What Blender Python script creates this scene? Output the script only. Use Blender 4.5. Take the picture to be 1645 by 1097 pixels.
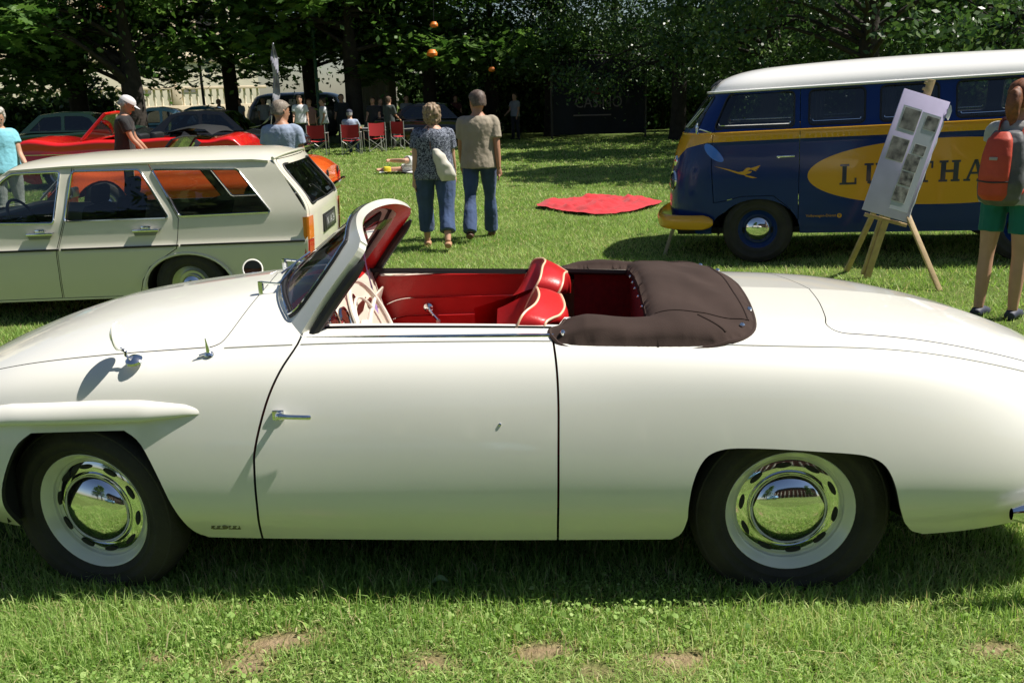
import bpy, bmesh, math, random
import numpy as np
from mathutils import Vector, Matrix, geometry, noise
for o in list(bpy.data.objects): bpy.data.objects.remove(o)
SC = bpy.context.scene
COL = SC.collection
PI = math.pi
# ------------------------------------------------------------------ camera
F_PX, CAM_H = 1400.0, 1.70
ROLL = math.atan(0.026)
PITCH = math.atan((548.5 - 150) * math.cos(ROLL) / F_PX)
_f = np.array([0, math.cos(PITCH), -math.sin(PITCH)]); _r = np.array([1., 0, 0]); _u = np.cross(_r, _f)
CR = _r * math.cos(ROLL) - _u * math.sin(ROLL)
CU = _r * math.sin(ROLL) + _u * math.cos(ROLL)
CF = _f; CC = np.array([0, 0, CAM_H])
cd = bpy.data.cameras.new('camera'); cam = bpy.data.objects.new('camera', cd); COL.objects.link(cam)
cd.sensor_width = 36; cd.lens = F_PX / 1645 * 36; cd.clip_start = .05; cd.clip_end = 600
cam.matrix_world = Matrix(((CR[0], CU[0], -CF[0], CC[0]), (CR[1], CU[1], -CF[1], CC[1]), (CR[2], CU[2], -CF[2], CC[2]), (0, 0, 0, 1)))
SC.camera = cam
# ------------------------------------------------------------------ sky, sun, exposure
SUN = Vector((0.66, 0.03, 1.0)).normalized()
wd = bpy.data.worlds.new('World'); SC.world = wd; wd.use_nodes = True
nt = wd.node_tree; bg = nt.nodes['Background']
sky = nt.nodes.new('ShaderNodeTexSky'); sky.sky_type = 'NISHITA'; sky.sun_disc = False
sky.sun_elevation = math.asin(SUN.z); sky.sun_rotation = math.atan2(SUN.x, SUN.y)
sky.air_density = 1.0; sky.dust_density = .6; sky.ozone_density = 1.2
nt.links.new(sky.outputs[0], bg.inputs[0]); bg.inputs[1].default_value = 0.05
ld = bpy.data.lights.new('sun', 'SUN'); ld.energy = 5.0; ld.angle = math.radians(.53); ld.color = (1, .95, .87)
sun = bpy.data.objects.new('sun', ld); COL.objects.link(sun)
sun.rotation_euler = SUN.to_track_quat('Z', 'Y').to_euler()
SC.view_settings.view_transform = 'Standard'; SC.view_settings.look = 'None'
SC.view_settings.exposure = 0.58; SC.view_settings.gamma = 1.0; SC.view_settings.use_curve_mapping = False
SC.render.engine = 'CYCLES'
SC.render.resolution_x = 1024; SC.render.resolution_y = 682
SC.cycles.max_bounces = 8; SC.cycles.transparent_max_bounces = 16
# ------------------------------------------------------------------ photo geometry: pixel rays
def ray(px, py): return CF + CR * (px - 822.5) / F_PX - CU * (py - 548.5) / F_PX
def on_z(px, py, z=0.0):
    d = ray(px, py); return CC + d * ((z - CAM_H) / d[2])
def on_plane(px, py, P, n):
    d = ray(px, py); return CC + d * (np.dot(np.array(P) - CC, n) / np.dot(d, n))
def on_Y(px, py, Y): return on_plane(px, py, (0, Y, 0), np.array([0, 1., 0]))
# ------------------------------------------------------------------ object helpers
def link(o, parent=None):
    COL.objects.link(o)
    if parent is not None: o.parent = parent
    return o
def empty(name, loc=(0, 0, 0), rz=0.0, parent=None):
    o = bpy.data.objects.new(name, None); o.empty_display_size = .1
    o.location = loc; o.rotation_euler = (0, 0, rz); return link(o, parent)
def tag(o, label, cat, group=None, kind=None):
    if label: o['label'] = label
    if cat: o['category'] = cat
    if group: o['group'] = group
    if kind: o['kind'] = kind
    return o
def structure(o): o['kind'] = 'structure'; return o
def mesh(name, V, Fs, mat, parent=None, smooth=True, normals=None, sharp=None):
    me = bpy.data.meshes.new(name)
    me.from_pydata([tuple(map(float, v)) for v in V], [], [tuple(int(i) for i in f) for f in Fs]); me.update()
    mats = mat if isinstance(mat, (list, tuple)) else [mat]
    for m in mats: me.materials.append(m)
    if smooth: me.polygons.foreach_set('use_smooth', [True] * len(me.polygons))
    if sharp is not None: me.set_sharp_from_angle(angle=math.radians(sharp))
    if normals is not None: me.normals_split_custom_set_from_vertices([tuple(n) for n in normals])
    o = bpy.data.objects.new(name, me); return link(o, parent)
class MB:
    """collects vertices and faces of one part"""
    def __init__(s): s.V = []; s.F = []; s.M = []
    def add(s, V, Fs, mi=0):
        n = len(s.V); s.V += [tuple(v) for v in V]; s.F += [tuple(i + n for i in f) for f in Fs]; s.M += [mi] * len(Fs); return s
    def box(s, c, d, R=None, bev=0.0, mi=0):
        bm = bmesh.new(); bmesh.ops.create_cube(bm, size=1)
        for v in bm.verts: v.co = Vector((v.co.x * d[0], v.co.y * d[1], v.co.z * d[2]))
        if bev > 0: bmesh.ops.bevel(bm, geom=list(bm.edges), offset=bev, segments=2, affect='EDGES', profile=.5)
        bm.verts.index_update()
        V = [((R @ v.co) if R is not None else v.co) + Vector(c) for v in bm.verts]
        Fs = [[v.index for v in f.verts] for f in bm.faces]; bm.free()
        return s.add(V, Fs, mi)
    def tube(s, pts, r, n=8, closed=False, caps=True, mi=0, flat=1.0, up=None):
        P = [Vector(p) for p in pts]; m = len(P)
        rs = r if isinstance(r, (list, tuple, np.ndarray)) else [r] * m
        V = []; prevN = None
        for i in range(m):
            if closed: t = P[(i + 1) % m] - P[i - 1]
            else: t = P[min(i + 1, m - 1)] - P[max(i - 1, 0)]
            if t.length < 1e-9: t = Vector((0, 0, 1))
            t.normalize()
            if up is not None: N = Vector(up)
            elif prevN is None: N = Vector((0, 0, 1)) if abs(t.z) < .9 else Vector((1, 0, 0))
            else: N = prevN
            N = N - t * N.dot(t)
            if N.length < 1e-6: N = t.orthogonal()
            N.normalize(); prevN = N; B = t.cross(N)
            for k in range(n):
                a = 2 * PI * k / n; V.append(P[i] + N * (math.cos(a) * rs[i]) + B * (math.sin(a) * rs[i] * flat))
        Fs = []
        for i in range(m if closed else m - 1):
            j = (i + 1) % m
            for k in range(n):
                k2 = (k + 1) % n; Fs.append((i * n + k, i * n + k2, j * n + k2, j * n + k))
        if caps and not closed: Fs.append(tuple(range(n - 1, -1, -1))); Fs.append(tuple((m - 1) * n + k for k in range(n)))
        return s.add(V, Fs, mi)
    def lathe(s, prof, n=24, O=(0, 0, 0), ax=(0, 0, 1), mi=0, xs=1.0):
        """prof: list of (radius, distance along axis)"""
        A = Vector(ax).normalized(); N = A.orthogonal().normalized(); B = A.cross(N); O = Vector(O)
        V = []; Fs = []
        for (r, h) in prof:
            for k in range(n):
                a = 2 * PI * k / n; V.append(O + A * h + N * (math.cos(a) * r) + B * (math.sin(a) * r))
        for i in range(len(prof) - 1):
            for k in range(n):
                k2 = (k + 1) % n; Fs.append((i * n + k, i * n + k2, (i + 1) * n + k2, (i + 1) * n + k))
        return s.add(V, Fs, mi)
    def prism(s, poly, h, O=(0, 0, 0), X=(1, 0, 0), Y=(0, 0, 1), mi=0):
        """polygon in the plane O,X,Y, extruded by h along X x Y (both ways h/2)"""
        X = Vector(X); Y = Vector(Y); N = X.cross(Y).normalized(); O = Vector(O); n = len(poly)
        V = [O + X * a + Y * b - N * (h / 2) for a, b in poly] + [O + X * a + Y * b + N * (h / 2) for a, b in poly]
        Fs = [tuple(range(n - 1, -1, -1)), tuple(range(n, 2 * n))] + [(i, (i + 1) % n, n + (i + 1) % n, n + i) for i in range(n)]
        return s.add(V, Fs, mi)
    def grid(s, P, mi=0, wrap=False):
        """P: rows x cols array of points"""
        R = len(P); C = len(P[0]); V = [p for row in P for p in row]
        Fs = []
        for i in range(R - 1):
            for j in range(C if wrap else C - 1):
                j2 = (j + 1) % C; Fs.append((i * C + j, i * C + j2, (i + 1) * C + j2, (i + 1) * C + j))
        return s.add(V, Fs, mi)
    def build(s, name, mat, parent=None, smooth=True, sharp=35):
        o = mesh(name, s.V, s.F, mat, parent, smooth, sharp=sharp if smooth else None)
        if isinstance(mat, (list, tuple)): o.data.polygons.foreach_set('material_index', s.M)
        return o
def part(name, mat, parent, fn, **kw):
    m = MB(); fn(m); return m.build(name, mat, parent, **kw)
def copy_tree(o, parent=None):
    c = o.copy(); COL.objects.link(c); c.parent = parent
    for ch in list(o.children): copy_tree(ch, c)
    return c
def smoothpts(pts, n=8, closed=False):
    """Catmull-Rom resampling of a point list (any dimension)"""
    P = [np.array(p, float) for p in pts]; m = len(P); out = []
    for i in range(m if closed else m - 1):
        if closed: a, b, c, d = P[i - 1], P[i], P[(i + 1) % m], P[(i + 2) % m]
        else: a, b, c, d = P[max(i - 1, 0)], P[i], P[i + 1], P[min(i + 2, m - 1)]
        for k in range(n):
            t = k / n
            out.append(.5 * ((2 * b) + (c - a) * t + (2 * a - 5 * b + 4 * c - d) * t * t + (3 * b - a - 3 * c + d) * t ** 3))
    if not closed: out.append(P[-1])
    return out
def pchip(xs, ys):
    xs = np.array(xs, float); ys = np.array(ys, float); h = np.diff(xs); d = np.diff(ys) / h
    m = np.zeros(len(xs)); m[0] = d[0]; m[-1] = d[-1]
    for i in range(1, len(xs) - 1):
        if d[i - 1] * d[i] > 0:
            w1 = 2 * h[i] + h[i - 1]; w2 = h[i] + 2 * h[i - 1]; m[i] = (w1 + w2) / (w1 / d[i - 1] + w2 / d[i])
    def f(x):
        x = np.clip(np.asarray(x, float), xs[0], xs[-1]); i = np.clip(np.searchsorted(xs, x) - 1, 0, len(xs) - 2)
        t = (x - xs[i]) / h[i]
        return ((1 + 2 * t) * (1 - t) ** 2) * ys[i] + t * (1 - t) ** 2 * h[i] * m[i] + t * t * (3 - 2 * t) * ys[i + 1] + t * t * (t - 1) * h[i] * m[i + 1]
    return f
def resample(poly, step, closed=True):
    P = [np.array(p, float) for p in poly]; out = []
    n = len(P)
    for i in range(n if closed else n - 1):
        a = P[i]; b = P[(i + 1) % n]; k = max(1, int(math.ceil(np.linalg.norm(b - a) / step)))
        for j in range(k): out.append(a + (b - a) * j / k)
    if not closed: out.append(P[-1])
    return out
def inpoly(P, poly):
    """vectorised point in polygon"""
    P = np.asarray(P, float); q = np.asarray(poly, float); x, y = P[:, 0], P[:, 1]
    c = np.zeros(len(P), bool); j = len(q) - 1
    for i in range(len(q)):
        yi, yj = q[i, 1], q[j, 1]
        if yi != yj:
            m = ((yi > y) != (yj > y)) & (x < (q[j, 0] - q[i, 0]) * (y - yi) / (yj - yi) + q[i, 0]); c ^= m
        j = i
    return c
def offset_poly(poly, d):
    """inset (d>0) a polygon by moving every vertex along its averaged inward normal"""
    P = [np.array(p, float) for p in poly]; n = len(P)
    area = sum(P[i - 1][0] * P[i][1] - P[i][0] * P[i - 1][1] for i in range(n)); sg = 1 if area > 0 else -1
    out = []
    for i in range(n):
        a = P[i] - P[i - 1]; b = P[(i + 1) % n] - P[i]
        a = a / (np.linalg.norm(a) + 1e-12); b = b / (np.linalg.norm(b) + 1e-12)
        na = np.array([-a[1], a[0]]) * sg; nb = np.array([-b[1], b[0]]) * sg; m = na + nb; l = np.linalg.norm(m)
        m = m / l if l > 1e-6 else na
        out.append(P[i] + m * d / max(.5, m @ na))
    return out
def tri2d(outlines, lo, hi, step, extra=None):
    """constrained Delaunay triangulation of a rectangle domain with constraint outlines + grid"""
    pts = []; edges = []
    for ol in outlines:
        n0 = len(pts); pts += [tuple(p) for p in ol]; n = len(ol); edges += [(n0 + i, n0 + (i + 1) % n) for i in range(n)]
    xs = np.linspace(lo[0], hi[0], max(2, int((hi[0] - lo[0]) / step[0]) + 1)); ys = np.linspace(lo[1], hi[1], max(2, int((hi[1] - lo[1]) / step[1]) + 1))
    pts += [(x, y) for x in xs for y in ys]
    if extra: pts += list(extra)
    r = geometry.delaunay_2d_cdt([Vector(p) for p in pts], edges, [], 0, 1e-5)
    return np.array([tuple(v) for v in r[0]]), np.array([tuple(f) for f in r[2] if len(f) == 3])
def sheet(name, uv, tris, fn, mat, parent, flip=False, flange=0.0, mirror=False, eps=2e-3, flange_mat=None):
    """map triangles of a (u,v) triangulation on the surface fn(uv)->Nx3, with analytic normals and an
    inward flange along open edges; mirror=True adds the copy at -y"""
    if len(tris) == 0: return None
    used = np.unique(tris); mp = -np.ones(len(uv), int); mp[used] = np.arange(len(used))
    q = uv[used]; T = mp[tris]
    P = fn(q); du = fn(q + [eps, 0]) - fn(q - [eps, 0]); dv = fn(q + [0, eps]) - fn(q - [0, eps])
    N = np.cross(du, dv); N /= (np.linalg.norm(N, axis=1)[:, None] + 1e-12)
    if flip: N = -N
    V = P; Fs = T.copy()
    fn_ = np.cross(P[T[:, 1]] - P[T[:, 0]], P[T[:, 2]] - P[T[:, 0]])
    w = (fn_ * N[T[:, 0]]).sum(1) < 0; Fs[w] = Fs[w][:, ::-1]
    V = list(V); NN = list(N); FF = [tuple(f) for f in Fs]
    if flange > 0:
        ec = {}
        for f in FF:
            for i in range(3):
                a, b = f[i], f[(i + 1) % 3]; ec[(a, b)] = ec.get((a, b), 0) + 1
        bd = [(a, b) for (a, b) in ec if (b, a) not in ec]
        for a, b in bd:
            k = len(V); t = P[b] - P[a]; fnm = np.cross(t, -N[a]); fnm = -fnm / (np.linalg.norm(fnm) + 1e-12)
            V += [P[a], P[b], P[b] - N[b] * flange, P[a] - N[a] * flange]; NN += [fnm] * 4
            FF.append((k + 1, k, k + 3, k + 2))
    if mirror:
        n = len(V); V2 = [np.array([v[0], -v[1], v[2]]) for v in V]; N2 = [np.array([v[0], -v[1], v[2]]) for v in NN]
        FF += [tuple(n + i for i in f[::-1]) for f in FF]; V += V2; NN += N2
    o = mesh(name, V, FF, mat if flange_mat is None else [mat, flange_mat], parent, True, normals=NN)
    if flange_mat is not None: o.data.polygons.foreach_set('material_index', [1 if len(f) == 4 else 0 for f in FF])
    return o
def remesh(name, m, mat, parent, voxel=.012, smooth=2, fn=None):
    """fuse overlapping closed pieces of an MB into one continuous skin"""
    me = bpy.data.meshes.new('tmp'); me.from_pydata([tuple(v) for v in m.V], [], m.F); me.update()
    o = bpy.data.objects.new('tmp', me); COL.objects.link(o)
    md = o.modifiers.new('r', 'REMESH'); md.mode = 'VOXEL'; md.voxel_size = voxel; md.use_smooth_shade = True
    if smooth:
        sm = o.modifiers.new('s', 'SMOOTH'); sm.factor = .5; sm.iterations = smooth
    dg = bpy.context.evaluated_depsgraph_get(); dg.update()
    res = bpy.data.meshes.new_from_object(o.evaluated_get(dg)); bpy.data.objects.remove(o); bpy.data.meshes.remove(me)
    res.name = name
    if fn is not None:
        n = len(res.vertices); co = np.empty(n * 3); res.vertices.foreach_get('co', co)
        no = np.empty(n * 3); res.vertices.foreach_get('normal', no)
        co = fn(co.reshape(-1, 3), no.reshape(-1, 3)); res.vertices.foreach_set('co', np.asarray(co).ravel()); res.update()
    res.materials.clear(); mats = mat if isinstance(mat, (list, tuple)) else [mat]
    for mm in mats: res.materials.append(mm)
    res.polygons.foreach_set('use_smooth', [True] * len(res.polygons))
    return link(bpy.data.objects.new(name, res), parent)
def text_mesh(txt, size, extrude=0.0, align='CENTER', shear=0.0, offset=0.0):
    """outline letters of the built-in font as (V,F) in the xy plane"""
    cu = bpy.data.curves.new('t', 'FONT'); cu.body = txt; cu.size = size; cu.extrude = extrude; cu.align_x = align; cu.align_y = 'CENTER'
    cu.shear = shear; cu.offset = offset; cu.resolution_u = 3
    o = bpy.data.objects.new('t', cu); COL.objects.link(o)
    dg = bpy.context.evaluated_depsgraph_get(); dg.update()
    me = bpy.data.meshes.new_from_object(o.evaluated_get(dg)); V = [tuple(v.co) for v in me.vertices]; Fs = [tuple(p.vertices) for p in me.polygons]
    bpy.data.objects.remove(o); bpy.data.curves.remove(cu); bpy.data.meshes.remove(me); return V, Fs
# ------------------------------------------------------------------ materials
MATS = {}
def mat(name, col=(.5, .5, .5), rough=.5, metal=0.0, coat=0.0, spec=.5, noise_amt=0.0, noise_scale=8.0, bump=0.0, bump_scale=60.0,
        emit=None, trans=0.0, sub=0.0, col2=None, obj_coord=True, coat_rough=.03, aniso=None, sheen=0.0, alpha=1.0, ior=1.5):
    if name in MATS: return MATS[name]
    m = bpy.data.materials.new(name); m.use_nodes = True; t = m.node_tree; b = t.nodes['Principled BSDF']
    b.inputs['Base Color'].default_value = (*col, 1); b.inputs['Roughness'].default_value = rough; b.inputs['Metallic'].default_value = metal
    b.inputs['Coat Weight'].default_value = coat; b.inputs['Coat Roughness'].default_value = coat_rough
    b.inputs['Specular IOR Level'].default_value = spec; b.inputs['Transmission Weight'].default_value = trans; b.inputs['IOR'].default_value = ior
    b.inputs['Sheen Weight'].default_value = sheen; b.inputs['Alpha'].default_value = alpha
    if emit: b.inputs['Emission Color'].default_value = (*emit[0], 1); b.inputs['Emission Strength'].default_value = emit[1]
    tc = t.nodes.new('ShaderNodeTexCoord'); src = tc.outputs['Object' if obj_coord else 'Generated']
    if noise_amt > 0 or col2 is not None:
        nz = t.nodes.new('ShaderNodeTexNoise'); nz.inputs['Scale'].default_value = noise_scale; nz.inputs['Detail'].default_value = 6
        t.links.new(src, nz.inputs['Vector'])
        rp = t.nodes.new('ShaderNodeValToRGB'); rp.color_ramp.elements[0].position = .32; rp.color_ramp.elements[1].position = .68
        c2 = col2 if col2 is not None else tuple(c * (1 - noise_amt) for c in col)
        c1 = col if col2 is not None else tuple(min(1, c * (1 + noise_amt)) for c in col)
        rp.color_ramp.elements[0].color = (*c2, 1); rp.color_ramp.elements[1].color = (*c1, 1)
        t.links.new(nz.outputs['Fac'], rp.inputs['Fac']); t.links.new(rp.outputs['Color'], b.inputs['Base Color'])
    if bump > 0:
        nb = t.nodes.new('ShaderNodeTexNoise'); nb.inputs['Scale'].default_value = bump_scale; nb.inputs['Detail'].default_value = 5
        t.links.new(src, nb.inputs['Vector']); bp = t.nodes.new('ShaderNodeBump'); bp.inputs['Strength'].default_value = bump
        bp.inputs['Distance'].default_value = .02; t.links.new(nb.outputs['Fac'], bp.inputs['Height']); t.links.new(bp.outputs['Normal'], b.inputs['Normal'])
    MATS[name] = m; return m
def glass_mat(name, tint=(.75, .8, .78), rough=.0, refl=.12):
    """thin pane: tinted see-through plus fresnel mirror"""
    if name in MATS: return MATS[name]
    m = bpy.data.materials.new(name); m.use_nodes = True; t = m.node_tree
    for n in list(t.nodes): t.nodes.remove(n)
    out = t.nodes.new('ShaderNodeOutputMaterial'); tr = t.nodes.new('ShaderNodeBsdfTransparent'); gl = t.nodes.new('ShaderNodeBsdfGlossy'); mx = t.nodes.new('ShaderNodeMixShader')
    tr.inputs[0].default_value = (*tint, 1); gl.inputs['Roughness'].default_value = rough
    fr = t.nodes.new('ShaderNodeFresnel'); fr.inputs['IOR'].default_value = 1.5
    mu = t.nodes.new('ShaderNodeMath'); mu.operation = 'MULTIPLY_ADD'; mu.inputs[1].default_value = 1.0; mu.inputs[2].default_value = refl * .4
    t.links.new(fr.outputs[0], mu.inputs[0]); t.links.new(mu.outputs[0], mx.inputs[0]); t.links.new(tr.outputs[0], mx.inputs[1]); t.links.new(gl.outputs[0], mx.inputs[2])
    t.links.new(mx.outputs[0], out.inputs['Surface']); MATS[name] = m; return m
M_CREAM = mat('ivory_paint', (.79, .775, .70), .30, coat=1.0, noise_amt=.015, noise_scale=3, bump=.012, bump_scale=3.0)
M_CHROME = mat('chrome', (.82, .83, .85), .06, metal=1)
M_STEEL = mat('brushed_metal', (.55, .55, .56), .3, metal=1)
M_RUBBER = mat('tyre_rubber', (.020, .019, .018), .8, col2=(.042, .037, .030), noise_scale=7, bump=.2, bump_scale=90)
M_SEAL_GAP = mat('black_rubber_and_gap_shade', (.012, .012, .013), .55)  # rubber seals, and panel edges where it paints the shade of the gaps
M_DARK = mat('dark_underbody', (.012, .012, .012), .9)
M_BLACKPL = mat('black_plastic', (.02, .02, .022), .4)
M_GLASS = glass_mat('window_glass', (.66, .70, .69))
M_GLASSD = glass_mat('tinted_window_glass', (.30, .33, .34))
M_CGLASS = glass_mat('clear_screen_glass', (.90, .93, .92))
M_AMBER = mat('amber_lens', (.8, .22, .02), .15, coat=1)
M_REDLENS = mat('red_lens', (.55, .02, .015), .15, coat=1)
M_MIRROR = mat('mirror_glass', (.9, .9, .92), .01, metal=1)
# ================================================================== lawn
_GC = [((-.24, 3.2), .035, 2.0), ((-.24, 1.8), .04, 1.0), ((-3.6, 8.0), -.11, 1.8), ((2.5, 9.3), -.03, 1.0), ((4.9, 8.5), .06, 1.4), ((-.5, 10.2), 0, 1.2), ((3.6, 6.3), .0, .8), ((3.4, 7.6), .01, .6), ((-9.0, 17.5), .16, 3.5), ((-4.2, 12.5), .0, 1.5), ((1.2, 13.5), 0, 2.0), ((8, 12), .1, 3), ((-12, 10), 0, 3), ((0, 30), 0, 8), ((-25, 32), .1, 8), ((20, 30), 0, 8), ((0, -10), 0, 6)]
def gz_np(x, y):
    x = np.asarray(x, float); y = np.asarray(y, float); W = np.zeros_like(x) + 1e-9; S_ = np.zeros_like(x)
    for (cx, cy), z, r in _GC:
        d2 = ((x - cx) ** 2 + (y - cy) ** 2) / (r * r); w = 1 / (d2 + .15) ** 2; W += w; S_ += w * z
    return S_ / W
def gz(x, y): return float(gz_np(np.array([x]), np.array([y]))[0])
def on_g(px, py):
    z = 0.0
    for _ in range(4): P = on_z(px, py, z); z = gz(P[0], P[1])
    return Vector((P[0], P[1], z))
def lawn_material():
    m = bpy.data.materials.new('lawn_soil'); m.use_nodes = True; t = m.node_tree; b = t.nodes['Principled BSDF']; b.inputs['Roughness'].default_value = .95; b.inputs['Specular IOR Level'].default_value = .15
    tc = t.nodes.new('ShaderNodeTexCoord')
    def nz(s, d=6):
        n = t.nodes.new('ShaderNodeTexNoise'); n.inputs['Scale'].default_value = s; n.inputs['Detail'].default_value = d; t.links.new(tc.outputs['Object'], n.inputs['Vector']); return n
    def ramp(src, a, b_, pa, pb):
        r = t.nodes.new('ShaderNodeValToRGB'); r.color_ramp.elements[0].position = pa; r.color_ramp.elements[1].position = pb; r.color_ramp.elements[0].color = (*a, 1); r.color_ramp.elements[1].color = (*b_, 1); t.links.new(src, r.inputs[0]); return r
    g1 = ramp(nz(.45).outputs[0], (.075, .12, .022), (.12, .165, .04), .35, .65); g2 = ramp(nz(14).outputs[0], (.06, .10, .018), (.15, .19, .05), .3, .7)
    mx = t.nodes.new('ShaderNodeMixRGB'); mx.inputs[0].default_value = .5; t.links.new(g1.outputs[0], mx.inputs[1]); t.links.new(g2.outputs[0], mx.inputs[2])
    at = t.nodes.new('ShaderNodeAttribute'); at.attribute_name = 'bare'
    so = ramp(nz(30).outputs[0], (.20, .135, .08), (.36, .26, .165), .3, .7)
    m2 = t.nodes.new('ShaderNodeMixRGB'); t.links.new(at.outputs['Fac'], m2.inputs[0]); t.links.new(mx.outputs[0], m2.inputs[1]); t.links.new(so.outputs[0], m2.inputs[2])
    t.links.new(m2.outputs[0], b.inputs['Base Color'])
    bn = nz(55, 8); bp = t.nodes.new('ShaderNodeBump'); bp.inputs['Strength'].default_value = .8; bp.inputs['Distance'].default_value = .03; t.links.new(bn.outputs[0], bp.inputs['Height']); t.links.new(bp.outputs[0], b.inputs['Normal'])
    return m
BARE = [(on_z(*p)[:2], r) for p, r in (((450, 1047), .13), ((872, 1062), .10), ((700, 1082), .09), ((1092, 1080), .10), ((395, 1085), .10), ((1600, 1060), .07), ((250, 1075), .06), ((960, 1090), .06))]
def vnoise(x, y, s, k=0):
    """cheap smooth value field"""
    return (np.sin(x * s * 1.7 + k) * np.cos(y * s * 1.3 + 2.1 * k) + np.sin(x * s * .7 - y * s * 1.9 + k * 3) + np.cos(x * s * 2.9 + y * s * 2.3 + k * 5) * .5) / 2.5
def bareness(x, y):
    f = np.zeros_like(x)
    for (c, r) in BARE:
        d = np.sqrt(((x - c[0]) * .8) ** 2 + ((y - c[1]) * 1.5) ** 2) / (r * (1 + .45 * vnoise(x, y, 14, c[0]))); f = np.maximum(f, np.clip(1.25 - d, 0, .9))
    return f
def fast_mesh(name, V, T, material, parent=None, tint=None):
    me = bpy.data.meshes.new(name); V = np.asarray(V, np.float32); T = np.asarray(T, np.int32)
    me.vertices.add(len(V)); me.vertices.foreach_set('co', V.ravel()); me.loops.add(T.size); me.loops.foreach_set('vertex_index', T.ravel()); me.polygons.add(len(T))
    k = T.shape[1]; me.polygons.foreach_set('loop_start', np.arange(0, T.size, k, dtype=np.int32)); me.update(); me.validate()
    me.materials.append(material)
    if tint is not None:
        at = me.attributes.new('tint', 'FLOAT', 'POINT'); at.data.foreach_set('value', np.asarray(tint, np.float32))
    return link(bpy.data.objects.new(name, me), parent)
xs = np.concatenate([np.linspace(-120, -8, 40), np.linspace(-7.8, 7.8, 200), np.linspace(8, 120, 40)]); ys = np.concatenate([np.linspace(-90, 0, 26), np.linspace(.3, 4.2, 60), np.linspace(4.35, 20, 80), np.linspace(21, 160, 60)])
X, Y = np.meshgrid(xs, ys, indexing='ij'); Z = gz_np(X, Y); n0, n1 = X.shape
near = np.exp(-((Y - 2) / 2.5) ** 2)
Z = Z + .012 * near * np.sin(X * 5.1 + Y * 3) * np.cos(Y * 6.3 - X * 2)
I = np.arange(n0 * n1).reshape(n0, n1); Q = np.stack([I[:-1, :-1], I[1:, :-1], I[1:, 1:], I[:-1, 1:]], -1).reshape(-1, 4)
lawn = fast_mesh('lawn', np.stack([X, Y, Z], -1).reshape(-1, 3), Q, lawn_material())
at = lawn.data.attributes.new('bare', 'FLOAT', 'POINT'); at.data.foreach_set('value', bareness(X.ravel(), Y.ravel()).astype(np.float32))
lawn.data.polygons.foreach_set('use_smooth', [True] * len(lawn.data.polygons)); structure(lawn)
def leaf_material(name, cols, trans=.35, rough=.5, gloss=.25):
    """foliage: colour picked per leaf from the tint attribute, light passes through"""
    m = bpy.data.materials.new(name); m.use_nodes = True; t = m.node_tree; b = t.nodes['Principled BSDF']; out = t.nodes['Material Output']
    at = t.nodes.new('ShaderNodeAttribute'); at.attribute_name = 'tint'; r = t.nodes.new('ShaderNodeValToRGB')
    while len(r.color_ramp.elements) < len(cols): r.color_ramp.elements.new(.5)
    for i, (p, c) in enumerate(cols): r.color_ramp.elements[i].position = p; r.color_ramp.elements[i].color = (*c, 1)
    t.links.new(at.outputs['Fac'], r.inputs[0]); t.links.new(r.outputs[0], b.inputs['Base Color']); b.inputs['Roughness'].default_value = rough; b.inputs['Specular IOR Level'].default_value = gloss
    tr = t.nodes.new('ShaderNodeBsdfTranslucent'); hs = t.nodes.new('ShaderNodeHueSaturation'); hs.inputs['Value'].default_value = 1.3; hs.inputs['Saturation'].default_value = 1.15
    t.links.new(r.outputs[0], hs.inputs['Color']); t.links.new(hs.outputs[0], tr.inputs[0]); mx = t.nodes.new('ShaderNodeMixShader'); mx.inputs[0].default_value = trans
    t.links.new(b.outputs[0], mx.inputs[1]); t.links.new(tr.outputs[0], mx.inputs[2]); t.links.new(mx.outputs[0], out.inputs['Surface']); return m
RNG = np.random.default_rng(7)
def blades(n, xr, yr, hgt, wid, seg=2, keep=None, lean=.5, bare=True, dryp=0.0):
    x = RNG.uniform(*xr, n); y = RNG.uniform(*yr, n)
    m = np.ones(n, bool)
    if keep is not None: m &= keep(x, y)
    if bare: m &= RNG.random(n) > bareness(x, y) * 1.1
    x, y = x[m], y[m]; n = len(x); z = gz_np(x, y) - .004
    cl = vnoise(x, y, 3.1); h = hgt * (.55 + .75 * RNG.random(n)) * (1 + .45 * cl); a = RNG.uniform(0, 2 * PI, n); la = RNG.uniform(0, 2 * PI, n); ln = lean * RNG.random(n) ** .8 * h
    w = wid * (.6 + .8 * RNG.random(n)); dx, dy = np.cos(a) * w, np.sin(a) * w; lx, ly = np.cos(la) * ln, np.sin(la) * ln
    B = np.stack([x, y, z], 1); o = np.stack([dx, dy, 0 * dx], 1)
    tint = np.clip(.48 + .20 * vnoise(x, y, 1.3, 2) + .14 * vnoise(x, y, 7.3, 4) + .22 * RNG.normal(size=n), 0, .87)
    dry = RNG.random(n) < (.07 + .25 * np.clip(bareness(x, y) * 1.6 + .5 * np.clip(vnoise(x, y, 2.2, 5) - .35, 0, 1), 0, 1)); dry |= RNG.random(n) < dryp; tint[dry] = RNG.uniform(.9, 1, dry.sum())
    if seg == 1:
        V = np.stack([B - o, B + o, B + np.stack([lx, ly, h], 1)], 1).reshape(-1, 3); T = np.arange(3 * n).reshape(-1, 3); return V, T, np.repeat(tint, 3)
    mid = B + np.stack([lx * .35, ly * .35, h * .62], 1); tip = B + np.stack([lx, ly, h * .98 - ln * .25], 1)
    V = np.stack([B - o, B + o, mid + o * .75, mid - o * .75, tip], 1).reshape(-1, 3); k = np.arange(n)[:, None] * 5
    T = np.concatenate([k + [0, 1, 2], k + [0, 2, 3], k + [3, 2, 4]]); return V, T, np.repeat(tint, 5)
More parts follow.
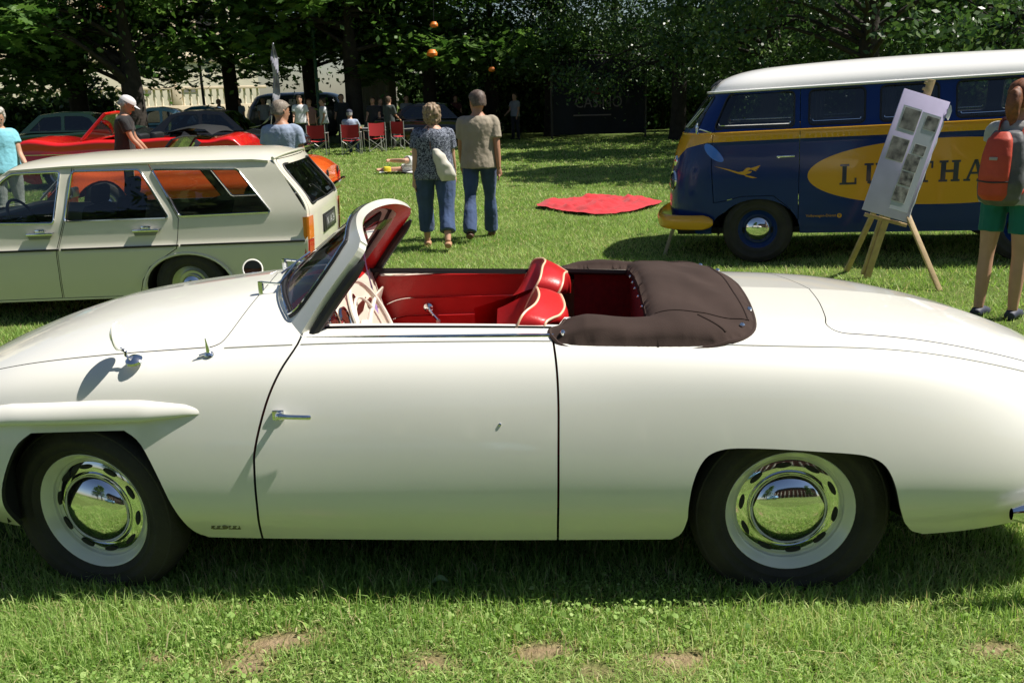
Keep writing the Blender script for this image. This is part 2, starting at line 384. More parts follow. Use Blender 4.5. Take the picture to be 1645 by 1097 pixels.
def merge(L):
    V = []; T = []; A = []; n = 0
    for v, t, a in L: V.append(v); T.append(t + n); A.append(a); n += len(v)
    return np.concatenate(V), np.concatenate(T), np.concatenate(A)
M_GRASS = leaf_material('grass_blades', [(0, (.13, .25, .05)), (.45, (.29, .44, .11)), (.8, (.50, .62, .24)), (.88, (.52, .55, .24)), (.93, (.55, .46, .23)), (1, (.64, .56, .34))], .42, .5, .2)
# foreground strip and the ground under the near car
L = [blades(84000, (-2.5, 2.3), (1.55, 3.1), .042, .0018, 2, lean=1.5), blades(22000, (-2.6, 2.4), (2.3, 3.0), .068, .0018, 2, lean=.8), blades(9000, (-2.8, 2.6), (3.1, 4.6), .05, .003, 1),
     blades(46000, (-2.5, 2.3), (1.5, 2.7), .024, .0022, 2, lean=2.6)]
def weeds(n, xr, yr, size):
    """low broad leaves: clover and daisy rosettes"""
    x = RNG.uniform(*xr, n); y = RNG.uniform(*yr, n); m = (RNG.random(n) > bareness(x, y)) & (vnoise(x, y, 2.6, 9) + .45 * RNG.normal(size=n) > .12); x, y = x[m], y[m]; n = len(x)
    z = gz_np(x, y) + RNG.uniform(.008, .042, n); a = RNG.uniform(0, 2 * PI, n); s = size * RNG.uniform(.6, 1.5, n); tl = RNG.normal(size=(n, 2)) * .45
    V = []
    for (u, v) in ((-.15, 0), (.35, .42), (.8, .36), (1.05, 0), (.8, -.36), (.35, -.42)):
        dx = (u * np.cos(a) - v * np.sin(a)) * s; dy = (u * np.sin(a) + v * np.cos(a)) * s; V.append(np.stack([x + dx, y + dy, z + dx * tl[:, 0] + dy * tl[:, 1] + (abs(v) > 0) * .12 * s], 1))
    V = np.stack(V, 1).reshape(-1, 3); k = np.arange(n)[:, None] * 6; T = np.concatenate([k + [0, 1, 5], k + [1, 2, 5], k + [2, 4, 5], k + [2, 3, 4]])
    return V, T, np.repeat(np.clip(.42 + .2 * RNG.normal(size=n), 0, .85), 6)
L += [weeds(20000, (-2.4, 2.2), (1.55, 2.75), .008), weeds(3500, (-2.4, 2.2), (1.55, 2.75), .014), blades(9000, (-2.5, 2.3), (1.5, 2.7), .02, .0012, 2, lean=3.0, dryp=1.0)]
g = fast_mesh('grass', *merge(L)[:2], M_GRASS, tint=merge(L)[2]); tag(g, 'uneven foreground grass with clover and dry stalks below the ivory car', 'grass', kind='stuff')
L = [blades(50000, (-8, 8), (3.0, 6.3), .042, .004, 1, bare=False, lean=1.4), blades(25000, (-8, 8), (-1.5, 1.6), .042, .005, 1, bare=False, lean=1.4), blades(30000, (-16, -6.5), (5, 13), .045, .008, 1, bare=False, lean=1.5), blades(170000, (-6.5, 6.5), (6.2, 12.5), .042, .0045, 1, bare=False, lean=1.4), blades(110000, (-12, 9), (12.5, 20), .042, .008, 1, bare=False, lean=1.5), blades(95000, (-18, 16), (20, 34), .045, .016, 1, bare=False, lean=1.5)]
g = fast_mesh('grass', *merge(L)[:2], M_GRASS, tint=merge(L)[2]); tag(g, 'short green lawn grass stretching from the parked cars to the trees', 'grass', kind='stuff')
# fallen leaf and dry twigs in the foreground
p = on_z(707, 940, .05)
fl = part('fallen_leaf', mat('pale_leaf', (.22, .32, .12), .5), None, lambda m: m.grid([[(p[0] - .03 + u * .06, p[1] + (v - .5) * .035 * math.sin(PI * (.1 + .85 * u)), p[2] + .02 * math.sin(u * 3) + .012 * abs(v - .5) * 2) for v in np.linspace(0, 1, 5)] for u in np.linspace(0, 1, 8)]))
tag(fl, 'pale green fallen leaf on the grass under the ivory car door', 'leaf')
# ================================================================== the ivory convertible
_A = on_z(153, 820, .33); _B = on_z(1270, 820, .33)
_ex = _B - _A; _ex /= np.linalg.norm(_ex); _ey = np.array([-_ex[1], _ex[0], 0])
CAR_O = (_A + _B) / 2 + _ey * .68; CAR_O[2] = 0; CAR_YAW = math.atan2(_ex[1], _ex[0])
CAR = empty('convertible_car', CAR_O, CAR_YAW)
tag(CAR, 'ivory white open two seater with red leather interior, nearest car in front', 'car')
def c_wor(L): L = np.asarray(L, float); return CAR_O + L[..., 0:1] * _ex + L[..., 1:2] * _ey + L[..., 2:3] * np.array([0, 0, 1.])
def c_pix(L):
    v = c_wor(L) - CC; z = v @ CF; return np.stack([822.5 + F_PX * (v @ CR) / z, 548.5 - F_PX * (v @ CU) / z], -1)
def c_on_y(px, py, yl):
    P = on_plane(px, py, CAR_O + _ey * yl, _ey) - CAR_O; return np.array([P @ _ex, P @ _ey, P[2]])
def c_on_z(px, py, z):
    P = on_z(px, py, z) - CAR_O; return np.array([P @ _ex, P @ _ey, P[2]])
def nat_op(k):
    """linear operator giving second derivatives of a natural cubic spline on knots k"""
    k = np.array(k, float); n = len(k); h = np.diff(k); A = np.eye(n); B = np.zeros((n, n))
    for i in range(1, n - 1):
        A[i, i - 1] = h[i - 1]; A[i, i] = 2 * (h[i - 1] + h[i]); A[i, i + 1] = h[i]
        B[i, i - 1] = 6 / h[i - 1]; B[i, i] = -6 / h[i - 1] - 6 / h[i]; B[i, i + 1] = 6 / h[i]
    return np.linalg.solve(A, B)
def nat_eval(k, Y, t, axis_last=True):
    """Y: (N,K) values per row, t: (N,)"""
    k = np.array(k, float); M = Y @ nat_op(k).T; i = np.clip(np.searchsorted(k, t) - 1, 0, len(k) - 2); r = np.arange(len(t)); h = k[i + 1] - k[i]
    a = (k[i + 1] - t) / h; b = (t - k[i]) / h
    return a * Y[r, i] + b * Y[r, i + 1] + ((a ** 3 - a) * M[r, i] + (b ** 3 - b) * M[r, i + 1]) * h * h / 6
CX = [-2.06, -1.95, -1.75, -1.45, -1.1, -.75, -.4, 0, .4, .8, 1.2, 1.55, 1.9, 2.15, 2.33, 2.42]
CTRL = {
 'zb': [.40, .34, .30, .27, .258, .25, .246, .245, .247, .25, .254, .262, .288, .33, .39, .45],
 'yb': [.30, .48, .61, .69, .715, .722, .725, .728, .73, .73, .73, .722, .69, .62, .50, .34],
 'ym': [.34, .54, .69, .765, .785, .783, .778, .778, .78, .785, .788, .782, .75, .68, .56, .40],
 'zm': [.50, .49, .485, .485, .48, .475, .47, .47, .475, .48, .485, .49, .49, .49, .49, .5],
 'ys': [.30, .49, .635, .712, .733, .728, .719, .717, .719, .724, .725, .714, .675, .60, .48, .34],
 'zs': [.55, .60, .66, .715, .74, .745, .745, .745, .742, .74, .735, .715, .67, .61, .55, .52],
 'yc': [.20, .36, .50, .585, .61, .602, .588, .578, .58, .593, .597, .58, .53, .44, .32, .20],
 'zc': [.575, .665, .755, .833, .877, .897, .906, .907, .905, .897, .883, .861, .787, .70, .61, .55],
 'zt': [.60, .70, .805, .912, .98, 1.025, 1.045, 1.02, .99, .965, .947, .928, .872, .785, .68, .59]}
KT = [0, .1, .34, .56, .72, .86, 1.0]
_cs = {k: (lambda v: (lambda x: nat_eval(CX, np.repeat(np.array([v]), len(x), 0), np.clip(x, CX[0], CX[-1]))))(v) for k, v in CTRL.items()}
def S(uv):
    """body surface of the near half: uv = (x, t); y negative = near side"""
    x = uv[:, 0]; t = uv[:, 1]; g = {k: f(x) for k, f in _cs.items()}
    yb, zb, ym, zm, ys, zs, yc, zc, zt = (g[k] for k in ('yb', 'zb', 'ym', 'zm', 'ys', 'zs', 'yc', 'zc', 'zt'))
    Y = np.stack([yb, yb + (ym - yb) * .62, ym, ys, yc, yc * .52, yc * 0], 1)
    Z = np.stack([zb, zb + (zm - zb) * .32, zm, zs, zc, zc + (zt - zc) * .72, zt], 1)
    tt = np.clip(t, 0, 1)
    return np.stack([x, -nat_eval(KT, Y, tt), nat_eval(KT, Z, tt)], 1)
_gx = np.linspace(-2.06, 2.42, 560); _gt = np.linspace(0, 1, 260)
_guv = np.stack(np.meshgrid(_gx, _gt, indexing='ij'), -1).reshape(-1, 2); _gp = c_pix(S(_guv))
def uv_at(px, py, t0=0, t1=1.0):
    """surface coordinates under a photo point"""
    m = (_guv[:, 1] >= t0) & (_guv[:, 1] <= t1); d = ((_gp[m] - [px, py]) ** 2).sum(1); q = _guv[m][d.argmin()].copy()
    for _ in range(3):
        e = 1e-4; p0, pu, pv = c_pix(S(np.array([q, q + [e, 0], q + [0, e]])))
        J = np.stack([(pu - p0) / e, (pv - p0) / e], 1)
        try: q = q + np.clip(np.linalg.solve(J, np.array([px, py]) - p0), -.02, .02)
        except Exception: break
        q[1] = min(max(q[1], t0), t1)
    return q
def uvs(pts, t0=0, t1=1.0): return [uv_at(px, py, t0, t1) for px, py in pts]
def t_of_y(x, y):
    """t on the upper body where the half width is y"""
    ts = np.linspace(.5, 1, 200); yy = -S(np.stack([np.full(200, x), ts], 1))[:, 1]
    return float(np.interp(-y, -yy, ts))
# --- outlines in (x, t)
T_DOOR = .765                                # door top ledge
front_arch = smoothpts([(-1.478, -.05), (-1.474, .17), (-1.455, .33), (-1.40, .445), (-1.335, .49)], 4) + smoothpts([(-1.01, .492), (-.955, .455), (-.90, .355), (-.868, .24), (-.852, .14), (-.842, .08), (-.822, .03), (-.785, -.002), (-.74, -.05)], 4)
_ra = [uv_at(*p, 0, .6) for p in [(1104, 835), (1106, 815), (1110, 790), (1116, 768), (1125, 748), (1138, 732), (1158, 723), (1185, 720), (1240, 721)]]
_rb = [uv_at(*p, 0, .6) for p in [(1310, 725), (1370, 729), (1398, 734), (1418, 744), (1431, 761), (1440, 785), (1446, 815), (1452, 836)]]
rear_arch = smoothpts([(.76, -.05), (.80, .0), (.83, .04)] + _ra + _rb + [(1.562, .06), (1.585, .025), (1.625, .0), (1.68, -.05)], 3)
_df = [uv_at(*p, 0, .7) for p in [(421, 866), (412, 820), (407, 760), (408, 720), (425, 650), (448, 596)]]
_dr = [uv_at(*p, 0, .7) for p in [(898, 862), (899, 750), (899, 650), (896, 590)]]
door_ol = smoothpts([(_df[0][0] + .004, -.05)] + _df + [(-.455, .72), (-.452, T_DOOR)], 4) + smoothpts([(.405, T_DOOR), (.414, .72)] + _dr[::-1] + [(_dr[0][0], -.05)], 4)
hood_ol = smoothpts([(-1.97, .75), (-1.75, .722), (-1.4, .72), (-1.05, .72), (-.80, .72), (-.735, .724), (-.705, .75), (-.685, .83), (-.68, .92), (-.70, 1.05)], 4) + [(-1.9, 1.05)]
lid_ol = smoothpts([(1.41, 1.05), (1.395, .93), (1.365, .84), (1.345, .80), (1.37, .77), (1.45, .763), (1.7, .76), (1.95, .76), (2.2, .765)], 4) + [(2.33, .80), (2.36, 1.05)]
cock_ol = [(-.60, 1.05), (-.575, .92), (-.53, .83), (-.46, T_DOOR + .006), (.43, T_DOOR + .006), (.45, .80), (.74, .81), (.75, 1.05)]
dense = [resample(p, .012) for p in (front_arch, rear_arch, door_ol, hood_ol, lid_ol, cock_ol)]
G = .0032
inner = [offset_poly(p, g_) for p, g_ in ((dense[2], .0075), (dense[3], G), (dense[4], G))]
LO, HI = (-2.06, 0.0), (2.42, 1.0)
rectL = resample([(-2.06, 0), (2.42, 0), (2.42, 1), (-2.06, 1)], .03)
crease_pts = [(x, .72 + d) for x in np.linspace(-2.0, 2.36, 150) for d in (-.012, 0, .012)]
UV, TR = tri2d(dense + inner + [rectL], LO, HI, (.03, .02), crease_pts)
cen = UV[TR].mean(1)
inside = (cen[:, 0] > -2.06) & (cen[:, 0] < 2.42) & (cen[:, 1] > 0) & (cen[:, 1] < 1)
cut = inpoly(cen, dense[0]) | inpoly(cen, dense[1]) | inpoly(cen, dense[5])
ind, inh, inl = (inpoly(cen, d) for d in (dense[2], dense[3], dense[4]))
idr, ihd, ild = (inpoly(cen, d) for d in inner)
ok = inside & ~cut
sheet('body', UV, TR[ok & ~ind & ~inh & ~inl], S, M_CREAM, CAR, flange=.016, mirror=True, flange_mat=M_SEAL_GAP)  # flange faces black: the gap's shade is put into their colour
def Sm(uv): P = S(uv); P[:, 1] *= -1; return P
door = sheet('door', UV, TR[ok & idr], S, M_CREAM, CAR, flange=.02, flange_mat=M_SEAL_GAP)
door_far = sheet('door', UV, TR[ok & idr], Sm, M_CREAM, CAR, flip=True, flange=.02, flange_mat=M_SEAL_GAP)
sheet('hood', UV, TR[ok & ihd], S, M_CREAM, CAR, flange=.016, mirror=True, flange_mat=M_SEAL_GAP)
sheet('trunk_lid', UV, TR[ok & ild], S, M_CREAM, CAR, flange=.016, mirror=True, flange_mat=M_SEAL_GAP)
def s_pt(x, t, off=0.0):
    q = np.array([[x, t], [x + 1e-3, t], [x, t + 1e-3]]); p = S(q); n = np.cross(p[1] - p[0], p[2] - p[0]); n = n / np.linalg.norm(n); return p[0] + n * off, n
# grille panel and tail panel close the ends
for nm, x in (('nose_panel', -2.06), ('tail_panel', 2.42)):
    ts = np.linspace(0, 1, 24); p = S(np.stack([np.full(24, x), ts], 1)); pl = list(p) + [np.array([q[0], -q[1], q[2]]) for q in p[::-1]]
    m = MB(); m.add(pl, [tuple(range(len(pl)))]); m.build(nm, M_CREAM, CAR)
# --- long beads along the wings, grey to paint the shadowed line of the crease
M_BEAD = mat('crease_shade_bead', (.34, .34, .31), .45)
for sgn in (1, -1):
    for x0, x1 in ((-.70, -.468), (-.44, .402), (.425, 2.3)):
        pts = [s_pt(x, .717, -.0005)[0] for x in np.linspace(x0, x1, 60)]
        part('crease_shade_bead', M_BEAD, CAR, lambda m: m.tube([(p[0], p[1] * sgn, p[2]) for p in pts], .0035, 6))
# --- wheel flares over the front wheels
for sgn in (1, -1):
    rows = []
    for x in np.linspace(-1.92, -.745, 60):
        k = (x + 1.92) / 1.175; tap = min(1, (1 - k) / .16) ** .55 if k < 1 else 0
        tap0 = min(1, k / .2) ** .6; pr = .042 * tap * tap0 * (1 - .30 * k) + .001; zt = float(np.interp(x, [-1.92, -1.4, -1.1, -.95, -.8, -.745], [.66, .742, .757, .757, .742, .722]))
        zbt = float(np.interp(x, [-1.92, -1.4, -.95, -.745], [.61, .676, .690, .712])); row = []
        for a in np.linspace(0, PI, 12):
            z = (zt + zbt) / 2 + (zt - zbt) / 2 * math.cos(a)
            ts = np.linspace(.2, .72, 120); P = S(np.stack([np.full(120, x), ts], 1)); y = float(np.interp(z, P[:, 2], P[:, 1]))
            row.append((x, (y + .004 - pr * math.sin(a) ** .7) * sgn, z - .006 * math.sin(a)))
        rows.append(row)
    part('wheel_flare', M_CREAM, CAR, lambda m: m.grid(rows), sharp=80)
# --- wheel wells and underbody
for (xa, xb, zt) in ((-1.50, -.80, .70), (.82, 1.60, .62)):
    for sgn in (1, -1):
        part('wheel_well', M_DARK, CAR, lambda m: m.grid([[(xa, sgn * .715, .30), (xa, sgn * .72, zt - .2), (xa + .16, sgn * .70, zt), (xb - .16, sgn * .70, zt), (xb, sgn * .72, zt - .2), (xb, sgn * .715, .30)],
                                                          [(xa, sgn * .42, .22), (xa, sgn * .42, zt - .2), (xa + .16, sgn * .42, zt), (xb - .16, sgn * .42, zt), (xb, sgn * .42, zt - .2), (xb, sgn * .42, .22)],
                                                          [(xa, sgn * .41, .22), (xa, sgn * .41, .3), (xa + .16, sgn * .41, .3), (xb - .16, sgn * .41, .3), (xb, sgn * .41, .3), (xb, sgn * .41, .22)]]), smooth=False)
part('floor_pan', M_DARK, CAR, lambda m: (m.box((-.02, 0, .25), (1.55, 1.38, .03)), m.box((-1.2, 0, .28), (.9, .76, .05)), m.box((1.3, 0, .3), (1.0, .78, .1)), m.box((1.95, 0, .37), (.7, .9, .02)), m.box((-1.75, 0, .32), (.5, 1.0, .02)),
     m.tube([(-1.2, -.62, .3), (-1.2, .62, .3)], .035), m.tube([(1.2, -.62, .3), (1.2, .62, .3)], .045)), smooth=False)
# --- wheels
def tyre_prof(R, rr, w): return [(rr - .012, -w * .36), (rr + .02, -w * .5), (R - .05, -w * .56), (R - .015, -w * .44), (R, -w * .3), (R + .001, 0), (R, w * .3), (R - .012, w * .44), (R - .016, w * .475), (R - .022, w * .475), (R - .026, w * .50), (R - .05, w * .555), (R - .06, w * .575), (R - .066, w * .575), (R - .07, w * .555), (rr + .024, w * .51), (rr + .016, w * .52), (rr + .008, w * .47), (rr - .012, w * .36)]
M_SLOT = mat('slot_shadow', (.02, .02, .02), .8)
def make_wheel(name, parent, R=.332, rr=.222, w=.13, paint=M_CREAM, slots=10, hub=.131, ring=.180, ringmat=M_CHROME, detail=1):
    """wheel in the xz plane, outer face towards -y; the name part is the rim"""
    n = 56 if detail else 28; ax = (0, -1, 0)
    rim = part(name, paint, parent, lambda m: m.lathe([(rr - .01, -.06), (rr, -.02), (rr + .002, .045), (rr - .008, .052), (rr - .016, .046), (rr - .026, .028), (rr - .034, .022), (min(ring + .006, rr - .036), .012), (min(ring - .004, rr - .04), .004), (.02, .004)], n, ax=ax))
    part('tyre', M_RUBBER, rim, lambda m: m.lathe(tyre_prof(R, rr, w), n, ax=ax))
    if ringmat:
        part('trim_ring', ringmat, rim, lambda m: m.lathe([(ring, .006), (ring - .006, .016), (ring - .022, .022), (hub + .01, .024), (hub + .001, .018)], n, ax=ax))
    part('hubcap', M_CHROME, rim, lambda m: m.lathe([(hub, .014), (hub, .030), (hub * .96, .040), (hub * .85, .052), (hub * .65, .064), (hub * .4, .072), (hub * .15, .0755), (.0005, .076)], n, ax=ax), sharp=60)
    if slots:
        ms = MB(); a = [(math.cos(q) * .027, math.sin(q) * .0085) for q in np.linspace(0, 2 * PI, 14)[:-1]]
        ms.prism(a, .004, (0, 0, 0), (1, 0, 0), (0, 0, 1))
        first = None
        for k in range(slots):
            q = 2 * PI * k / slots + .2
            if first is None: s = ms.build('vent_slot', M_SLOT, rim); first = s
            else: s = first.copy(); COL.objects.link(s); s.parent = rim
            rm = (ring * .56 + hub * .44); s.location = (math.cos(q) * rm, -.0235, math.sin(q) * rm); s.rotation_euler = (0, -q + PI / 2, 0)
    return rim
for nm, x, y, st in (('wheel', -1.2, -.628, math.radians(-11)), ('wheel', 1.2, -.628, 0), ('wheel', -1.2, .628, math.radians(-11)), ('wheel', 1.2, .628, 0)):
    wh = make_wheel(nm, CAR, detail=1 if y < 0 else 0, slots=10 if y < 0 else 0); wh.location = (x, y, .326); wh.rotation_euler = (0, .35, st if y < 0 else st + PI)
# --- windscreen: frame, lining, rubber, glass
def Wn(uv, off=0.0):
    s = uv[:, 0] / .52; v = uv[:, 1] / .42; a = np.abs(s)
    xb = -.635 + .17 * a ** 2; zb_ = 1.022 - .055 * a ** 2 - .075 * a ** 4; yb_ = .545 * s
    xt = -.305 + .075 * a ** 2.2 + .012 * a ** 8; zt_ = 1.288 - .03 * a ** 2 - .038 * a ** 6; yt_ = .495 * s
    bl = np.sin(PI * np.clip(v, 0, 1)) * .006
    return np.stack([xb + (xt - xb) * v - bl, yb_ + (yt_ - yb_) * v, zb_ + (zt_ - zb_) * v + bl * .6], 1)
def Wo(off):
    def f(uv):
        e = 1e-3; n = np.cross(Wn(uv + [e, 0]) - Wn(uv - [e, 0]), Wn(uv + [0, e]) - Wn(uv - [0, e])); n /= np.linalg.norm(n, axis=1)[:, None]
        return Wn(uv) + n * off          # normal points forward-up or back
    return f
_t = np.cross(Wn(np.array([[.001, .2]]))[0] - Wn(np.array([[-.001, .2]]))[0], Wn(np.array([[0, .201]]))[0] - Wn(np.array([[0, .199]]))[0]); WS = 1 if _t[0] < 0 else -1
outer = resample(smoothpts([(-.52, -.03), (-.52, .2), (-.52, .37), (-.505, .41), (-.47, .42), (-.2, .42), (.2, .42), (.47, .42), (.505, .41), (.52, .37), (.52, .2), (.52, -.03)], 4), .02, False)
def aperture(k):
    a, b, t0, t1 = .466 + k, .075, .012 - k, .396 + k
    c = [(-a + b, t0), (-a, t0 + .02), (-a + .004, t1 - b), (-a + b, t1), (a - b, t1), (a - .004, t1 - b), (a, t0 + .02), (a - b, t0)]
    out = []
    for i in range(0, 8):
        p = np.array(c[i]); q = np.array(c[(i + 1) % 8]); out.append(p * .75 + q * .25); out.append(p * .25 + q * .75)
    return resample(smoothpts(out, 3, True), .015)
ap0, ap1 = aperture(0), aperture(-.016)
WUV, WT = tri2d([outer, ap0, ap1], (-.52, -.03), (.52, .42), (.03, .03)); wc = WUV[WT].mean(1)
ino, ia, ib = inpoly(wc, outer), inpoly(wc, ap0), inpoly(wc, ap1)
M_REDL = mat('red_leather', (.50, .012, .012), .38, coat=.15, noise_amt=.08, noise_scale=9, bump=.08, bump_scale=140)
wf = sheet('windscreen_frame', WUV, WT[ino & ~ia], Wo(.012 * WS), M_CREAM, CAR, flip=WS < 0, flange=.03)
sheet('frame_lining', WUV, WT[ino & ~ia], Wo(-.017 * WS), M_REDL, wf, flip=WS > 0, flange=.0)
sheet('screen_seal', WUV, WT[ia & ~ib], Wo(.016 * WS), M_SEAL_GAP, wf, flip=WS < 0, flange=.014)
sheet('windscreen_glass', WUV, WT[ib], Wo(.008 * WS), M_CGLASS, wf, flip=WS < 0)
chr_pts = [Wo(.021 * WS)(np.array([p]))[0] for p in aperture(-.007)]
part('screen_trim', M_CHROME, wf, lambda m: m.tube(chr_pts, .0035, 6, closed=True))
for sgn in (-1, 1):   # rubber channel for the door glass behind the posts
    pts = [Wo(-.012 * WS)(np.array([[sgn * .523, v]]))[0] + np.array([.012, 0, -.012]) for v in np.linspace(-.02, .375, 14)]
    part('post_seal', M_SEAL_GAP, wf, lambda m: m.tube(pts, [.010] + [.019] * 11 + [.015, .006], 8, up=(0, 1, 0)))
for yw in (-.24, .12):   # wipers
    a = Wo(.03 * WS)(np.array([[yw, .02]]))[0]; b = Wo(.022 * WS)(np.array([[yw + .2, .07]]))[0]; c = Wo(.022 * WS)(np.array([[yw + .30, .10]]))[0]
    base = a + np.array([-.07, 0, -.012])
    part('wiper', M_CHROME, CAR, lambda m: (m.tube([base - np.array([0, 0, .03]), base + np.array([0, 0, .022])], .011), m.tube([base + np.array([0, 0, .02]), a, b], .0045), m.tube([b - (c - b) * 1.2, b, c], .004)))
# --- cockpit: tub, dash, wheel, seats
M_REDD = mat('red_carpet', (.17, .008, .01), .9, noise_amt=.2, noise_scale=40)
part('cockpit_tub', M_REDD, CAR, lambda m: (
    m.grid([[(-.62, -.60, .50), (-.62, -.60, .30), (-.62, .60, .30), (-.62, .60, .50)], [(.5, -.60, .50), (.5, -.60, .30), (.5, .60, .30), (.5, .60, .50)]]),
    m.grid([[(-.62, -.53, .30), (-.62, .53, .30)], [(-.62, -.53, .92), (-.62, .53, .92)]]),
    m.grid([[(.5, -.53, .60), (.5, .53, .60)], [(.52, -.53, .30), (.52, .53, .30)]]),
    m.grid([[(.5, -.47, .935), (.5, -.47, .60), (.5, .47, .60), (.5, .47, .935)], [(.755, -.47, .935), (.76, -.47, .60), (.76, .47, .60), (.755, .47, .935)]]),
    m.grid([[(.755, -.47, .60), (.755, .47, .60)], [(.75, -.47, .94), (.75, .47, .94)]])), smooth=False)
def trim_panel(sgn, parent):
    yy = .545 * sgn
    o = part('door_trim', M_REDL, parent, lambda m: m.grid([[(x, yy + sgn * .012 * (1 - ((z - .42) / .5)) * 1.5, z) for z in np.linspace(.34, .902, 10)] for x in np.linspace(-.48, .44, 12)]))
    for z0, zz in ((.80, .70), (.715, .62)):
        pts = smoothpts([(-.46, yy - sgn * .004, zz), (-.40, yy - sgn * .004, zz + .05), (-.30, yy - sgn * .004, z0 - .006), (-.12, yy - sgn * .004, z0), (.43, yy - sgn * .004, z0 + .008)], 6)
        part('trim_strip', M_CHROME, o, lambda m: m.tube(pts, .0035, 6))
    part('top_rail', M_CHROME, o, lambda m: m.box((-.02, .553 * sgn, .912), (.90, .022, .018), bev=.004))
    part('window_crank', M_CHROME, o, lambda m: (m.lathe([(.022, 0), (.022, .012), (.012, .02), (.001, .022)], 16, (-.175, yy - sgn * .003, .752), (0, -sgn, 0)), m.tube([(-.175, yy - sgn * .02, .752), (-.155, yy - sgn * .03, .725), (-.128, yy - sgn * .03, .693)], [.008, .006, .006])))
    part('crank_knob', mat('ivory_knob', (.75, .62, .5), .3), o, lambda m: m.lathe([(.001, -.005), (.009, 0), (.011, .012), (.007, .022), (.001, .024)], 12, (-.128, yy - sgn * .026, .692), (0, -sgn, 0)))
    return o
trim_panel(1, door_far); trim_panel(-1, door)
M_DASH = mat('cream_dash', (.72, .66, .54), .3, coat=.5)
dash = part('dashboard', M_DASH, CAR, lambda m: m.grid([[(-.425 + .30 * (.93 - z) + .05 * max(0, .70 - z) - .035 * (2 * y) ** 2 * 0, y, z) for z in (.95, .93, .90, .86, .80, .74, .70, .68)] for y in np.linspace(-.515, .515, 20)]))
part('dash_pad', M_REDL, dash, lambda m: (m.grid([[(-.58, y, .955), (-.52, y, .968), (-.46, y, .968), (-.436, y, .960), (-.429, y, .948)] for y in np.linspace(-.43, .515, 16)])))
M_GAUGE = mat('gauge_face', (.09, .03, .018), .25, coat=1); M_BROWN = mat('dark_red_knob', (.14, .03, .02), .35)
dn = Vector((.3, 0, 1)).normalized(); dax = Vector((1, 0, .3)).normalized()
for (y, z, r) in ((-.385, .895, .042), (-.265, .89, .05), (-.13, .87, .045), (-.02, .80, .03), (.06, .90, .022)):
    c = Vector((-.425 + .30 * (.93 - z), y, z))
    g = part('gauge', M_GAUGE, dash, lambda m: m.lathe([(r, .008), (.001, .010)], 24, c, dax)); part('gauge_bezel', M_CHROME, g, lambda m: m.lathe([(r, 0), (r + .006, .004), (r + .004, .014), (r - .003, .012)], 24, c, dax))
for k in range(9):   # speaker louvres
    y = .02 + k * .017; part('louvre', M_BROWN, dash, lambda m: m.box((-.425 + .30 * .085 + .006, y, .845), (.006, .007, .10), Matrix.Rotation(.29, 3, 'Y'), bev=.002))
for (y, z) in ((-.03, .76), (.05, .76), (.13, .76), (.26, .85), (.36, .80), (-.2, .74)):
    c = Vector((-.425 + .30 * (.93 - z), y, z)); part('switch_knob', M_BROWN if y > .2 else M_DASH, dash, lambda m: m.lathe([(.008, 0), (.008, .012), (.013, .016), (.012, .026), (.001, .028)], 12, c, dax))
part('glovebox_door', M_DASH, dash, lambda m: m.box((-.425 + .30 * .12 + .004, .36, .81), (.01, .20, .13), Matrix.Rotation(.29, 3, 'Y'), bev=.004))
SWC = Vector((-.245, -.29, .872)); sa = Vector((math.cos(.42), 0, math.sin(.42))); su = Vector((-math.sin(.42), 0, math.cos(.42))); sv = Vector((0, 1, 0))
M_WHEELC = mat('ivory_bakelite', (.78, .70, .58), .25, coat=.6)
stw = part('steering_wheel', M_WHEELC, CAR, lambda m: m.tube([SWC + su * (math.cos(a) * .198) + sv * (math.sin(a) * .198) for a in np.linspace(0, 2 * PI, 49)[:-1]], .0115, 10, closed=True))
part('horn_ring', M_WHEELC, stw, lambda m: m.tube([SWC - sa * .012 + su * (math.cos(a) * .135) + sv * (math.sin(a) * .135) for a in np.linspace(0, 2 * PI, 41)[:-1]], .006, 8, closed=True))
part('wheel_hub', M_WHEELC, stw, lambda m: m.lathe([(.028, -.16), (.03, -.06), (.052, -.03), (.056, -.012), (.05, 0), (.03, .006), (.001, .008)], 24, SWC - sa * .02, sa))
for a in (.35 * PI, -.35 * PI, PI):
    dd = su * math.cos(a) + sv * math.sin(a); part('spoke', M_WHEELC, stw, lambda m: m.tube([SWC - sa * .03 + dd * .04, SWC - sa * .02 + dd * .11, SWC + dd * .195], [.012, .009, .008], 8))
M_PIPE = mat('cream_piping', (.78, .52, .34), .45)
def seat_curve(pts, inner_dx):
    P = [c_on_y(px, py, y) for px, py, y in pts]; e = P[-1]; s = P[0]
    tail = [np.array([e[0] - .01, -.075, e[2] - .03]), np.array([e[0] - .05, -.055, e[2] - .11]), np.array([e[0] - .15, -.055, .60]), np.array([e[0] - .19, -.055, .50])]
    head = [np.array([s[0] - .22, -.505, .50]), np.array([s[0] - .13, -.505, .66]), np.array([s[0] - .05, -.505, .80])]
    return smoothpts(head + P + tail, 5)
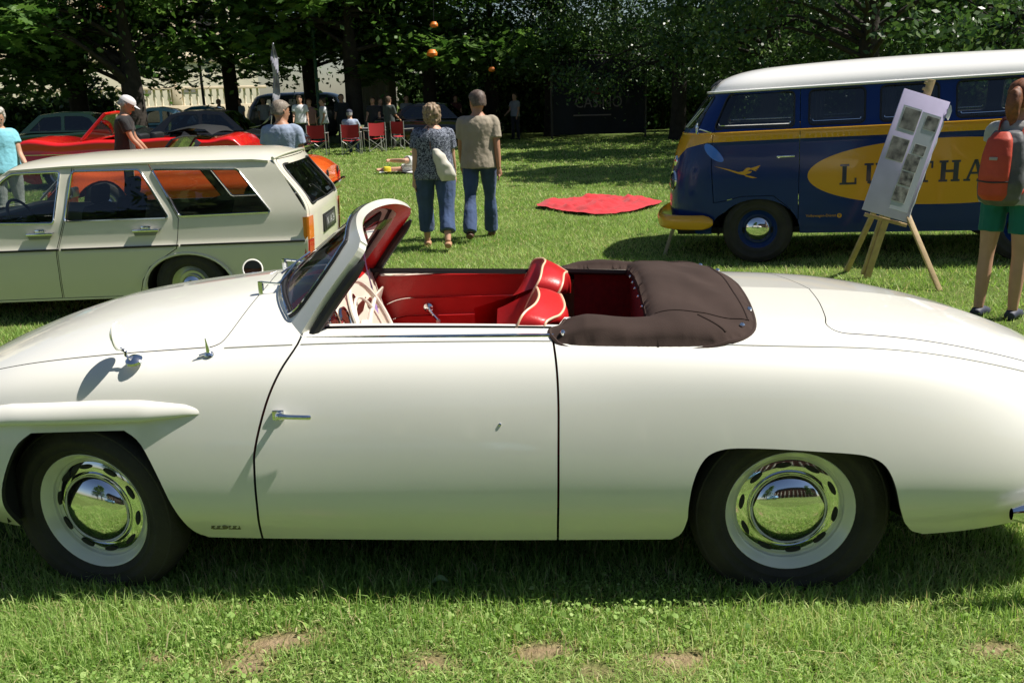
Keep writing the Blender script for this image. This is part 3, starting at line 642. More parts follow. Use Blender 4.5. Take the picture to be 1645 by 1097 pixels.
for sg in (-1, 1):
    fr = seat_curve([(826, 535, -.50), (836, 512, -.49), (845, 500, -.46), (860, 488, -.40), (866, 475, -.30), (863, 463, -.18)], 0)
    bk = seat_curve([(871, 535, -.50), (877, 518, -.49), (887, 511, -.45), (900, 505, -.38), (907, 491, -.28), (901, 474, -.17)], 0)
    if sg > 0: fr = [np.array([p[0] + .015, -p[1], p[2] + .012]) for p in fr]; bk = [np.array([p[0] + .015, -p[1], p[2] + .012]) for p in bk]
    cf = np.mean(fr, 0); cb = np.mean(bk, 0); nf = len(fr); rows = []
    for (k, dx) in ((.03, -.012), (.45, -.016), (.8, -.010), (.96, -.002)): rows.append([cf + (p - cf) * [1, k, 1 - (1 - k) * .85] + [dx - (cf[2] - (cf[2] + (p[2] - cf[2]) * (1 - (1 - k) * .85))) * 0, 0, 0] for p in fr])
    for k in np.linspace(0, 1, 6): rows.append([p * (1 - k) + q_ * k + np.array([0, 0, .006 * math.sin(PI * k)]) for p, q_ in zip(fr, bk)])
    for (k, dx) in ((.96, .004), (.8, .012), (.45, .018), (.03, .016)): rows.append([cb + (p - cb) * [1, k, 1 - (1 - k) * .85] + [dx, 0, 0] for p in bk])
    st = part('seat', M_REDL, CAR, lambda m: m.grid(rows), sharp=75)
    for cv in (fr, bk): part('piping', M_PIPE, st, lambda m: m.tube(cv, .0045, 6))
    part('seat_cushion', M_REDL, st, lambda m: m.box((-.02, sg * .285, .50), (.50, .46, .16), Matrix.Rotation(-.12, 3, 'Y'), bev=.04))
# --- folded hood cover
M_TONN = mat('brown_canvas', (.046, .031, .026), .95, spec=.15, noise_amt=.12, noise_scale=5, bump=.1, bump_scale=260)
half = [(.452, -.455), (.435, -.50), (.402, -.522), (.405, -.565), (.44, -.598), (.55, -.612), (.75, -.618), (.9, -.612), (1.0, -.59), (1.065, -.54), (1.10, -.45), (1.12, -.25), (1.13, 0)]
half_in = [(.738, 0), (.735, -.3), (.73, -.44), (.715, -.455), (.6, -.458)]
ol = half_in[::-1][::1]
outer_t = smoothpts(half, 4); inner_t = smoothpts(half_in, 3)
loop = [tuple(p) for p in outer_t] + [(p[0], -p[1]) for p in outer_t[::-1][1:]] + [(p[0], -p[1]) for p in inner_t[::-1]] + [tuple(p) for p in inner_t[1:]]
loop = resample(loop, .015); TUV, TT = tri2d([loop], (.38, -.65), (1.16, .65), (.016, .016)); tc_ = TUV[TT].mean(1); tin = inpoly(tc_, loop)
_L = np.array(loop)
def tonn(uv):
    d = np.sqrt(((uv[:, None, :] - _L[None]) ** 2).sum(2)).min(1); x = uv[:, 0]; ay = np.abs(uv[:, 1])
    g = {k: _cs[k](x) for k in ('yc', 'zc', 'zt')}; zb = np.where(ay < g['yc'], g['zt'] + (g['zc'] - g['zt']) * (ay / g['yc']) ** 2, g['zc'] - (ay - g['yc']) * 1.1)
    fold = .006 * np.sin(x * 19 + 4 * uv[:, 1]) * np.exp(-((ay - .52) / .09) ** 2) + .006 * np.sin(uv[:, 1] * 17 + x * 31) * np.exp(-((x - .98) / .1) ** 2)
    nz = np.array([noise.noise(Vector((a * 7, b * 5, 3.1))) for a, b in uv]) * .007 + np.array([noise.noise(Vector((a * 22, b * 13, 1.1))) for a, b in uv]) * .0025
    edge = 1 - np.exp(-d / .02)
    return np.stack([x, uv[:, 1], zb + .006 + edge * (.042 + fold + nz * .8 * np.clip(d / .09, 0, 1)) * np.clip((x - .36) / .16, .35, 1) * np.clip(1 - .45 * np.clip((x - .85) / .3, 0, 1), 0, 1)], 1)
sc_ = sheet('soft_top_cover', TUV, TT[tin], tonn, M_TONN, CAR, flange=.025)
hem = tonn(np.array([p for p in outer_t] + [(p[0], -p[1]) for p in outer_t[::-1][1:]]))
for ln_ in ([(1.075, y) for y in np.linspace(-.47, .47, 30)], [(x, -.47) for x in np.linspace(.76, 1.07, 16)], [(x, .47) for x in np.linspace(.76, 1.07, 16)], [(.90 + .08 * k, -.49 - .085 * k) for k in np.linspace(0, 1, 10)]): part('cover_seam', M_TONN, sc_, lambda m: m.tube([q_ + [0, 0, .0005] for q_ in tonn(np.array(ln_))], .0035, 6))
part('cover_hem', M_TONN, sc_, lambda m: m.tube([h_ + [0, 0, -.002] for h_ in hem], .008, 6))
q = tonn(np.array([(.443, -.575), (1.045, -.515), (1.10, -.36), (1.105, .30), (1.06, .47)]))
for p in q: part('snap_fastener', M_CHROME, sc_, lambda m: m.lathe([(.009, -.004), (.009, .005), (.006, .009), (.001, .010)], 12, p + np.array([0, 0, .001]), (0, -.3, 1)))
for y in (-.33, -.17, -.03, .08, .2): part('snap_fastener', M_CHROME, sc_, lambda m: m.lathe([(.007, 0), (.006, .005), (.001, .006)], 10, (.752 - .024, y, .953), (-1, 0, .3)))
# --- small fittings
def oval_mirror(parent, base, head, nrm, w, h, mk):
    N = Vector(nrm).normalized(); X = N.cross(Vector((0, 0, 1))).normalized(); Y = X.cross(N)
    o = part('wing_mirror', M_CHROME, parent, lambda m: (m.lathe([(.03, 0), (.028, .008), (.016, .018), (.001, .02)], 16, base, (0, -.35 if base[1] < 0 else .35, 1)), m.tube(smoothpts([base, Vector(base) + Vector((-.025, 0, .018)), Vector(head) - Y * (h + .008) + Vector((.02, 0, .0)), Vector(head) - Y * h * .9], 4), .0055),
        m.lathe([(.001, .018), (w * .5, .015), (w * .9, .004), (w, -.004), (w * .95, -.007)], 24, head, -N)))
    part('mirror_rim', M_CREAM, o, lambda m: m.tube([Vector(head) + N * .004 + X * (math.cos(a) * w) + Y * (math.sin(a) * w) for a in np.linspace(0, 2 * PI, 29)[:-1]], .0045, 6, closed=True))
    part('mirror_glass', M_MIRROR, o, lambda m: m.lathe([(w * .94, 0), (.001, .001)], 24, Vector(head) + N * .007, N)); return o
oval_mirror(CAR, (-.985, -.668, .872), (-1.035, -.665, .958), (.99, .10, .05), .045, .045, None)
oval_mirror(CAR, (-1.075, .66, .875), (-1.045, .70, .915), (.30, -.93, .20), .045, .045, None)
p, n = s_pt(-.745, .70, 0)
part('aerial_base', M_CHROME, CAR, lambda m: (m.lathe([(.018, 0), (.016, .006), (.009, .012), (.007, .03), (.004, .045), (.0025, .062), (.001, .063)], 14, p, Vector((0, -.25, 1))), m.tube([p + np.array([-.03, -.01, .0]), p + np.array([0, -.004, .008])], .004)))
def on_s(px, py): q = uv_at(px, py, 0, .72); return s_pt(q[0], q[1])
p, n = on_s(450, 667); p2, n2 = on_s(497, 669)
part('door_handle', M_CHROME, door, lambda m: (m.tube(smoothpts([p + n * .004, p + n * .03, p + n * .036 + np.array([.02, 0, -.002]), p2 + n2 * .034, p2 + n2 * .030 + np.array([.008, 0, 0])], 4), [.012] * 8 + [.0085] * 9, 10, flat=.7), m.box(p + n * .003 + np.array([-.005, 0, .002]), (.04, .012, .035), bev=.004)))
p, n = on_s(803, 682)
part('door_lock', M_CHROME, door, lambda m: m.lathe([(.0055, 0), (.005, .003), (.001, .004)], 12, p, Vector(n)))
M_BADGE = mat('bronze_badge', (.22, .21, .14), .4, metal=.6)
p, n = on_s(362, 846); nv = Vector(n); bx_ = Vector((1, 0, 0)); bx_ = (bx_ - nv * bx_.dot(nv)).normalized(); by_ = nv.cross(bx_) if nv.cross(bx_).z > 0 else -nv.cross(bx_)
def badge(m):
    m.lathe([(.011, 0), (.009, .003), (.001, .0035)], 16, p, nv)
    for s in (-1, 1):
        for k in range(4): m.prism([(-.0035, -.007), (.0035, -.007), (.0035, .007), (.0012, .007), (.0012, -.004), (-.0035, -.004)] if (k % 2) else [(-.004, -.007), (-.0015, -.007), (-.0015, .005), (.004, .005), (.004, .007), (-.004, .007)], .003, Vector(p) + nv * .001 + bx_ * s * (.018 + k * .0098), bx_, by_)
        m.prism([(-.042, -.0105), (.0, -.0105), (.0, -.0085), (-.042, -.0085)], .003, Vector(p) + nv * .001 + bx_ * (.045 if s > 0 else -.003) * 1.15, bx_, by_)
part('maker_badge', M_BADGE, CAR, badge)
def bump(xs, z):
    return [(xs[0] + k, y, z) for (k, y) in ((0, 0), (.01, .25), (.05, .48), (.16, .68), (.36, .76), (.50, .775))]
for sg, x0, z in ((1, 2.52, .375), (-1, -2.14, .36)):
    pts = [(x0 - sg * k, y, zz) for (k, y, zz) in bump((0,), z)] if False else [(x0 - sg * k, y, z) for (k, y) in ((0, 0), (.012, .25), (.06, .48), (.17, .66), (.36, .765), (.66 if sg > 0 else .45, .792))]
    full = smoothpts([(a, -b, c) for a, b, c in pts[::-1]] + pts[1:], 5)
    rows = []
    for i, P in enumerate(full):
        t = Vector(full[min(i + 1, len(full) - 1)] - full[max(i - 1, 0)]).normalized(); N = Vector((t.y, -t.x, 0)); k = min(1, min(i, len(full) - 1 - i) / 3 + .15) ** .5
        rows.append([Vector(P) + N * (math.cos(a) * .03 * k) + Vector((0, 0, math.sin(a) * .052 * k)) for a in np.linspace(0, 2 * PI, 13)[:-1]])
    part('bumper', M_CHROME, CAR, lambda m: m.grid(rows, wrap=True), sharp=80)
for sg in (-1, 1):
    c = Vector(s_pt(2.2, .60)[0]); c.y *= -sg
    part('tail_lamp', M_REDLENS, CAR, lambda m: m.lathe([(.04, -.02), (.038, .01), (.025, .022), (.001, .026)], 18, c, (1, .9 * sg, .2)))
    c = Vector(s_pt(-1.9, .55)[0]); c.y *= -sg
    hl = part('headlamp', M_CHROME, CAR, lambda m: m.lathe([(.085, -.08), (.092, .01), (.086, .02), (.078, .018)], 28, c, (-1, .35 * sg, .1)))
    part('lens', M_CGLASS, hl, lambda m: m.lathe([(.08, .018), (.06, .03), (.03, .037), (.001, .039)], 28, c, (-1, .35 * sg, .1)))
# inside of the windscreen: driving mirror, tinted visor, ribbon
a = Wo(-.05 * WS)(np.array([[.02, .33]]))[0]
part('driving_mirror', M_CHROME, CAR, lambda m: (m.tube([Wo(-.01 * WS)(np.array([[.02, .39]]))[0], a], .005), m.box(a + np.array([.0, 0, -.02]), (.012, .17, .055), Matrix.Rotation(-.2, 3, 'Y'), bev=.005)))
rb = [a + np.array([.01, -.02, 0]), a + np.array([.015, -.02, -.12]), a + np.array([.035, -.015, -.24]), a + np.array([.05, -.01, -.36])]
ribbon = part('mirror_ribbon', mat('lilac_ribbon', (.42, .30, .62), .5), CAR, lambda m: m.grid([[(p[0] - .004, p[1] - .006 * math.cos(i * .5), p[2]), (p[0] + .004, p[1] + .006 * math.cos(i * .5), p[2])] for i, p in enumerate(smoothpts(rb, 5))]))
M_VISOR = glass_mat('smoked_visor', (.45, .22, .26))
sheet('sun_visor', WUV, WT[inpoly(wc, [(.16, .30), (.36, .30), (.37, .36), (.16, .36)])], Wo(-.05 * WS), M_VISOR, CAR, flip=WS > 0)
# ================================================================== cream estate car
def vframe(P0, yaw, g, pitch=0.0):
    """local frame of a vehicle; P0 = a point of the near side plane. Returns root matrix and pixel->local"""
    ex = np.array([math.cos(yaw) * math.cos(pitch), math.sin(yaw) * math.cos(pitch), math.sin(pitch)]); ey = np.array([-math.sin(yaw), math.cos(yaw), 0]); ez = np.cross(ex, ey)
    P0 = np.array(P0, float)
    def f(px, py, dy=0.0):
        P = on_plane(px, py, P0 + ey * dy, ey) - P0; return np.array([P @ ex, P @ ez - g])
    def mw(half):
        o = P0 + ey * half + ez * g
        return Matrix(((ex[0], ey[0], ez[0], o[0]), (ex[1], ey[1], ez[1], o[1]), (ex[2], ey[2], ez[2], o[2]), (0, 0, 0, 1)))
    return f, mw
def regions(outline, polys, lo, hi, step, seg=.02):
    """triangulate an outline with inner polygons; returns uv, tris, masks (in outline, in each poly)"""
    ol = resample(outline, seg); ps = [resample(p, seg) for p in polys]
    uv, tr = tri2d([ol] + ps, lo, hi, step); c = uv[tr].mean(1); return uv, tr, inpoly(c, ol), [inpoly(c, p) for p in ps]
def rounded(poly, r, n=4):
    """round the corners of a polygon"""
    P = [np.array(p, float) for p in poly]; out = []; m = len(P)
    for i in range(m):
        a, b, c = P[i - 1], P[i], P[(i + 1) % m]; u = a - b; v = c - b; lu, lv = np.linalg.norm(u), np.linalg.norm(v); k = min(r, lu * .45, lv * .45)
        p0 = b + u / lu * k; p1 = b + v / lv * k
        for j in range(n + 1): t = j / n; out.append((1 - t) ** 2 * p0 + 2 * t * (1 - t) * b + t * t * p1)
    return out
WF, WM = vframe((-3.19, 7.28, 0), math.radians(1), -.11, math.radians(.5))
WAG = empty('estate_car'); WAG.matrix_world = WM(.80)
tag(WAG, 'cream estate car with black waist strip and sloping tailgate parked behind the ivory car', 'car')
M_WAG = mat('cream_paint', (.72, .685, .57), .25, coat=.7, noise_amt=.012, noise_scale=3)
_wy = pchip([.15, .22, .40, .60, .645, .655, .87, .90, 1.10, 1.30, 1.36], [.72, .735, .775, .798, .80, .796, .768, .762, .705, .648, .62])
def WS_(uv): return np.stack([uv[:, 0], -_wy(uv[:, 1]), uv[:, 1]], 1)
def WSm(uv): p = WS_(uv); p[:, 1] *= -1; return p
w1 = rounded([(-1.30, .885), (-1.02, 1.22), (-.94, 1.272), WF(94, 277, .12), WF(87, 359, .04)], .03)
w2 = rounded([WF(113, 276, .12), WF(222, 273, .12), WF(272, 350, .04), WF(104, 356, .04)], .03)
w3 = rounded([WF(242, 273, .12), WF(380, 272, .12), WF(436, 341, .04), WF(289, 348, .04)], .03)
XR, XF = .46, -2.01
def arch_poly(x, r, zt=None): return [(x - r - .01, .1)] + [(x + r * math.cos(a), .27 + r * .80 * math.sin(a)) for a in np.linspace(PI, 0, 18)] + [(x + r + .01, .1)]
tail_pts = [(1.39, .20), (1.455, .30), (1.48, .47), (1.495, .62), (1.505, .872)]
side = [(-2.50, .20)] + tail_pts + [(1.27, 1.262), (1.20, 1.312), (1.05, 1.322), (0, 1.325), (-.7, 1.315), (-.95, 1.295), (-1.08, 1.22), (-1.42, .90), (-1.6, .875), (-2.3, .82), (-2.58, .76), (-2.63, .62), (-2.6, .35)]
gapB = [WF(100, 360), WF(92, 405), WF(95, 440), WF(97, 482)]; gapC = [WF(285, 352), WF(285, 380), WF(284, 400), WF(240, 430), WF(228, 452), WF(222, 478)]
door_r = [gapB[3], gapB[2], gapB[1], gapB[0], (-.42, 1.315), (.20, 1.318)] + gapC
door_f = [(-1.62, .215), (-1.60, .6), (-1.55, .88), (-1.42, .90), (-1.06, 1.20), (-.93, 1.29), (-.43, 1.3149)] + [p + np.array([-.006, 0]) for p in gapB]
dr_i, df_i = offset_poly(resample(door_r, .02), .006), offset_poly(resample(door_f, .02), .006)
UVw, TRw, ino, (a1, a2, ar, af, dR, dRi, dF, dFi, q3) = regions(side, [w1, w2, arch_poly(XR, .375), arch_poly(XF, .36), door_r, dr_i, door_f, df_i, w3], (-2.7, .1), (1.5, 1.35), (.06, .05))
basem = ino & ~a1 & ~a2 & ~q3 & ~ar & ~af
sheet('side_panel', UVw, TRw[basem & ~dR & ~dF], WS_, M_WAG, WAG, flange=.02)
sheet('side_panel', UVw, TRw[basem & ~dR & ~dF], WSm, M_WAG, WAG, flip=True, flange=.02)
dfr = []
for f_, fl in ((WS_, False), (WSm, True)):
    d1 = sheet('front_door', UVw, TRw[basem & dFi], f_, M_WAG, WAG, flip=fl, flange=.02, flange_mat=M_SEAL_GAP); d2 = sheet('rear_door', UVw, TRw[basem & dRi], f_, M_WAG, WAG, flip=fl, flange=.02, flange_mat=M_SEAL_GAP); dfr.append((d1, d2))
    for poly, msk, par in ((w1, a1, d1), (w2, a2, d2), (w3, q3, WAG)):
        sg = 1 if not fl else -1
        def inn(uv, f_=f_, sg=sg): p = f_(uv); p[:, 1] += .012 * sg; return p
        w = sheet('window', UVw, TRw[msk & ino], inn, M_GLASS, par, flip=fl)
        L3 = f_(np.array(poly)); 
        if par is WAG or sg > 0: part('window_trim', M_CHROME, w, lambda m: m.tube([(p[0], p[1] - .004 * sg, p[2]) for p in L3], .0085, 6, closed=True))
# roof, screen, hood, nose
def sec(x, y0, z0, zc, n=13): return [(x, y0 * u, zc - (zc - z0) * abs(u) ** 2.6) for u in np.linspace(-1, 1, n)]
roof_rows = [sec(-.97, .648, 1.297, 1.355), sec(-.85, .644, 1.309, 1.375), sec(-.5, .643, 1.319, 1.398), sec(0, .64, 1.327, 1.408), sec(.6, .64, 1.326, 1.408), sec(1.07, .641, 1.322, 1.395), sec(1.17, .642, 1.314, 1.374), sec(1.22, .646, 1.300, 1.345)]
roof = part('roof', M_WAG, WAG, lambda m: m.grid(roof_rows), sharp=60)
for sg in (-1, 1): part('rain_gutter', M_WAG, roof, lambda m: m.tube([(x, sg * (.652), z) for x, z in ((-1.4, .93), (-1.07, 1.225), (-.95, 1.297), (-.5, 1.317), (0, 1.325), (.6, 1.325), (1.07, 1.32), (1.20, 1.305))], .011, 6))
part('hood', M_WAG, WAG, lambda m: m.grid([sec(-1.44, .765, .895, .935), sec(-1.9, .765, .86, .905), sec(-2.4, .765, .80, .845), sec(-2.6, .76, .74, .78), sec(-2.64, .76, .55, .6), sec(-2.6, .75, .3, .3)]), sharp=60)
part('windscreen', M_GLASS, WAG, lambda m: m.grid([[(-1.43 - .03 * (1 - u * u), .74 * u, .905 + .02 * (1 - u * u)) for u in np.linspace(-1, 1, 9)], [(-.985 - .03 * (1 - u * u), .63 * u, 1.297 + .05 * (1 - abs(u) ** 2.6)) for u in np.linspace(-1, 1, 9)]]))
# tailgate
_tx = pchip([.2, .30, .47, .62, .872, 1.262, 1.345], [1.39, 1.455, 1.48, 1.495, 1.505, 1.27, 1.22])
def TG(uv):
    y, z = uv[:, 0], uv[:, 1]; u = np.clip(np.abs(y) / _wy(z), 0, 1); return np.stack([_tx(z) + .045 * (1 - u ** 2.2) + 0 * y, y * np.where(z > .87, 1, 1), z], 1)
tg_out = [(-_wy(z) + .002, z) for z in np.linspace(.21, 1.33, 24)] + [(_wy(z) - .002, z) for z in np.linspace(1.33, .21, 24)]
tgw = rounded([(-.60, .93), (.60, .93), (.545, 1.262), (-.545, 1.262)], .05)
tgl = rounded([(-.70, .50), (.70, .50), (.705, .90), (.60, 1.315), (-.60, 1.315), (-.705, .90)], .04); tgl_i = offset_poly(resample(tgl, .02), .006)
UVt, TRt, it, (iw, il, ili) = regions([(float(a), float(b)) for a, b in tg_out], [tgw, tgl, tgl_i], (-.82, .2), (.82, 1.36), (.06, .05))
sheet('rear_panel', UVt, TRt[it & ~il], TG, M_WAG, WAG, flange=.01)
tg = sheet('tailgate', UVt, TRt[il & ili & ~iw], TG, M_WAG, WAG, flange=.015, flange_mat=M_SEAL_GAP)
def TGi(uv): p = TG(uv); p[:, 0] -= .012; return p
rw = sheet('rear_window', UVt, TRt[iw], TGi, M_GLASSD, tg)
part('rear_window_seal', M_SEAL_GAP, rw, lambda m: m.tube(TG(np.array(tgw)), .012, 6, closed=True))
pl = part('number_plate', mat('dark_plate', (.05, .05, .055), .35), tg, lambda m: m.box((1.552, .0, .72), (.012, .46, .115), bev=.003))
part('plate_surround', M_BLACKPL, pl, lambda m: m.box((1.546, .0, .72), (.012, .60, .16), bev=.003))
V, Fs = text_mesh('N  1A 24', .10); lt = MB(); lt.add([(1.5595, v[0] * .95, .72 + v[1]) for v in V], Fs); lt.build('plate_characters', mat('plate_white', (.6, .6, .62), .4), pl, smooth=False)
for sg in (-1, 1):
    y0, y1 = .66, .785
    def lamp(z0, z1, mt, nm):
        part(nm, mt, WAG, lambda m: m.grid([[(float(_tx(z)) + .014 + .045 * (1 - (abs(yy) / .8) ** 2.2), sg * yy, z) for z in np.linspace(z0, z1, 6)] for yy in (y0, .72, y1)] + [[(float(_tx(z)) - .02, sg * (y1 + .012), z) for z in np.linspace(z0, z1, 6)], [(float(_tx(z)) - .035, sg * (y1 + .004), z) for z in np.linspace(z0, z1, 6)]]), sharp=50)
    lamp(.655, .845, M_AMBER, 'tail_lamp'); lamp(.50, .65, M_REDLENS, 'tail_lamp')
part('rear_bumper', M_CHROME, WAG, lambda m: m.box((1.56, 0, .40), (.07, 1.6, .11), bev=.02))
part('rear_wiper', M_BLACKPL, tg, lambda m: m.tube([(1.53, .05, .93), (1.455, -.2, 1.06)], .008))
part('window_sticker', mat('pale_sticker', (.6, .65, .7), .5), tg, lambda m: m.box((1.482, .38, .965), (.006, .18, .035), Matrix.Rotation(-.57, 3, 'Y')))
part('roof_lip', M_WAG, roof, lambda m: m.tube([(1.235 + .04 * (1 - u * u), .64 * u, 1.325 + .022 * (1 - abs(u) ** 2.6)) for u in np.linspace(-1, 1, 15)], .014, 8))
# strips, handles, mirrors
for sg in (-1, 1):
    for x0, x1 in ((-2.55, -1.61), (-1.60, -.585), (-.567, .415), (.43, 1.475)):
        part('waist_strip', M_SEAL_GAP, WAG, lambda m: m.box(((x0 + x1) / 2, sg * .803, .647), (x1 - x0, .010, .017), bev=.003))
    for x in (-.72, .16):
        h = part('door_handle', M_CHROME, WAG, lambda m: (m.box((x, sg * .806, .782), (.22, .028, .024), bev=.007), m.box((x, sg * .789, .795), (.08, .02, .05), bev=.004)))
        part('handle_recess', mat('handle_shell', (.25, .25, .24), .4), h, lambda m: m.prism([(-.115, .018), (.115, .018), (.07, -.036), (-.10, -.036)], .012, (x, sg * .789, .775)))
    part('door_mirror', M_STEEL, WAG, lambda m: (m.box((-1.16, sg * .86, .97), (.05, .15, .10), bev=.02), m.tube([(-1.16, sg * .75, .92), (-1.16, sg * .84, .95)], .012)))
for x in (XF, XR):
    for sg in (-1, 1):
        w = make_wheel('wheel', WAG, R=.30, rr=.175, w=.14, paint=M_STEEL, slots=0, hub=.09, ring=.12, ringmat=None, detail=0); w.location = (x, sg * .70, .295); w.rotation_euler = (0, 0, 0 if sg < 0 else PI)
        part('arch_lip', M_WAG, WAG, lambda m: m.tube([(x + (.385) * math.cos(a), sg * .797, .27 + .385 * .80 * math.sin(a)) for a in np.linspace(.1, PI - .1, 20)], .013, 6))
        part('wheel_well', M_DARK, WAG, lambda m: m.grid([[(x + .37 * math.cos(a), sg * yy, .27 + .30 * math.sin(a)) for a in np.linspace(-.4, PI + .4, 16)] for yy in (.765, .45)] + [[(x, sg * .45, .27)] * 16]))
part('floor_pan', M_DARK, WAG, lambda m: m.box((-.5, 0, .22), (3.9, 1.40, .06)))
M_VELOUR = mat('dark_velour', (.035, .022, .02), .9)
for sg in (-1, 1):
    fs = part('front_seat', M_VELOUR, WAG, lambda m: (m.box((-.72, sg * .36, .50), (.50, .48, .16), bev=.05), m.box((-.44, sg * .36, .72), (.14, .48, .52), Matrix.Rotation(.28, 3, 'Y'), bev=.05), m.box((-.36, sg * .36, 1.06), (.08, .26, .16), Matrix.Rotation(.2, 3, 'Y'), bev=.03)))
part('rear_bench', M_VELOUR, WAG, lambda m: (m.box((.12, 0, .50), (.48, 1.25, .16), bev=.05), m.box((.40, 0, .70), (.14, 1.25, .46), Matrix.Rotation(.3, 3, 'Y'), bev=.05)))
part('load_floor', M_VELOUR, WAG, lambda m: m.box((.95, 0, .62), (.95, 1.36, .03)))
part('dashboard', M_BLACKPL, WAG, lambda m: m.box((-1.32, 0, .82), (.24, 1.40, .20), bev=.05))
part('steering_wheel', M_BLACKPL, WAG, lambda m: (m.tube([(-1.06 + .19 * .4 * math.cos(a), -.36 + .19 * math.sin(a), .86 - .19 * .9 * math.cos(a)) for a in np.linspace(0, 2 * PI, 30)[:-1]], .013, 6, closed=True), m.tube([(-1.3, -.36, .74), (-1.06, -.36, .86)], .03)))
# ================================================================== blue and yellow van
BF, BM = vframe((2.45, 8.72, 0), math.radians(-18), -.03, math.radians(2.2))
BUS = empty('van'); BUS.matrix_world = BM(.86)
tag(BUS, 'vintage dark blue van with yellow band, yellow oval lettering and white roof', 'van')
M_BLUE = mat('dark_blue_paint', (.005, .026, .15), .2, spec=.25, coat=.15, noise_amt=.05, noise_scale=3); M_YEL = mat('amber_yellow_paint', (.72, .34, .016), .24, coat=.3, noise_amt=.02, noise_scale=3)
M_WHITE = mat('white_roof_paint', (.84, .83, .80), .3, coat=.6)
X0, X1 = -.90, 3.36                       # nose and tail in bus coordinates (front wheel at x = .05)
_bw = pchip([.30, .40, .60, .95, 1.21, 1.23, 1.31, 1.325, 1.5, 1.70, 1.75], [.80, .825, .845, .86, .856, .862, .862, .850, .80, .745, .73])
_bf = pchip([.30, .45, .65, .85, 1.10, 1.25, 1.33, 1.5, 1.70, 1.75], [-.86, -.885, -.90, -.885, -.835, -.785, -.74, -.63, -.48, -.46])
_br = pchip([.30, .6, 1.0, 1.3, 1.5, 1.70, 1.75], [3.30, 3.36, 3.37, 3.33, 3.26, 3.14, 3.10])
SA, SB = -1.28, 3.91
def BP(uv):
    """s in [0,1] around the near half plan outline (front centre - near side - rear centre), z"""
    s, z = uv[:, 0], uv[:, 1]; w, f, r = _bw(z), _bf(z), _br(z); Rf, Rr = .62, .45
    xs0, xs1 = f + Rf, r - Rr; e = 2 / 2.7       # between xs0 and xs1 s is the bus x itself
    th = np.clip((s - SA) / (xs0 - SA), 0, 1) * PI / 2; nx = xs0 - Rf * np.clip(np.cos(th), 0, 1) ** e; ny = w * np.clip(np.sin(th), 0, 1) ** e
    t2 = np.clip((s - xs1) / (SB - xs1), 0, 1) * PI / 2; rx = xs1 + Rr * np.clip(np.sin(t2), 0, 1) ** e; ry = w * np.clip(np.cos(t2), 0, 1) ** e
    x = np.where(s < xs0, nx, np.where(s > xs1, rx, s)); y = np.where(s < xs0, ny, np.where(s > xs1, ry, w)); return np.stack([x, -y, z], 1)
def BPm(uv): p = BP(uv); p[:, 1] *= -1; return p
_bq = np.stack(np.meshgrid(np.linspace(SA, SB, 900), np.linspace(.3, 1.75, 40), indexing='ij'), -1); _bx = BP(_bq.reshape(-1, 2)).reshape(900, 40, 3)
def s_of(x, z, lo=SA, hi=SB):
    j = int(round((z - .3) / 1.45 * 39)); j = min(39, max(0, j)); col = _bx[:, j, 0]; return float(np.interp(x, col, _bq[:, j, 0]))
def BQ(px, py, dy=0.0): x, z = BF(px, py, dy); return (s_of(x, z), z)
def q_(poly): return [(s_of(x, z), z) for x, z in poly]
win_d = rounded(q_([(-.37, 1.345), (.385, 1.335), (.385, 1.665), (-.235, 1.672)]), .05)
win_1 = rounded(q_([(.52, 1.345), (1.02, 1.345), (1.02, 1.668), (.52, 1.668)]), .05); win_2 = rounded(q_([(1.155, 1.345), (1.65, 1.345), (1.65, 1.668), (1.155, 1.668)]), .05)
win_3 = rounded(q_([(1.80, 1.345), (2.33, 1.345), (2.33, 1.668), (1.80, 1.668)]), .05); win_4 = rounded(q_([(2.47, 1.345), (2.86, 1.345), (2.84, 1.668), (2.47, 1.668)]), .05)
scr = rounded([(SA + .03, 1.36), (-.60, 1.36), (-.62, 1.665), (SA + .03, 1.665)], .05)
rwin = rounded([(3.45, 1.37), (SB + .2, 1.37), (SB + .2, 1.64), (3.45, 1.64)], .05)
def b_arch(x, r): return [(x - r, .2)] + [(x + r * math.cos(a), .33 + r * .80 * math.sin(a)) for a in np.linspace(PI, 0, 20)] + [(x + r, .2)]
arF, arR = b_arch(.055, .405), b_arch(2.455, .36)
ell = [(1.72 + 1.20 * math.copysign(abs(math.cos(a)) ** .92, math.cos(a)), .868 + .305 * math.sin(a)) for a in np.linspace(0, 2 * PI, 70)[:-1]]
band = resample([(-.40, 1.222)] + q_([(0, 1.225), (3.0, 1.225)]) + [(SB + .1, 1.225), (SB + .1, 1.318), (SA - .1, 1.318), (SA - .1, .62), (SA + .05, .66), (-.95, 1.02), (-.70, 1.17)], .03)
d_gap = [(-.335, .62), (-.345, 1.0), (-.345, 1.32), (-.30, 1.69), (.44, 1.69), (.445, 1.3), (.445, .45), (.43, .38), (.36, .55), (.20, .68), (-.1, .68)]
d_gi = offset_poly(resample(d_gap, .02), .006)
gut = 1.70
UVb, TRb, ib_, ms = regions([(SA, .30), (SB, .30), (SB, gut), (SA, gut)], [win_d, win_1, win_2, win_3, win_4, scr, rwin, arF, arR, ell, band, d_gap, d_gi], (SA, .3), (SB, gut), (.05, .05))
(md, m1, m2, m3, m4, msc, mrw, mf, mr, mell, mband, mg, mgi) = ms
wins = md | m1 | m2 | m3 | m4 | msc | mrw; solid = ib_ & ~wins & ~mf & ~mr; col_y = (mband | mell)
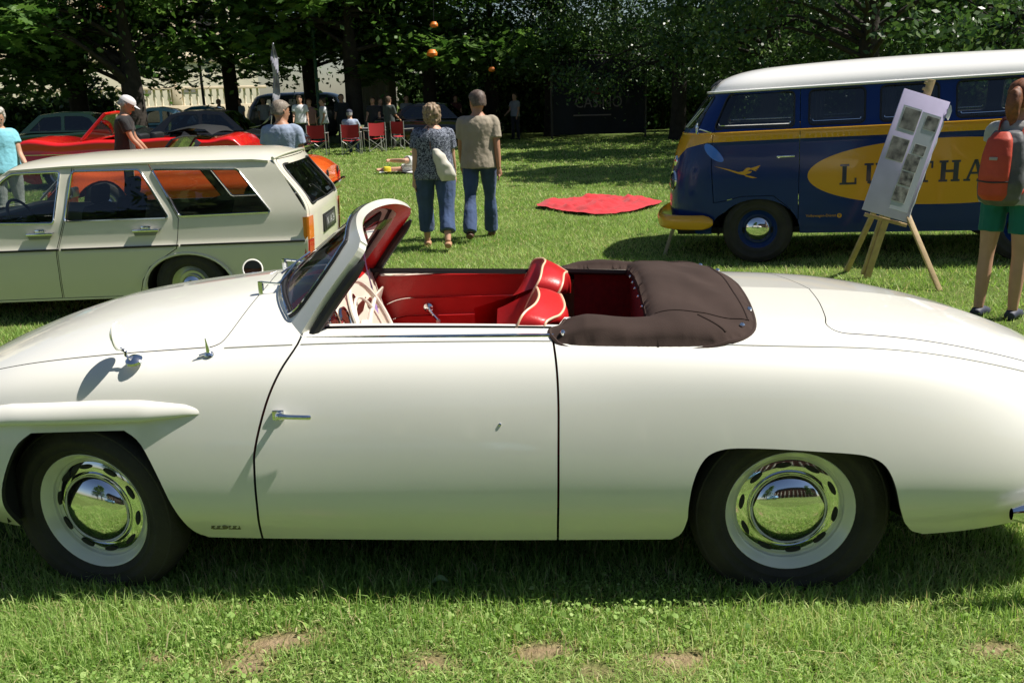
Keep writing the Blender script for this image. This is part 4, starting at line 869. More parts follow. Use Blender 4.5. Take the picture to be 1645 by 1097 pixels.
for f_, fl in ((BP, False), (BPm, True)):
    bd = sheet('body', UVb, TRb[solid & ~mg & ~col_y], f_, M_BLUE, BUS, flip=fl, flange=.02)
    sheet('yellow_band', UVb, TRb[solid & ~mg & mband], f_, M_YEL, bd, flip=fl)
    sheet('yellow_oval', UVb, TRb[solid & ~mg & mell & ~mband], f_, M_YEL, bd, flip=fl)
    dr = sheet('cab_door', UVb, TRb[solid & mgi & ~col_y], f_, M_BLUE, BUS, flip=fl, flange=.015, flange_mat=M_SEAL_GAP)
    sheet('yellow_band', UVb, TRb[solid & mgi & mband], f_, M_YEL, dr, flip=fl)
    sg = -1 if not fl else 1
    def inn(uv, f_=f_):
        p = f_(uv); c = p.copy(); c[:, 0] -= 1.2; n = np.stack([np.where(np.abs(p[:, 1]) < .70, np.sign(p[:, 0] - 1.2), 0), np.where(np.abs(p[:, 1]) >= .70, np.sign(p[:, 1]), 0), p[:, 0] * 0], 1); return p - n * .012
    for nm, mm, pol, par, gm in (('side_window', md, win_d, dr, M_GLASS), ('side_window', m1, win_1, bd, M_GLASSD), ('side_window', m2, win_2, bd, M_GLASSD), ('side_window', m3, win_3, bd, M_GLASS), ('side_window', m4, win_4, bd, M_GLASS), ('windscreen_pane', msc, scr, bd, M_GLASS), ('rear_window', mrw, rwin, bd, M_GLASS)):
        w = sheet(nm, UVb, TRb[mm & ib_], inn, gm, par, flip=fl)
        pp = f_(np.clip(np.array(pol), (SA, 0), (SB, 9))); part('window_seal', M_SEAL_GAP, w, lambda m: m.tube(pp, .009, 6, closed=True))
        if nm == 'side_window':
            pi_ = f_(np.array(offset_poly(resample(pol, .03), .035))); pi_[:, 1] += .006 * sg * -1
            lower = [p for p in pi_ if p[2] < 1.40]
            if len(lower) > 3:
                lower.sort(key=lambda p: p[0]); part('window_rail', M_CHROME, w, lambda m: m.tube(lower, .0055, 6))
# white roof with gutter
rows = []
sring = np.linspace(SA, SB, 70)
for k in np.linspace(0, 1, 12):
    a = k * PI / 2; sc = math.cos(a) ** .62 if k < 1 else .001; z = gut + .004 + .235 * math.sin(a) ** 1.15
    base = BP(np.stack([sring, np.full(70, gut)], 1)); cx = 1.33
    rows.append([(cx + (p[0] - cx) * (.45 + .55 * sc if k < 1 else .45), p[1] * sc, z - .03 * abs(p[0] - cx) / 2 * 0 - (.02 * ((p[0] - cx) / 1.8) ** 2 if k > 0 else 0)) for p in base])
full = [list(r) + [(p[0], -p[1], p[2]) for p in r[::-1][1:-1]] for r in rows]
roof = part('roof', M_WHITE, BUS, lambda m: m.grid(full, wrap=True), sharp=70)
gl = [(1.33 + (p[0] - 1.33) * 1.008, p[1] * 1.018, gut + .0) for p in BP(np.stack([sring, np.full(70, gut)], 1))]; gl = gl + [(p[0], -p[1], p[2]) for p in gl[::-1][1:-1]]
part('rain_gutter', M_WHITE, roof, lambda m: m.tube(gl, .013, 6, closed=True))
for sg in (-1, 1):
    pts = BP(np.stack([np.linspace(SA, SB, 90), np.full(90, 1.318)], 1)); part('belt_moulding', M_YEL, BUS, lambda m: m.tube([(p[0], sg * (abs(p[1])), p[2] - .012) for p in pts], .013, 6))
# lettering
M_INK = mat('blue_lettering', (.012, .02, .06), .35, coat=.5)
def slab(ch):
    """slab-serif capitals as rectangles and bars in a 1 x 1 box (x0,y0,x1,y1)"""
    st, th, sf = .22, .10, .10
    return {'L': [(.12, 0, .34, 1), (0, 0, .46, th), (0, .9, .46, 1), (.34, 0, .85, th), (.75, 0, .85, .32)],
            'U': [(.12, .14, .34, 1), (0, .9, .46, 1), (.70, .14, .84, 1), (.56, .9, .98, 1), (.18, .03, .80, .16), (.26, 0, .70, .06)],
            'F': [(.12, 0, .34, 1), (0, 0, .46, th), (0, .9, .85, 1), (.75, .68, .85, 1), (.34, .45, .62, .55), (.55, .36, .62, .64)],
            'T': [(.34, 0, .58, 1), (.20, 0, .72, th), (0, .9, .92, 1), (0, .66, .09, 1), (.83, .66, .92, 1)],
            'H': [(.08, 0, .32, 1), (.68, 0, .92, 1), (0, 0, .42, th), (0, .9, .42, 1), (.58, 0, 1, th), (.58, .9, 1, 1), (.3, .44, .7, .56)],
            'N': [(.12, 0, .24, 1), (0, 0, .36, th), (0, .9, .3, 1), (.74, 0, .86, 1), (.62, .9, .98, 1)]}.get(ch, [])
def letter(m, ch, x, z, w, h, surf, sg):
    def add(quad):
        uv = np.array([(x + a * w, z + b * h) for a, b in quad]); p = surf(uv); p[:, 1] += .0035 * sg; m.add([tuple(q) for q in p], [tuple(range(len(quad)))])
    for (a, b, c, d) in slab(ch): add([(a, b), (c, b), (c, d), (a, d)])
    if ch == 'N': add([(.10, .98), (.34, .98), (.88, .0), (.66, .0)])
    if ch == 'A':
        for q in ([(.06, .02), (.18, .02), (.54, 1), (.42, 1)], [(.42, 1), (.58, 1), (.92, .02), (.68, .02)], [(.26, .32), (.74, .32), (.72, .42), (.28, .42)], [(-.04, 0), (.28, 0), (.28, .1), (-.04, .1)], [(.58, 0), (1.02, 0), (1.02, .1), (.58, .1)]): add(q)
    if ch == 'S':
        c = smoothpts([(.86, .78), (.66, .95), (.34, .95), (.14, .76), (.3, .56), (.7, .44), (.86, .24), (.66, .05), (.3, .05), (.12, .24)], 4)
        for i in range(len(c) - 1):
            t = c[i + 1] - c[i]; n = np.array([-t[1], t[0]]); n = n / np.linalg.norm(n) * .08; add([c[i] - n, c[i + 1] - n, c[i + 1] + n, c[i] + n])
for f_, sg in ((BP, -1), (BPm, 1)):
    for i, ch in enumerate('LUFTHANSA'):
        m = MB(); xl = .815 + i * .2165
        if sg > 0: xl = 2.55 - i * .2165
        letter(m, ch, xl, .770, .178 if sg < 0 else -.178, .195, f_, sg); m.build('oval_letter', M_INK, BUS, smooth=False)
# crane emblem on the door
def flat(m, poly, surf, sg, off=.003): uv = np.array(poly); p = surf(uv); p[:, 1] += off * sg; m.add([tuple(q) for q in p], [tuple(range(len(poly)))])
for f_, sg in ((BP, -1), (BPm, 1)):
    em = MB()
    flat(em, [(-.32, .992), (-.22, .955), (-.13, .925), (-.14, .91), (-.22, .942)], f_, sg)
    flat(em, [(-.14, .91), (-.13, .926), (-.06, .935), (.0, .93), (-.02, .91), (-.08, .895)], f_, sg)
    for k in range(4): flat(em, [(-.10 + k * .012, .925 + k * .012), (-.03, .955 + k * .004), (.075 - k * .012, .985 - k * .016), (.075 - k * .012, .975 - k * .016), (-.02, .944 + k * .002), (-.085 + k * .012, .917 + k * .01)], f_, sg, .003 + .0006 * k)
    flat(em, [(-.08, .90), (-.02, .885), (.05, .862), (.0, .862), (-.06, .88)], f_, sg); em.build('crane_emblem', M_YEL, BUS, smooth=False)
    V, Fs = text_mesh('Volkswagen-Dienst', .036); tm = MB(); uv = np.array([(.655 + v[0] * (1 if sg < 0 else -1), .474 + v[1]) for v in V]); p = f_(uv); p[:, 1] += .003 * sg; tm.add([tuple(q) for q in p], Fs); tm.build('small_lettering', M_YEL, BUS, smooth=False)
    gm = MB(); flat(gm, [(.825 + .022 * math.cos(a), .472 + .022 * math.sin(a)) for a in np.linspace(0, 2 * PI, 20)[:-1]], f_, sg); gm.build('service_emblem', M_YEL, BUS, smooth=False)
    gm = MB(); flat(gm, [(.815, .485), (.82, .485), (.825, .470), (.83, .485), (.835, .485), (.826, .457), (.824, .457)], f_, sg, .0045); gm.build('service_emblem_letter', M_BLUE, BUS, smooth=False)
bo = MB(); cx_, cz_ = BF(1146, 246); flat(bo, [(s_of(cx_ + .125 * math.cos(a) * .72 + .048 * math.sin(a) * .69, cz_), cz_ - .125 * math.cos(a) * .69 + .048 * math.sin(a) * .72) for a in np.linspace(0, 2 * PI, 28)[:-1]], BP, -1, .004) if False else bo.add([tuple(BP(np.array([[s_of(cx_ + r_ * (.125 * math.cos(a) * .72 + .048 * math.sin(a) * .69), cz_), cz_ + r_ * (-.125 * math.cos(a) * .69 + .048 * math.sin(a) * .72)]]))[0] + np.array([-.004, -.006, 0])) for r_ in (.001, .35, .7, 1.0) for a in np.linspace(0, 2 * PI, 25)[:-1]], [(i * 24 + k, i * 24 + (k + 1) % 24, i * 24 + 24 + (k + 1) % 24, i * 24 + 24 + k) for i in range(3) for k in range(24)]); bo.build('blue_oval_sticker', mat('light_blue_print', (.02, .16, .75), .3, coat=.4), BUS, smooth=False)  # flat light blue oval on the near front corner
# lettering on the roof front
V, Fs = text_mesh('LUFTHANSA', .15, shear=.3, offset=.004)
sr = MB(); vv = []
for v in V:
    ang = v[0] * 1.25; k = .20 + v[1] * 1.2
    q = -1.28 + abs(ang) * 1.0; z = gut + .02 + .11 * (.5 + v[1] / .15)
    kk = min(.95, max(.02, (z - gut) / .235)); a = math.asin(min(1, kk ** (1 / 1.15))); sc = math.cos(a) ** .62; b = BP(np.array([[q, gut]]))[0]
    yy = abs(b[1]) * sc * (1 if ang > 0 else -1); xx = 1.33 + (b[0] - 1.33) * (.45 + .55 * sc); d = Vector((xx - 1.33, yy * 3, .6)).normalized(); vv.append((xx + d.x * .008, -yy if False else -yy, z + .006))
sr.add(vv, Fs); sr.build('roof_lettering', M_BLACKPL, BUS, smooth=False)
# lamps, bumper, mirror, handles, wheels
for sg in (-1, 1):
    c = Vector((-.80, sg * .52, .83)); ax = Vector((-1, sg * .38, .05)).normalized()
    h = part('headlamp', M_CHROME, BUS, lambda m: m.lathe([(.10, -.06), (.108, .01), (.10, .028), (.088, .026)], 26, c, ax)); part('lens', M_CGLASS, h, lambda m: m.lathe([(.09, .026), (.07, .042), (.035, .052), (.001, .055)], 24, c, ax)); part('reflector', M_MIRROR, h, lambda m: m.lathe([(.088, .02), (.06, -.02), (.001, -.04)], 20, c, ax))
    c2 = Vector((-.765, sg * .50, 1.03)); part('fog_lamp', M_CHROME, BUS, lambda m: m.lathe([(.02, -.04), (.055, -.01), (.062, .02), (.05, .035), (.001, .045)], 20, c2, ax))
    part('turn_lamp', M_REDLENS, BUS, lambda m: m.lathe([(.03, -.02), (.03, .015), (.001, .022)], 16, Vector((-.83, sg * .47, .62)), ax))
    part('door_handle', M_CHROME, BUS, lambda m: (m.box((.315, sg * .885, 1.063), (.17, .018, .02), bev=.006), m.tube([(.25, sg * .855, 1.06), (.25, sg * .888, 1.06)], .012)))
    part('wing_mirror', M_CHROME, BUS, lambda m: (m.tube([(-.40, sg * .84, 1.32), (-.50, sg * .93, 1.36)], .007), m.lathe([(.001, .02), (.05, .012), (.062, 0), (.058, -.006)], 18, (-.52, sg * .95, 1.37), (-1, 0, 0))))
    for x in (.055, 2.455):
        w = make_wheel('wheel', BUS, R=.345, rr=.205, w=.15, paint=M_BLUE, slots=0, hub=.128, ring=.15, ringmat=None, detail=0); w.location = (x, sg * .74, .345); w.rotation_euler = (0, 0, 0 if sg < 0 else PI)
        part('wheel_well', M_DARK, BUS, lambda m: m.grid([[(x + .40 * math.cos(a), sg * yy, .33 + .33 * math.sin(a)) for a in np.linspace(-.2, PI + .2, 16)] for yy in (.80, .5)] + [[(x, sg * .5, .33)] * 16]))
bf = smoothpts([(-.38, .865), (-.60, .86), (-.80, .78), (-.92, .60), (-.975, .3), (-.985, 0), (-.975, -.3), (-.92, -.60), (-.80, -.78), (-.60, -.86), (-.38, -.865)], 4)
def bumper(m, pts, z):
    rows = []
    for i, p in enumerate(pts):
        t = Vector((*(pts[min(i + 1, len(pts) - 1)] - pts[max(i - 1, 0)]), 0)).normalized(); n = Vector((-t.y, t.x, 0)) * -1; e = min(1, .35 + min(i, len(pts) - 1 - i) / 2.5)
        rows.append([Vector((p[0], p[1], z)) + n * a + Vector((0, 0, b * e)) for a, b in ((0, -.075), (.03, -.065), (.042, -.03), (.044, .03), (.03, .065), (0, .075))])
    m.grid(rows, wrap=True)
part('front_bumper', M_YEL, BUS, lambda m: bumper(m, bf, .43), sharp=50)
br = [np.array([X1 + .08 - .02 * abs(y) * 3, y]) for y in np.linspace(-.84, .84, 12)]; part('rear_bumper', M_YEL, BUS, lambda m: bumper(m, br, .43), sharp=50)
part('floor_pan', M_DARK, BUS, lambda m: m.box((1.25, 0, .33), (4.0, 1.5, .06)))
M_CLOTH = mat('grey_upholstery', (.10, .10, .11), .8); M_CURT = mat('pale_curtain', (.30, .31, .34), .85)
for x in (.25, 1.1, 1.95): part('bench_seat', M_CLOTH, BUS, lambda m: (m.box((x, 0, .75), (.46, 1.4, .16), bev=.04), m.box((x + .27, 0, 1.05), (.10, 1.4, .55), Matrix.Rotation(.15, 3, 'Y'), bev=.04)))
part('steering_wheel', M_BLACKPL, BUS, lambda m: m.tube([(-.30 + .20 * .9 * math.cos(a), -.42 + .20 * math.sin(a), 1.22 + .20 * .35 * math.cos(a)) for a in np.linspace(0, 2 * PI, 30)[:-1]], .013, 6, closed=True))
for x in (.60, 1.235): part('window_curtain', M_CURT, BUS, lambda m: m.grid([[(x + .12 * (k / 9) - .06, -.70 + .02 * math.sin(k * 2.2), z) for z in (1.36, 1.5, 1.66)] for k in range(10)]))
for s_, z0 in ((-.74, 1.37), (-.66, 1.37)): 
    p = BP(np.array([[s_ - .2, 1.37], [s_ - .02, 1.55]])); part('windscreen_wiper', M_STEEL, BUS, lambda m: m.tube([p[0] + [-.02, -.01, 0], p[1] + [-.02, -.01, 0]], .006))
# ================================================================== other parked cars
def body_fn(cx, ctrl):
    cs = {k: (lambda v: (lambda x: nat_eval(cx, np.repeat(np.array([v]), len(x), 0), np.clip(x, cx[0], cx[-1]))))(v) for k, v in ctrl.items()}
    def f(uv):
        x = uv[:, 0]; t = np.clip(uv[:, 1], 0, 1); g = {k: q(x) for k, q in cs.items()}
        Y = np.stack([g['yb'], g['yb'] * .4 + g['ym'] * .6, g['ym'], g['ym'] * .55 + g['yc'] * .45, g['yc'], g['yc'] * .52, g['yc'] * 0], 1)
        Z = np.stack([g['zb'], g['zb'] * .68 + g['zm'] * .32, g['zm'], g['zm'] * .38 + g['zc'] * .62, g['zc'], g['zc'] * .28 + g['zt'] * .72, g['zt']], 1)
        return np.stack([x, -nat_eval(KT, Y, t), nat_eval(KT, Z, t)], 1)
    return f
def parked_car(name, label, loc, rz, L, W, paint, top, prof, wheels, R=.30, cock=None, house=None, trim=M_CHROME, group=None, detail=1, pitch=0.0, rimp=M_STEEL, boxy=.80):
    """front at -x. prof: rows (x, zb, crease z, centre z, width factor); wheels: axle x positions; cock: (x0,x1) open cockpit;
    house: dict(base=[(x,z)...] profile polygon over the body, glass polygons)"""
    root = empty(name, loc, rz); root.rotation_euler = (0, -pitch, rz); tag(root, label, 'car', group)
    P = np.array(prof, float); hw = W / 2
    ctrl = {'zb': P[:, 1], 'yb': hw * P[:, 4] * .92, 'ym': hw * P[:, 4], 'zm': P[:, 1] * .45 + P[:, 2] * .55, 'yc': hw * P[:, 4] * boxy, 'zc': P[:, 2], 'zt': P[:, 3]}
    f = body_fn(P[:, 0], ctrl); x0, x1 = P[0, 0], P[-1, 0]
    def tz(x, z):
        ts = np.linspace(0, .7, 60); return float(np.interp(z, f(np.stack([np.full(60, x), ts], 1))[:, 2], ts))
    pol = []
    for wx in wheels:
        r = R * 1.16; a = [(wx + r * math.cos(q), R + r * .95 * math.sin(q)) for q in np.linspace(PI, 0, 12)]; pol.append([(wx - r, -.05)] + [(x, tz(x, z)) for x, z in a] + [(wx + r, -.05)])
    if cock: pol.append([(cock[0], 1.05), (cock[0] + .02, .80), (cock[0] + .06, .745), (cock[1] - .05, .745), (cock[1], .80), (cock[1], 1.05)])
    uv, tr, ino, ms = regions([(x0, 0), (x1, 0), (x1, 1), (x0, 1)], pol, (x0, 0), (x1, 1), (.12 if detail else .2, .06), .05)
    k = ino.copy()
    for m_ in ms: k &= ~m_
    sheet('body', uv, tr[k], f, paint, root, flange=.02, mirror=True)
    for x in (x0, x1):
        ts = np.linspace(0, 1, 14); p = f(np.stack([np.full(14, x), ts], 1)); pl = list(p) + [np.array([q[0], -q[1], q[2]]) for q in p[::-1]]; m = MB(); m.add(pl, [tuple(range(len(pl)))]); m.build('end_panel', paint, root)
        part('bumper', trim, root, lambda m: m.box((x + math.copysign(.05, x), 0, P[0, 1] + .14), (.07, W * .9, .09), bev=.02))
    zz = np.interp(wheels, P[:, 0], P[:, 1])
    part('floor_pan', M_DARK, root, lambda m: m.box(((x0 + x1) / 2, 0, P[len(P) // 2, 1] + .05), ((x1 - x0) * .8, W * .72, .06)))
    for wx in wheels:
        for sg in (-1, 1):
            w = make_wheel('wheel', root, R=R, rr=R * .62, w=.13, paint=rimp, slots=0, hub=R * .36, ring=R * .5, ringmat=None, detail=0); w.location = (wx, sg * (hw - .09), R); w.rotation_euler = (0, 0, 0 if sg < 0 else PI)
    for sg in (-1, 1):
        q = f(np.array([[x0 + .02, .45]]))[0]; part('headlamp', M_CHROME, root, lambda m: m.lathe([(.08, -.03), (.09, .01), (.07, .03), (.001, .045)], 16, (q[0] + .01, sg * hw * .62, q[2]), (-1, 0, 0)))
        part('tail_lamp', M_REDLENS, root, lambda m: m.box((x1 + .01, sg * hw * P[-1, 4] * .72, P[-1, 2] - .12), (.04, .16, .10), bev=.015))
    if cock:
        fl = P[len(P) // 2, 1] + .12
        part('cockpit_lining', mat('dark_cabin', (.03, .02, .018), .85), root, lambda m: m.grid([[(cock[0] - .1, -hw * .72, .8), (cock[0] - .1, -hw * .72, fl), (cock[0] - .1, hw * .72, fl), (cock[0] - .1, hw * .72, .8)], [(cock[1] + .05, -hw * .72, .8), (cock[1] + .05, -hw * .72, fl), (cock[1] + .05, hw * .72, fl), (cock[1] + .05, hw * .72, .8)]]), smooth=False)
    return root, f
def screen(root, x0, z0, x1, z1, w0, w1, frame, glass=M_GLASS, r=.016):
    fr = part('windscreen_frame', frame, root, lambda m: m.tube([(x0, -w0, z0), (x1, -w1, z1), (x1 - .03, 0, z1 + .02), (x1, w1, z1), (x0, w0, z0)], r, 6))
    part('windscreen', glass, fr, lambda m: m.grid([[(x0 - .06 * (1 - u * u), w0 * u, z0) for u in np.linspace(-1, 1, 7)], [(x1 - .03 * (1 - u * u), w1 * u, z1 + .015 * (1 - u * u)) for u in np.linspace(-1, 1, 7)]])); return fr
def lean_seats(root, xs, zs, hw, m_):
    for x in xs:
        for sg in (-1, 1): part('seat', m_, root, lambda m: (m.box((x, sg * hw, zs), (.14, .46, .55), Matrix.Rotation(.25, 3, 'Y'), bev=.05), m.box((x - .25, sg * hw, zs - .25), (.46, .46, .14), bev=.04)))
def greenhouse(root, prof, wins, yb, yt, paint, zb, zt, front=(0, 1), rear=(0, 1), glass=M_GLASSD):
    """closed cabin: prof = polygon of the side (x,z) over the belt; wins = side window polygons; front/rear = index range of prof segments that are glass"""
    fy = lambda z: yb + (yt - yb) * np.clip((z - zb) / (zt - zb), 0, 1)
    fs = lambda uv: np.stack([uv[:, 0], -fy(uv[:, 1]), uv[:, 1]], 1)
    P = np.array(prof); uv, tr, ino, ms = regions(prof, wins, P.min(0), P.max(0), (.15, .08), .05); k = ino.copy()
    for m_ in ms: k &= ~m_
    cab = sheet('cabin', uv, tr[k], fs, paint, root, flange=.02, mirror=True)
    for m_ in ms:
        g = lambda uv: fs(uv) + np.array([0, .012, 0]); sheet('side_window', uv, tr[m_ & ino], g, glass, cab)
        g2 = lambda uv: (fs(uv) + np.array([0, .012, 0])) * [1, -1, 1]; sheet('side_window', uv, tr[m_ & ino], g2, glass, cab, flip=True)
    n = len(prof); rp = MB(); gp = MB(); gr = MB()
    for i in range(n - 1):
        a, b = P[i], P[i + 1]
        if abs(a[1] - zb) < .01 and abs(b[1] - zb) < .01: continue
        q = [[(x, float(fy(z)) * u, z + (.03 * (1 - u * u) if z > zb + .1 else 0)) for u in np.linspace(-1, 1, 9)] for x, z in (a, b)]
        (gp if front[0] <= i < front[1] else gr if rear[0] <= i < rear[1] else rp).grid(q)
    if rp.F: rp.build('roof', paint, cab, sharp=50)
    if gp.F: gp.build('windscreen', glass, cab, sharp=50)
    if gr.F: gr.build('rear_window', glass, cab, sharp=50)
    return cab
# --- orange roadster behind the estate car
M_OR = mat('orange_paint', (.80, .115, .015), .25, coat=.7); M_RED = mat('red_paint', (.62, .012, .012), .22, coat=.8)
prof_r = [(-2.0, .30, .50, .55, .80), (-1.9, .22, .62, .68, .93), (-1.3, .20, .72, .80, 1.0), (-.6, .20, .76, .84, 1.0), (0, .20, .77, .83, 1.0), (.7, .20, .79, .82, 1.0), (1.2, .20, .80, .84, 1.0), (1.75, .26, .77, .80, .95), (1.92, .32, .66, .70, .88)]
oc, of_ = parked_car('roadster_car', 'orange open roadster half hidden behind the cream estate car', (-4.56, 13.3, gz(-4.6, 13.3) + .02), math.radians(1), 4, 1.58, M_OR, None, prof_r, (-1.2, 1.12), R=.30, cock=(-.35, .80))
screen(oc, -.52, .80, -.22, 1.16, .62, .54, M_BLACKPL); M_BLKV = mat('black_vinyl', (.015, .015, .016), .5)
lean_seats(oc, (.42,), .68, .36, M_BLKV); part('folded_top', M_BLKV, oc, lambda m: m.box((.92, 0, .86), (.34, 1.1, .10), bev=.04))
for sg in (-1, 1): part('round_vent', M_BLKV, oc, lambda m: m.lathe([(.05, -.02), (.05, .01), (.001, .012)], 14, (1.93, sg * .42, .62), (1, 0, .1)))
# --- red convertible
P0 = on_Y(226, 232, 17.3); rc, rf_ = parked_car('convertible_car', 'red convertible with folded black top parked under the trees at left', (P0[0], 17.3, gz(P0[0], 17.3)), math.radians(0), 4.3, 1.6, M_RED, None,
    [(-2.12, .32, .76, .80, .96), (-2.05, .25, .82, .86, .98), (-1.3, .22, .86, .92, 1.0), (-.6, .22, .89, .95, 1.0), (.2, .22, .88, .93, 1.0), (1.0, .22, .90, .93, 1.0), (1.7, .24, .86, .92, .98), (2.1, .30, .80, .84, .93), (2.16, .36, .72, .75, .9)], (-1.28, 1.27), R=.30, cock=(-.5, .95), rimp=M_STEEL, boxy=.93)
screen(rc, -.80, .90, -.36, 1.36, .68, .56, M_RED, r=.03); lean_seats(rc, (.15, .8), .72, .36, M_BLKV)
part('folded_top', M_BLKV, rc, lambda m: m.grid([[(x, y, z + .06 * math.cos(y * 2)) for x, z in ((.75, .93), (.85, 1.0), (1.2, 1.06), (1.5, 1.03), (1.62, .93))] for y in np.linspace(-.68, .68, 9)]))
for sg in (-1, 1): part('side_strip', M_CHROME, rc, lambda m: m.tube([(x, sg * .805, .66) for x in np.linspace(-1.95, 2.0, 12)], .010, 6))
# --- beetles
M_LBLUE = mat('pale_blue_paint', (.22, .42, .60), .25, coat=.7); M_TEAL = mat('teal_paint', (.02, .16, .26), .25, coat=.7); M_NAVY = mat('navy_paint', (.008, .02, .12), .25, coat=.5)
prof_b = [(-2.0, .35, .50, .52, .55), (-1.85, .28, .62, .70, .80), (-1.3, .24, .74, .88, .95), (-.7, .24, .80, .97, 1.0), (0, .24, .84, .95, 1.0), (.8, .24, .84, .95, 1.0), (1.4, .26, .76, .92, .92), (1.85, .30, .60, .66, .75), (1.98, .38, .48, .5, .5)]
def beetle(label, px, Y, rz, paint):
    p = on_Y(px, 180, Y); r, f = parked_car('beetle_car', label, (p[0], Y, gz(p[0], Y)), rz, 4, 1.52, paint, None, prof_b, (-1.2, 1.2), R=.32, detail=0)
    greenhouse(r, [(-.78, .93), (-.62, 1.10), (-.42, 1.34), (-.1, 1.47), (.3, 1.49), (.75, 1.41), (1.1, 1.22), (1.4, .93)], [rounded([(-.52, .98), (-.33, 1.30), (-.08, 1.38), (.28, 1.39), (.30, .98)], .06), rounded([(.38, .98), (.37, 1.38), (.65, 1.33), (.93, 1.12), (.92, .98)], .06)], .66, .50, paint, .93, 1.49, (0, 2), (5, 6))
    return r
beetle('pale blue rounded car seen past the forked tree trunk', 248, 31, math.radians(8), M_LBLUE)
beetle('teal rounded car behind the man in the white cap and the pale blue one', 318, 34, math.radians(4), M_TEAL)
# --- dark saloons standing in the shade
prof_s = [(-2.2, .35, .66, .70, .90), (-2.1, .26, .76, .80, .96), (-1.4, .22, .82, .90, 1.0), (-.7, .22, .87, .96, 1.0), (.3, .22, .89, .95, 1.0), (1.1, .22, .90, .95, 1.0), (1.7, .24, .88, .94, 1.0), (2.2, .30, .80, .84, .94), (2.25, .36, .70, .72, .9)]
def saloon(label, px, Y, rz, paint):
    p = on_Y(px, 200, Y); r, f = parked_car('saloon_car', label, (p[0], Y, gz(p[0], Y)), rz, 4.5, 1.68, paint, None, prof_s, (-1.3, 1.35), R=.31, detail=0, boxy=.92)
    greenhouse(r, [(-.85, .93), (-.35, 1.38), (.1, 1.43), (.7, 1.42), (1.0, 1.36), (1.55, .93)], [rounded([(-.62, .97), (-.25, 1.32), (.22, 1.35), (.22, .97)], .05), rounded([(.30, .97), (.30, 1.35), (.75, 1.34), (.95, 1.28), (1.18, .97)], .05)], .74, .58, paint, .93, 1.43, (0, 1), (4, 5))
    return r
M_BLK = mat('black_paint', (.012, .012, .014), .2, coat=.5)
saloon('black saloon parked in the shade just behind the red convertible', 352, 23.5, math.radians(180), M_BLK)
saloon('dark saloon in deep shade behind the left tree trunks', 100, 25, math.radians(6), mat('dark_green_paint', (.012, .03, .022), .22, coat=.5))
saloon('black saloon standing behind the camp chairs, right of the canvas tent', 705, 31.5, math.radians(172), M_BLK)
# --- grey van far behind, same build as the big one
grey = mat('grey_van_paint', (.035, .04, .05), .3, coat=.5)
GV = empty('van'); p = on_Y(398, 165, 41); GV.matrix_world = Matrix.Translation((p[0] + .9, 41, gz(p[0], 41) - .1)) @ Matrix.Rotation(math.radians(-3), 4, 'Z') @ Matrix.Scale(1.05, 4); tag(GV, 'dark grey van with a row of windows far behind the people at the tables', 'van')
def cp(o, par):
    if any(k in o.name for k in ('letter', 'emblem', 'oval', 'bench', 'curtain', 'wiper')): return
    c = o.copy(); COL.objects.link(c); c.parent = par
    if c.type == 'MESH' and len(c.data.materials):
        for s in c.material_slots:
            if s.material in (M_BLUE, M_YEL, M_WHITE): mm = grey; s.link = 'OBJECT'; s.material = mm
    for ch in list(o.children): cp(ch, c)
for ch in list(BUS.children): cp(ch, GV)
# the yellow oval of the copy is plain side sheet
for b in [c for c in BUS.children if c.name.startswith('body')]:
    for ch in b.children:
        if ch.name.startswith('yellow_oval'):
            t = [c for c in GV.children if c.data is b.data][0]; c = ch.copy(); c.name = 'side_panel'; COL.objects.link(c); c.parent = t; c.material_slots[0].link = 'OBJECT'; c.material_slots[0].material = grey
# ================================================================== people
SK = mat('skin', (.52, .29, .19), .55, noise_amt=.06, noise_scale=14); SKT = mat('tanned_skin', (.40, .20, .12), .55, noise_amt=.08, noise_scale=14)
def cloth(name, col, **k): return mat(name, col, .85, noise_amt=k.get('n', .10), noise_scale=k.get('s', 6), bump=.25, bump_scale=35, sheen=.1)
def loft(m, secs, n=16):
    """secs: (centre, rx, ry, axis tilt) horizontal ellipses stacked, capped"""
    rows = [[(c[0] + rx * math.cos(a), c[1] + ry * math.sin(a), c[2]) for a in np.linspace(0, 2 * PI, n + 1)[:-1]] for c, rx, ry in secs]
    k = len(m.V); m.grid(rows, wrap=True); m.F.append(tuple(range(k + n - 1, k - 1, -1))); m.F.append(tuple(range(k + (len(secs) - 1) * n, k + len(secs) * n))); m.M += [0, 0]
def limb(m, pts, rs, n=10, flat=1.0):
    P = smoothpts(pts, 4); R = [float(r[0]) for r in smoothpts([(r,) for r in rs], 4)]; m.tube(P, R, n, flat=flat)
def ball(m, c, r, sx=1, sy=1, sz=1, n=10):
    loft(m, [((c[0], c[1], c[2] + r * sz * math.sin(t)), max(1e-3, r * sx * math.cos(t)), max(1e-3, r * sy * math.cos(t))) for t in np.linspace(-PI / 2 + .05, PI / 2 - .05, 8)], n)
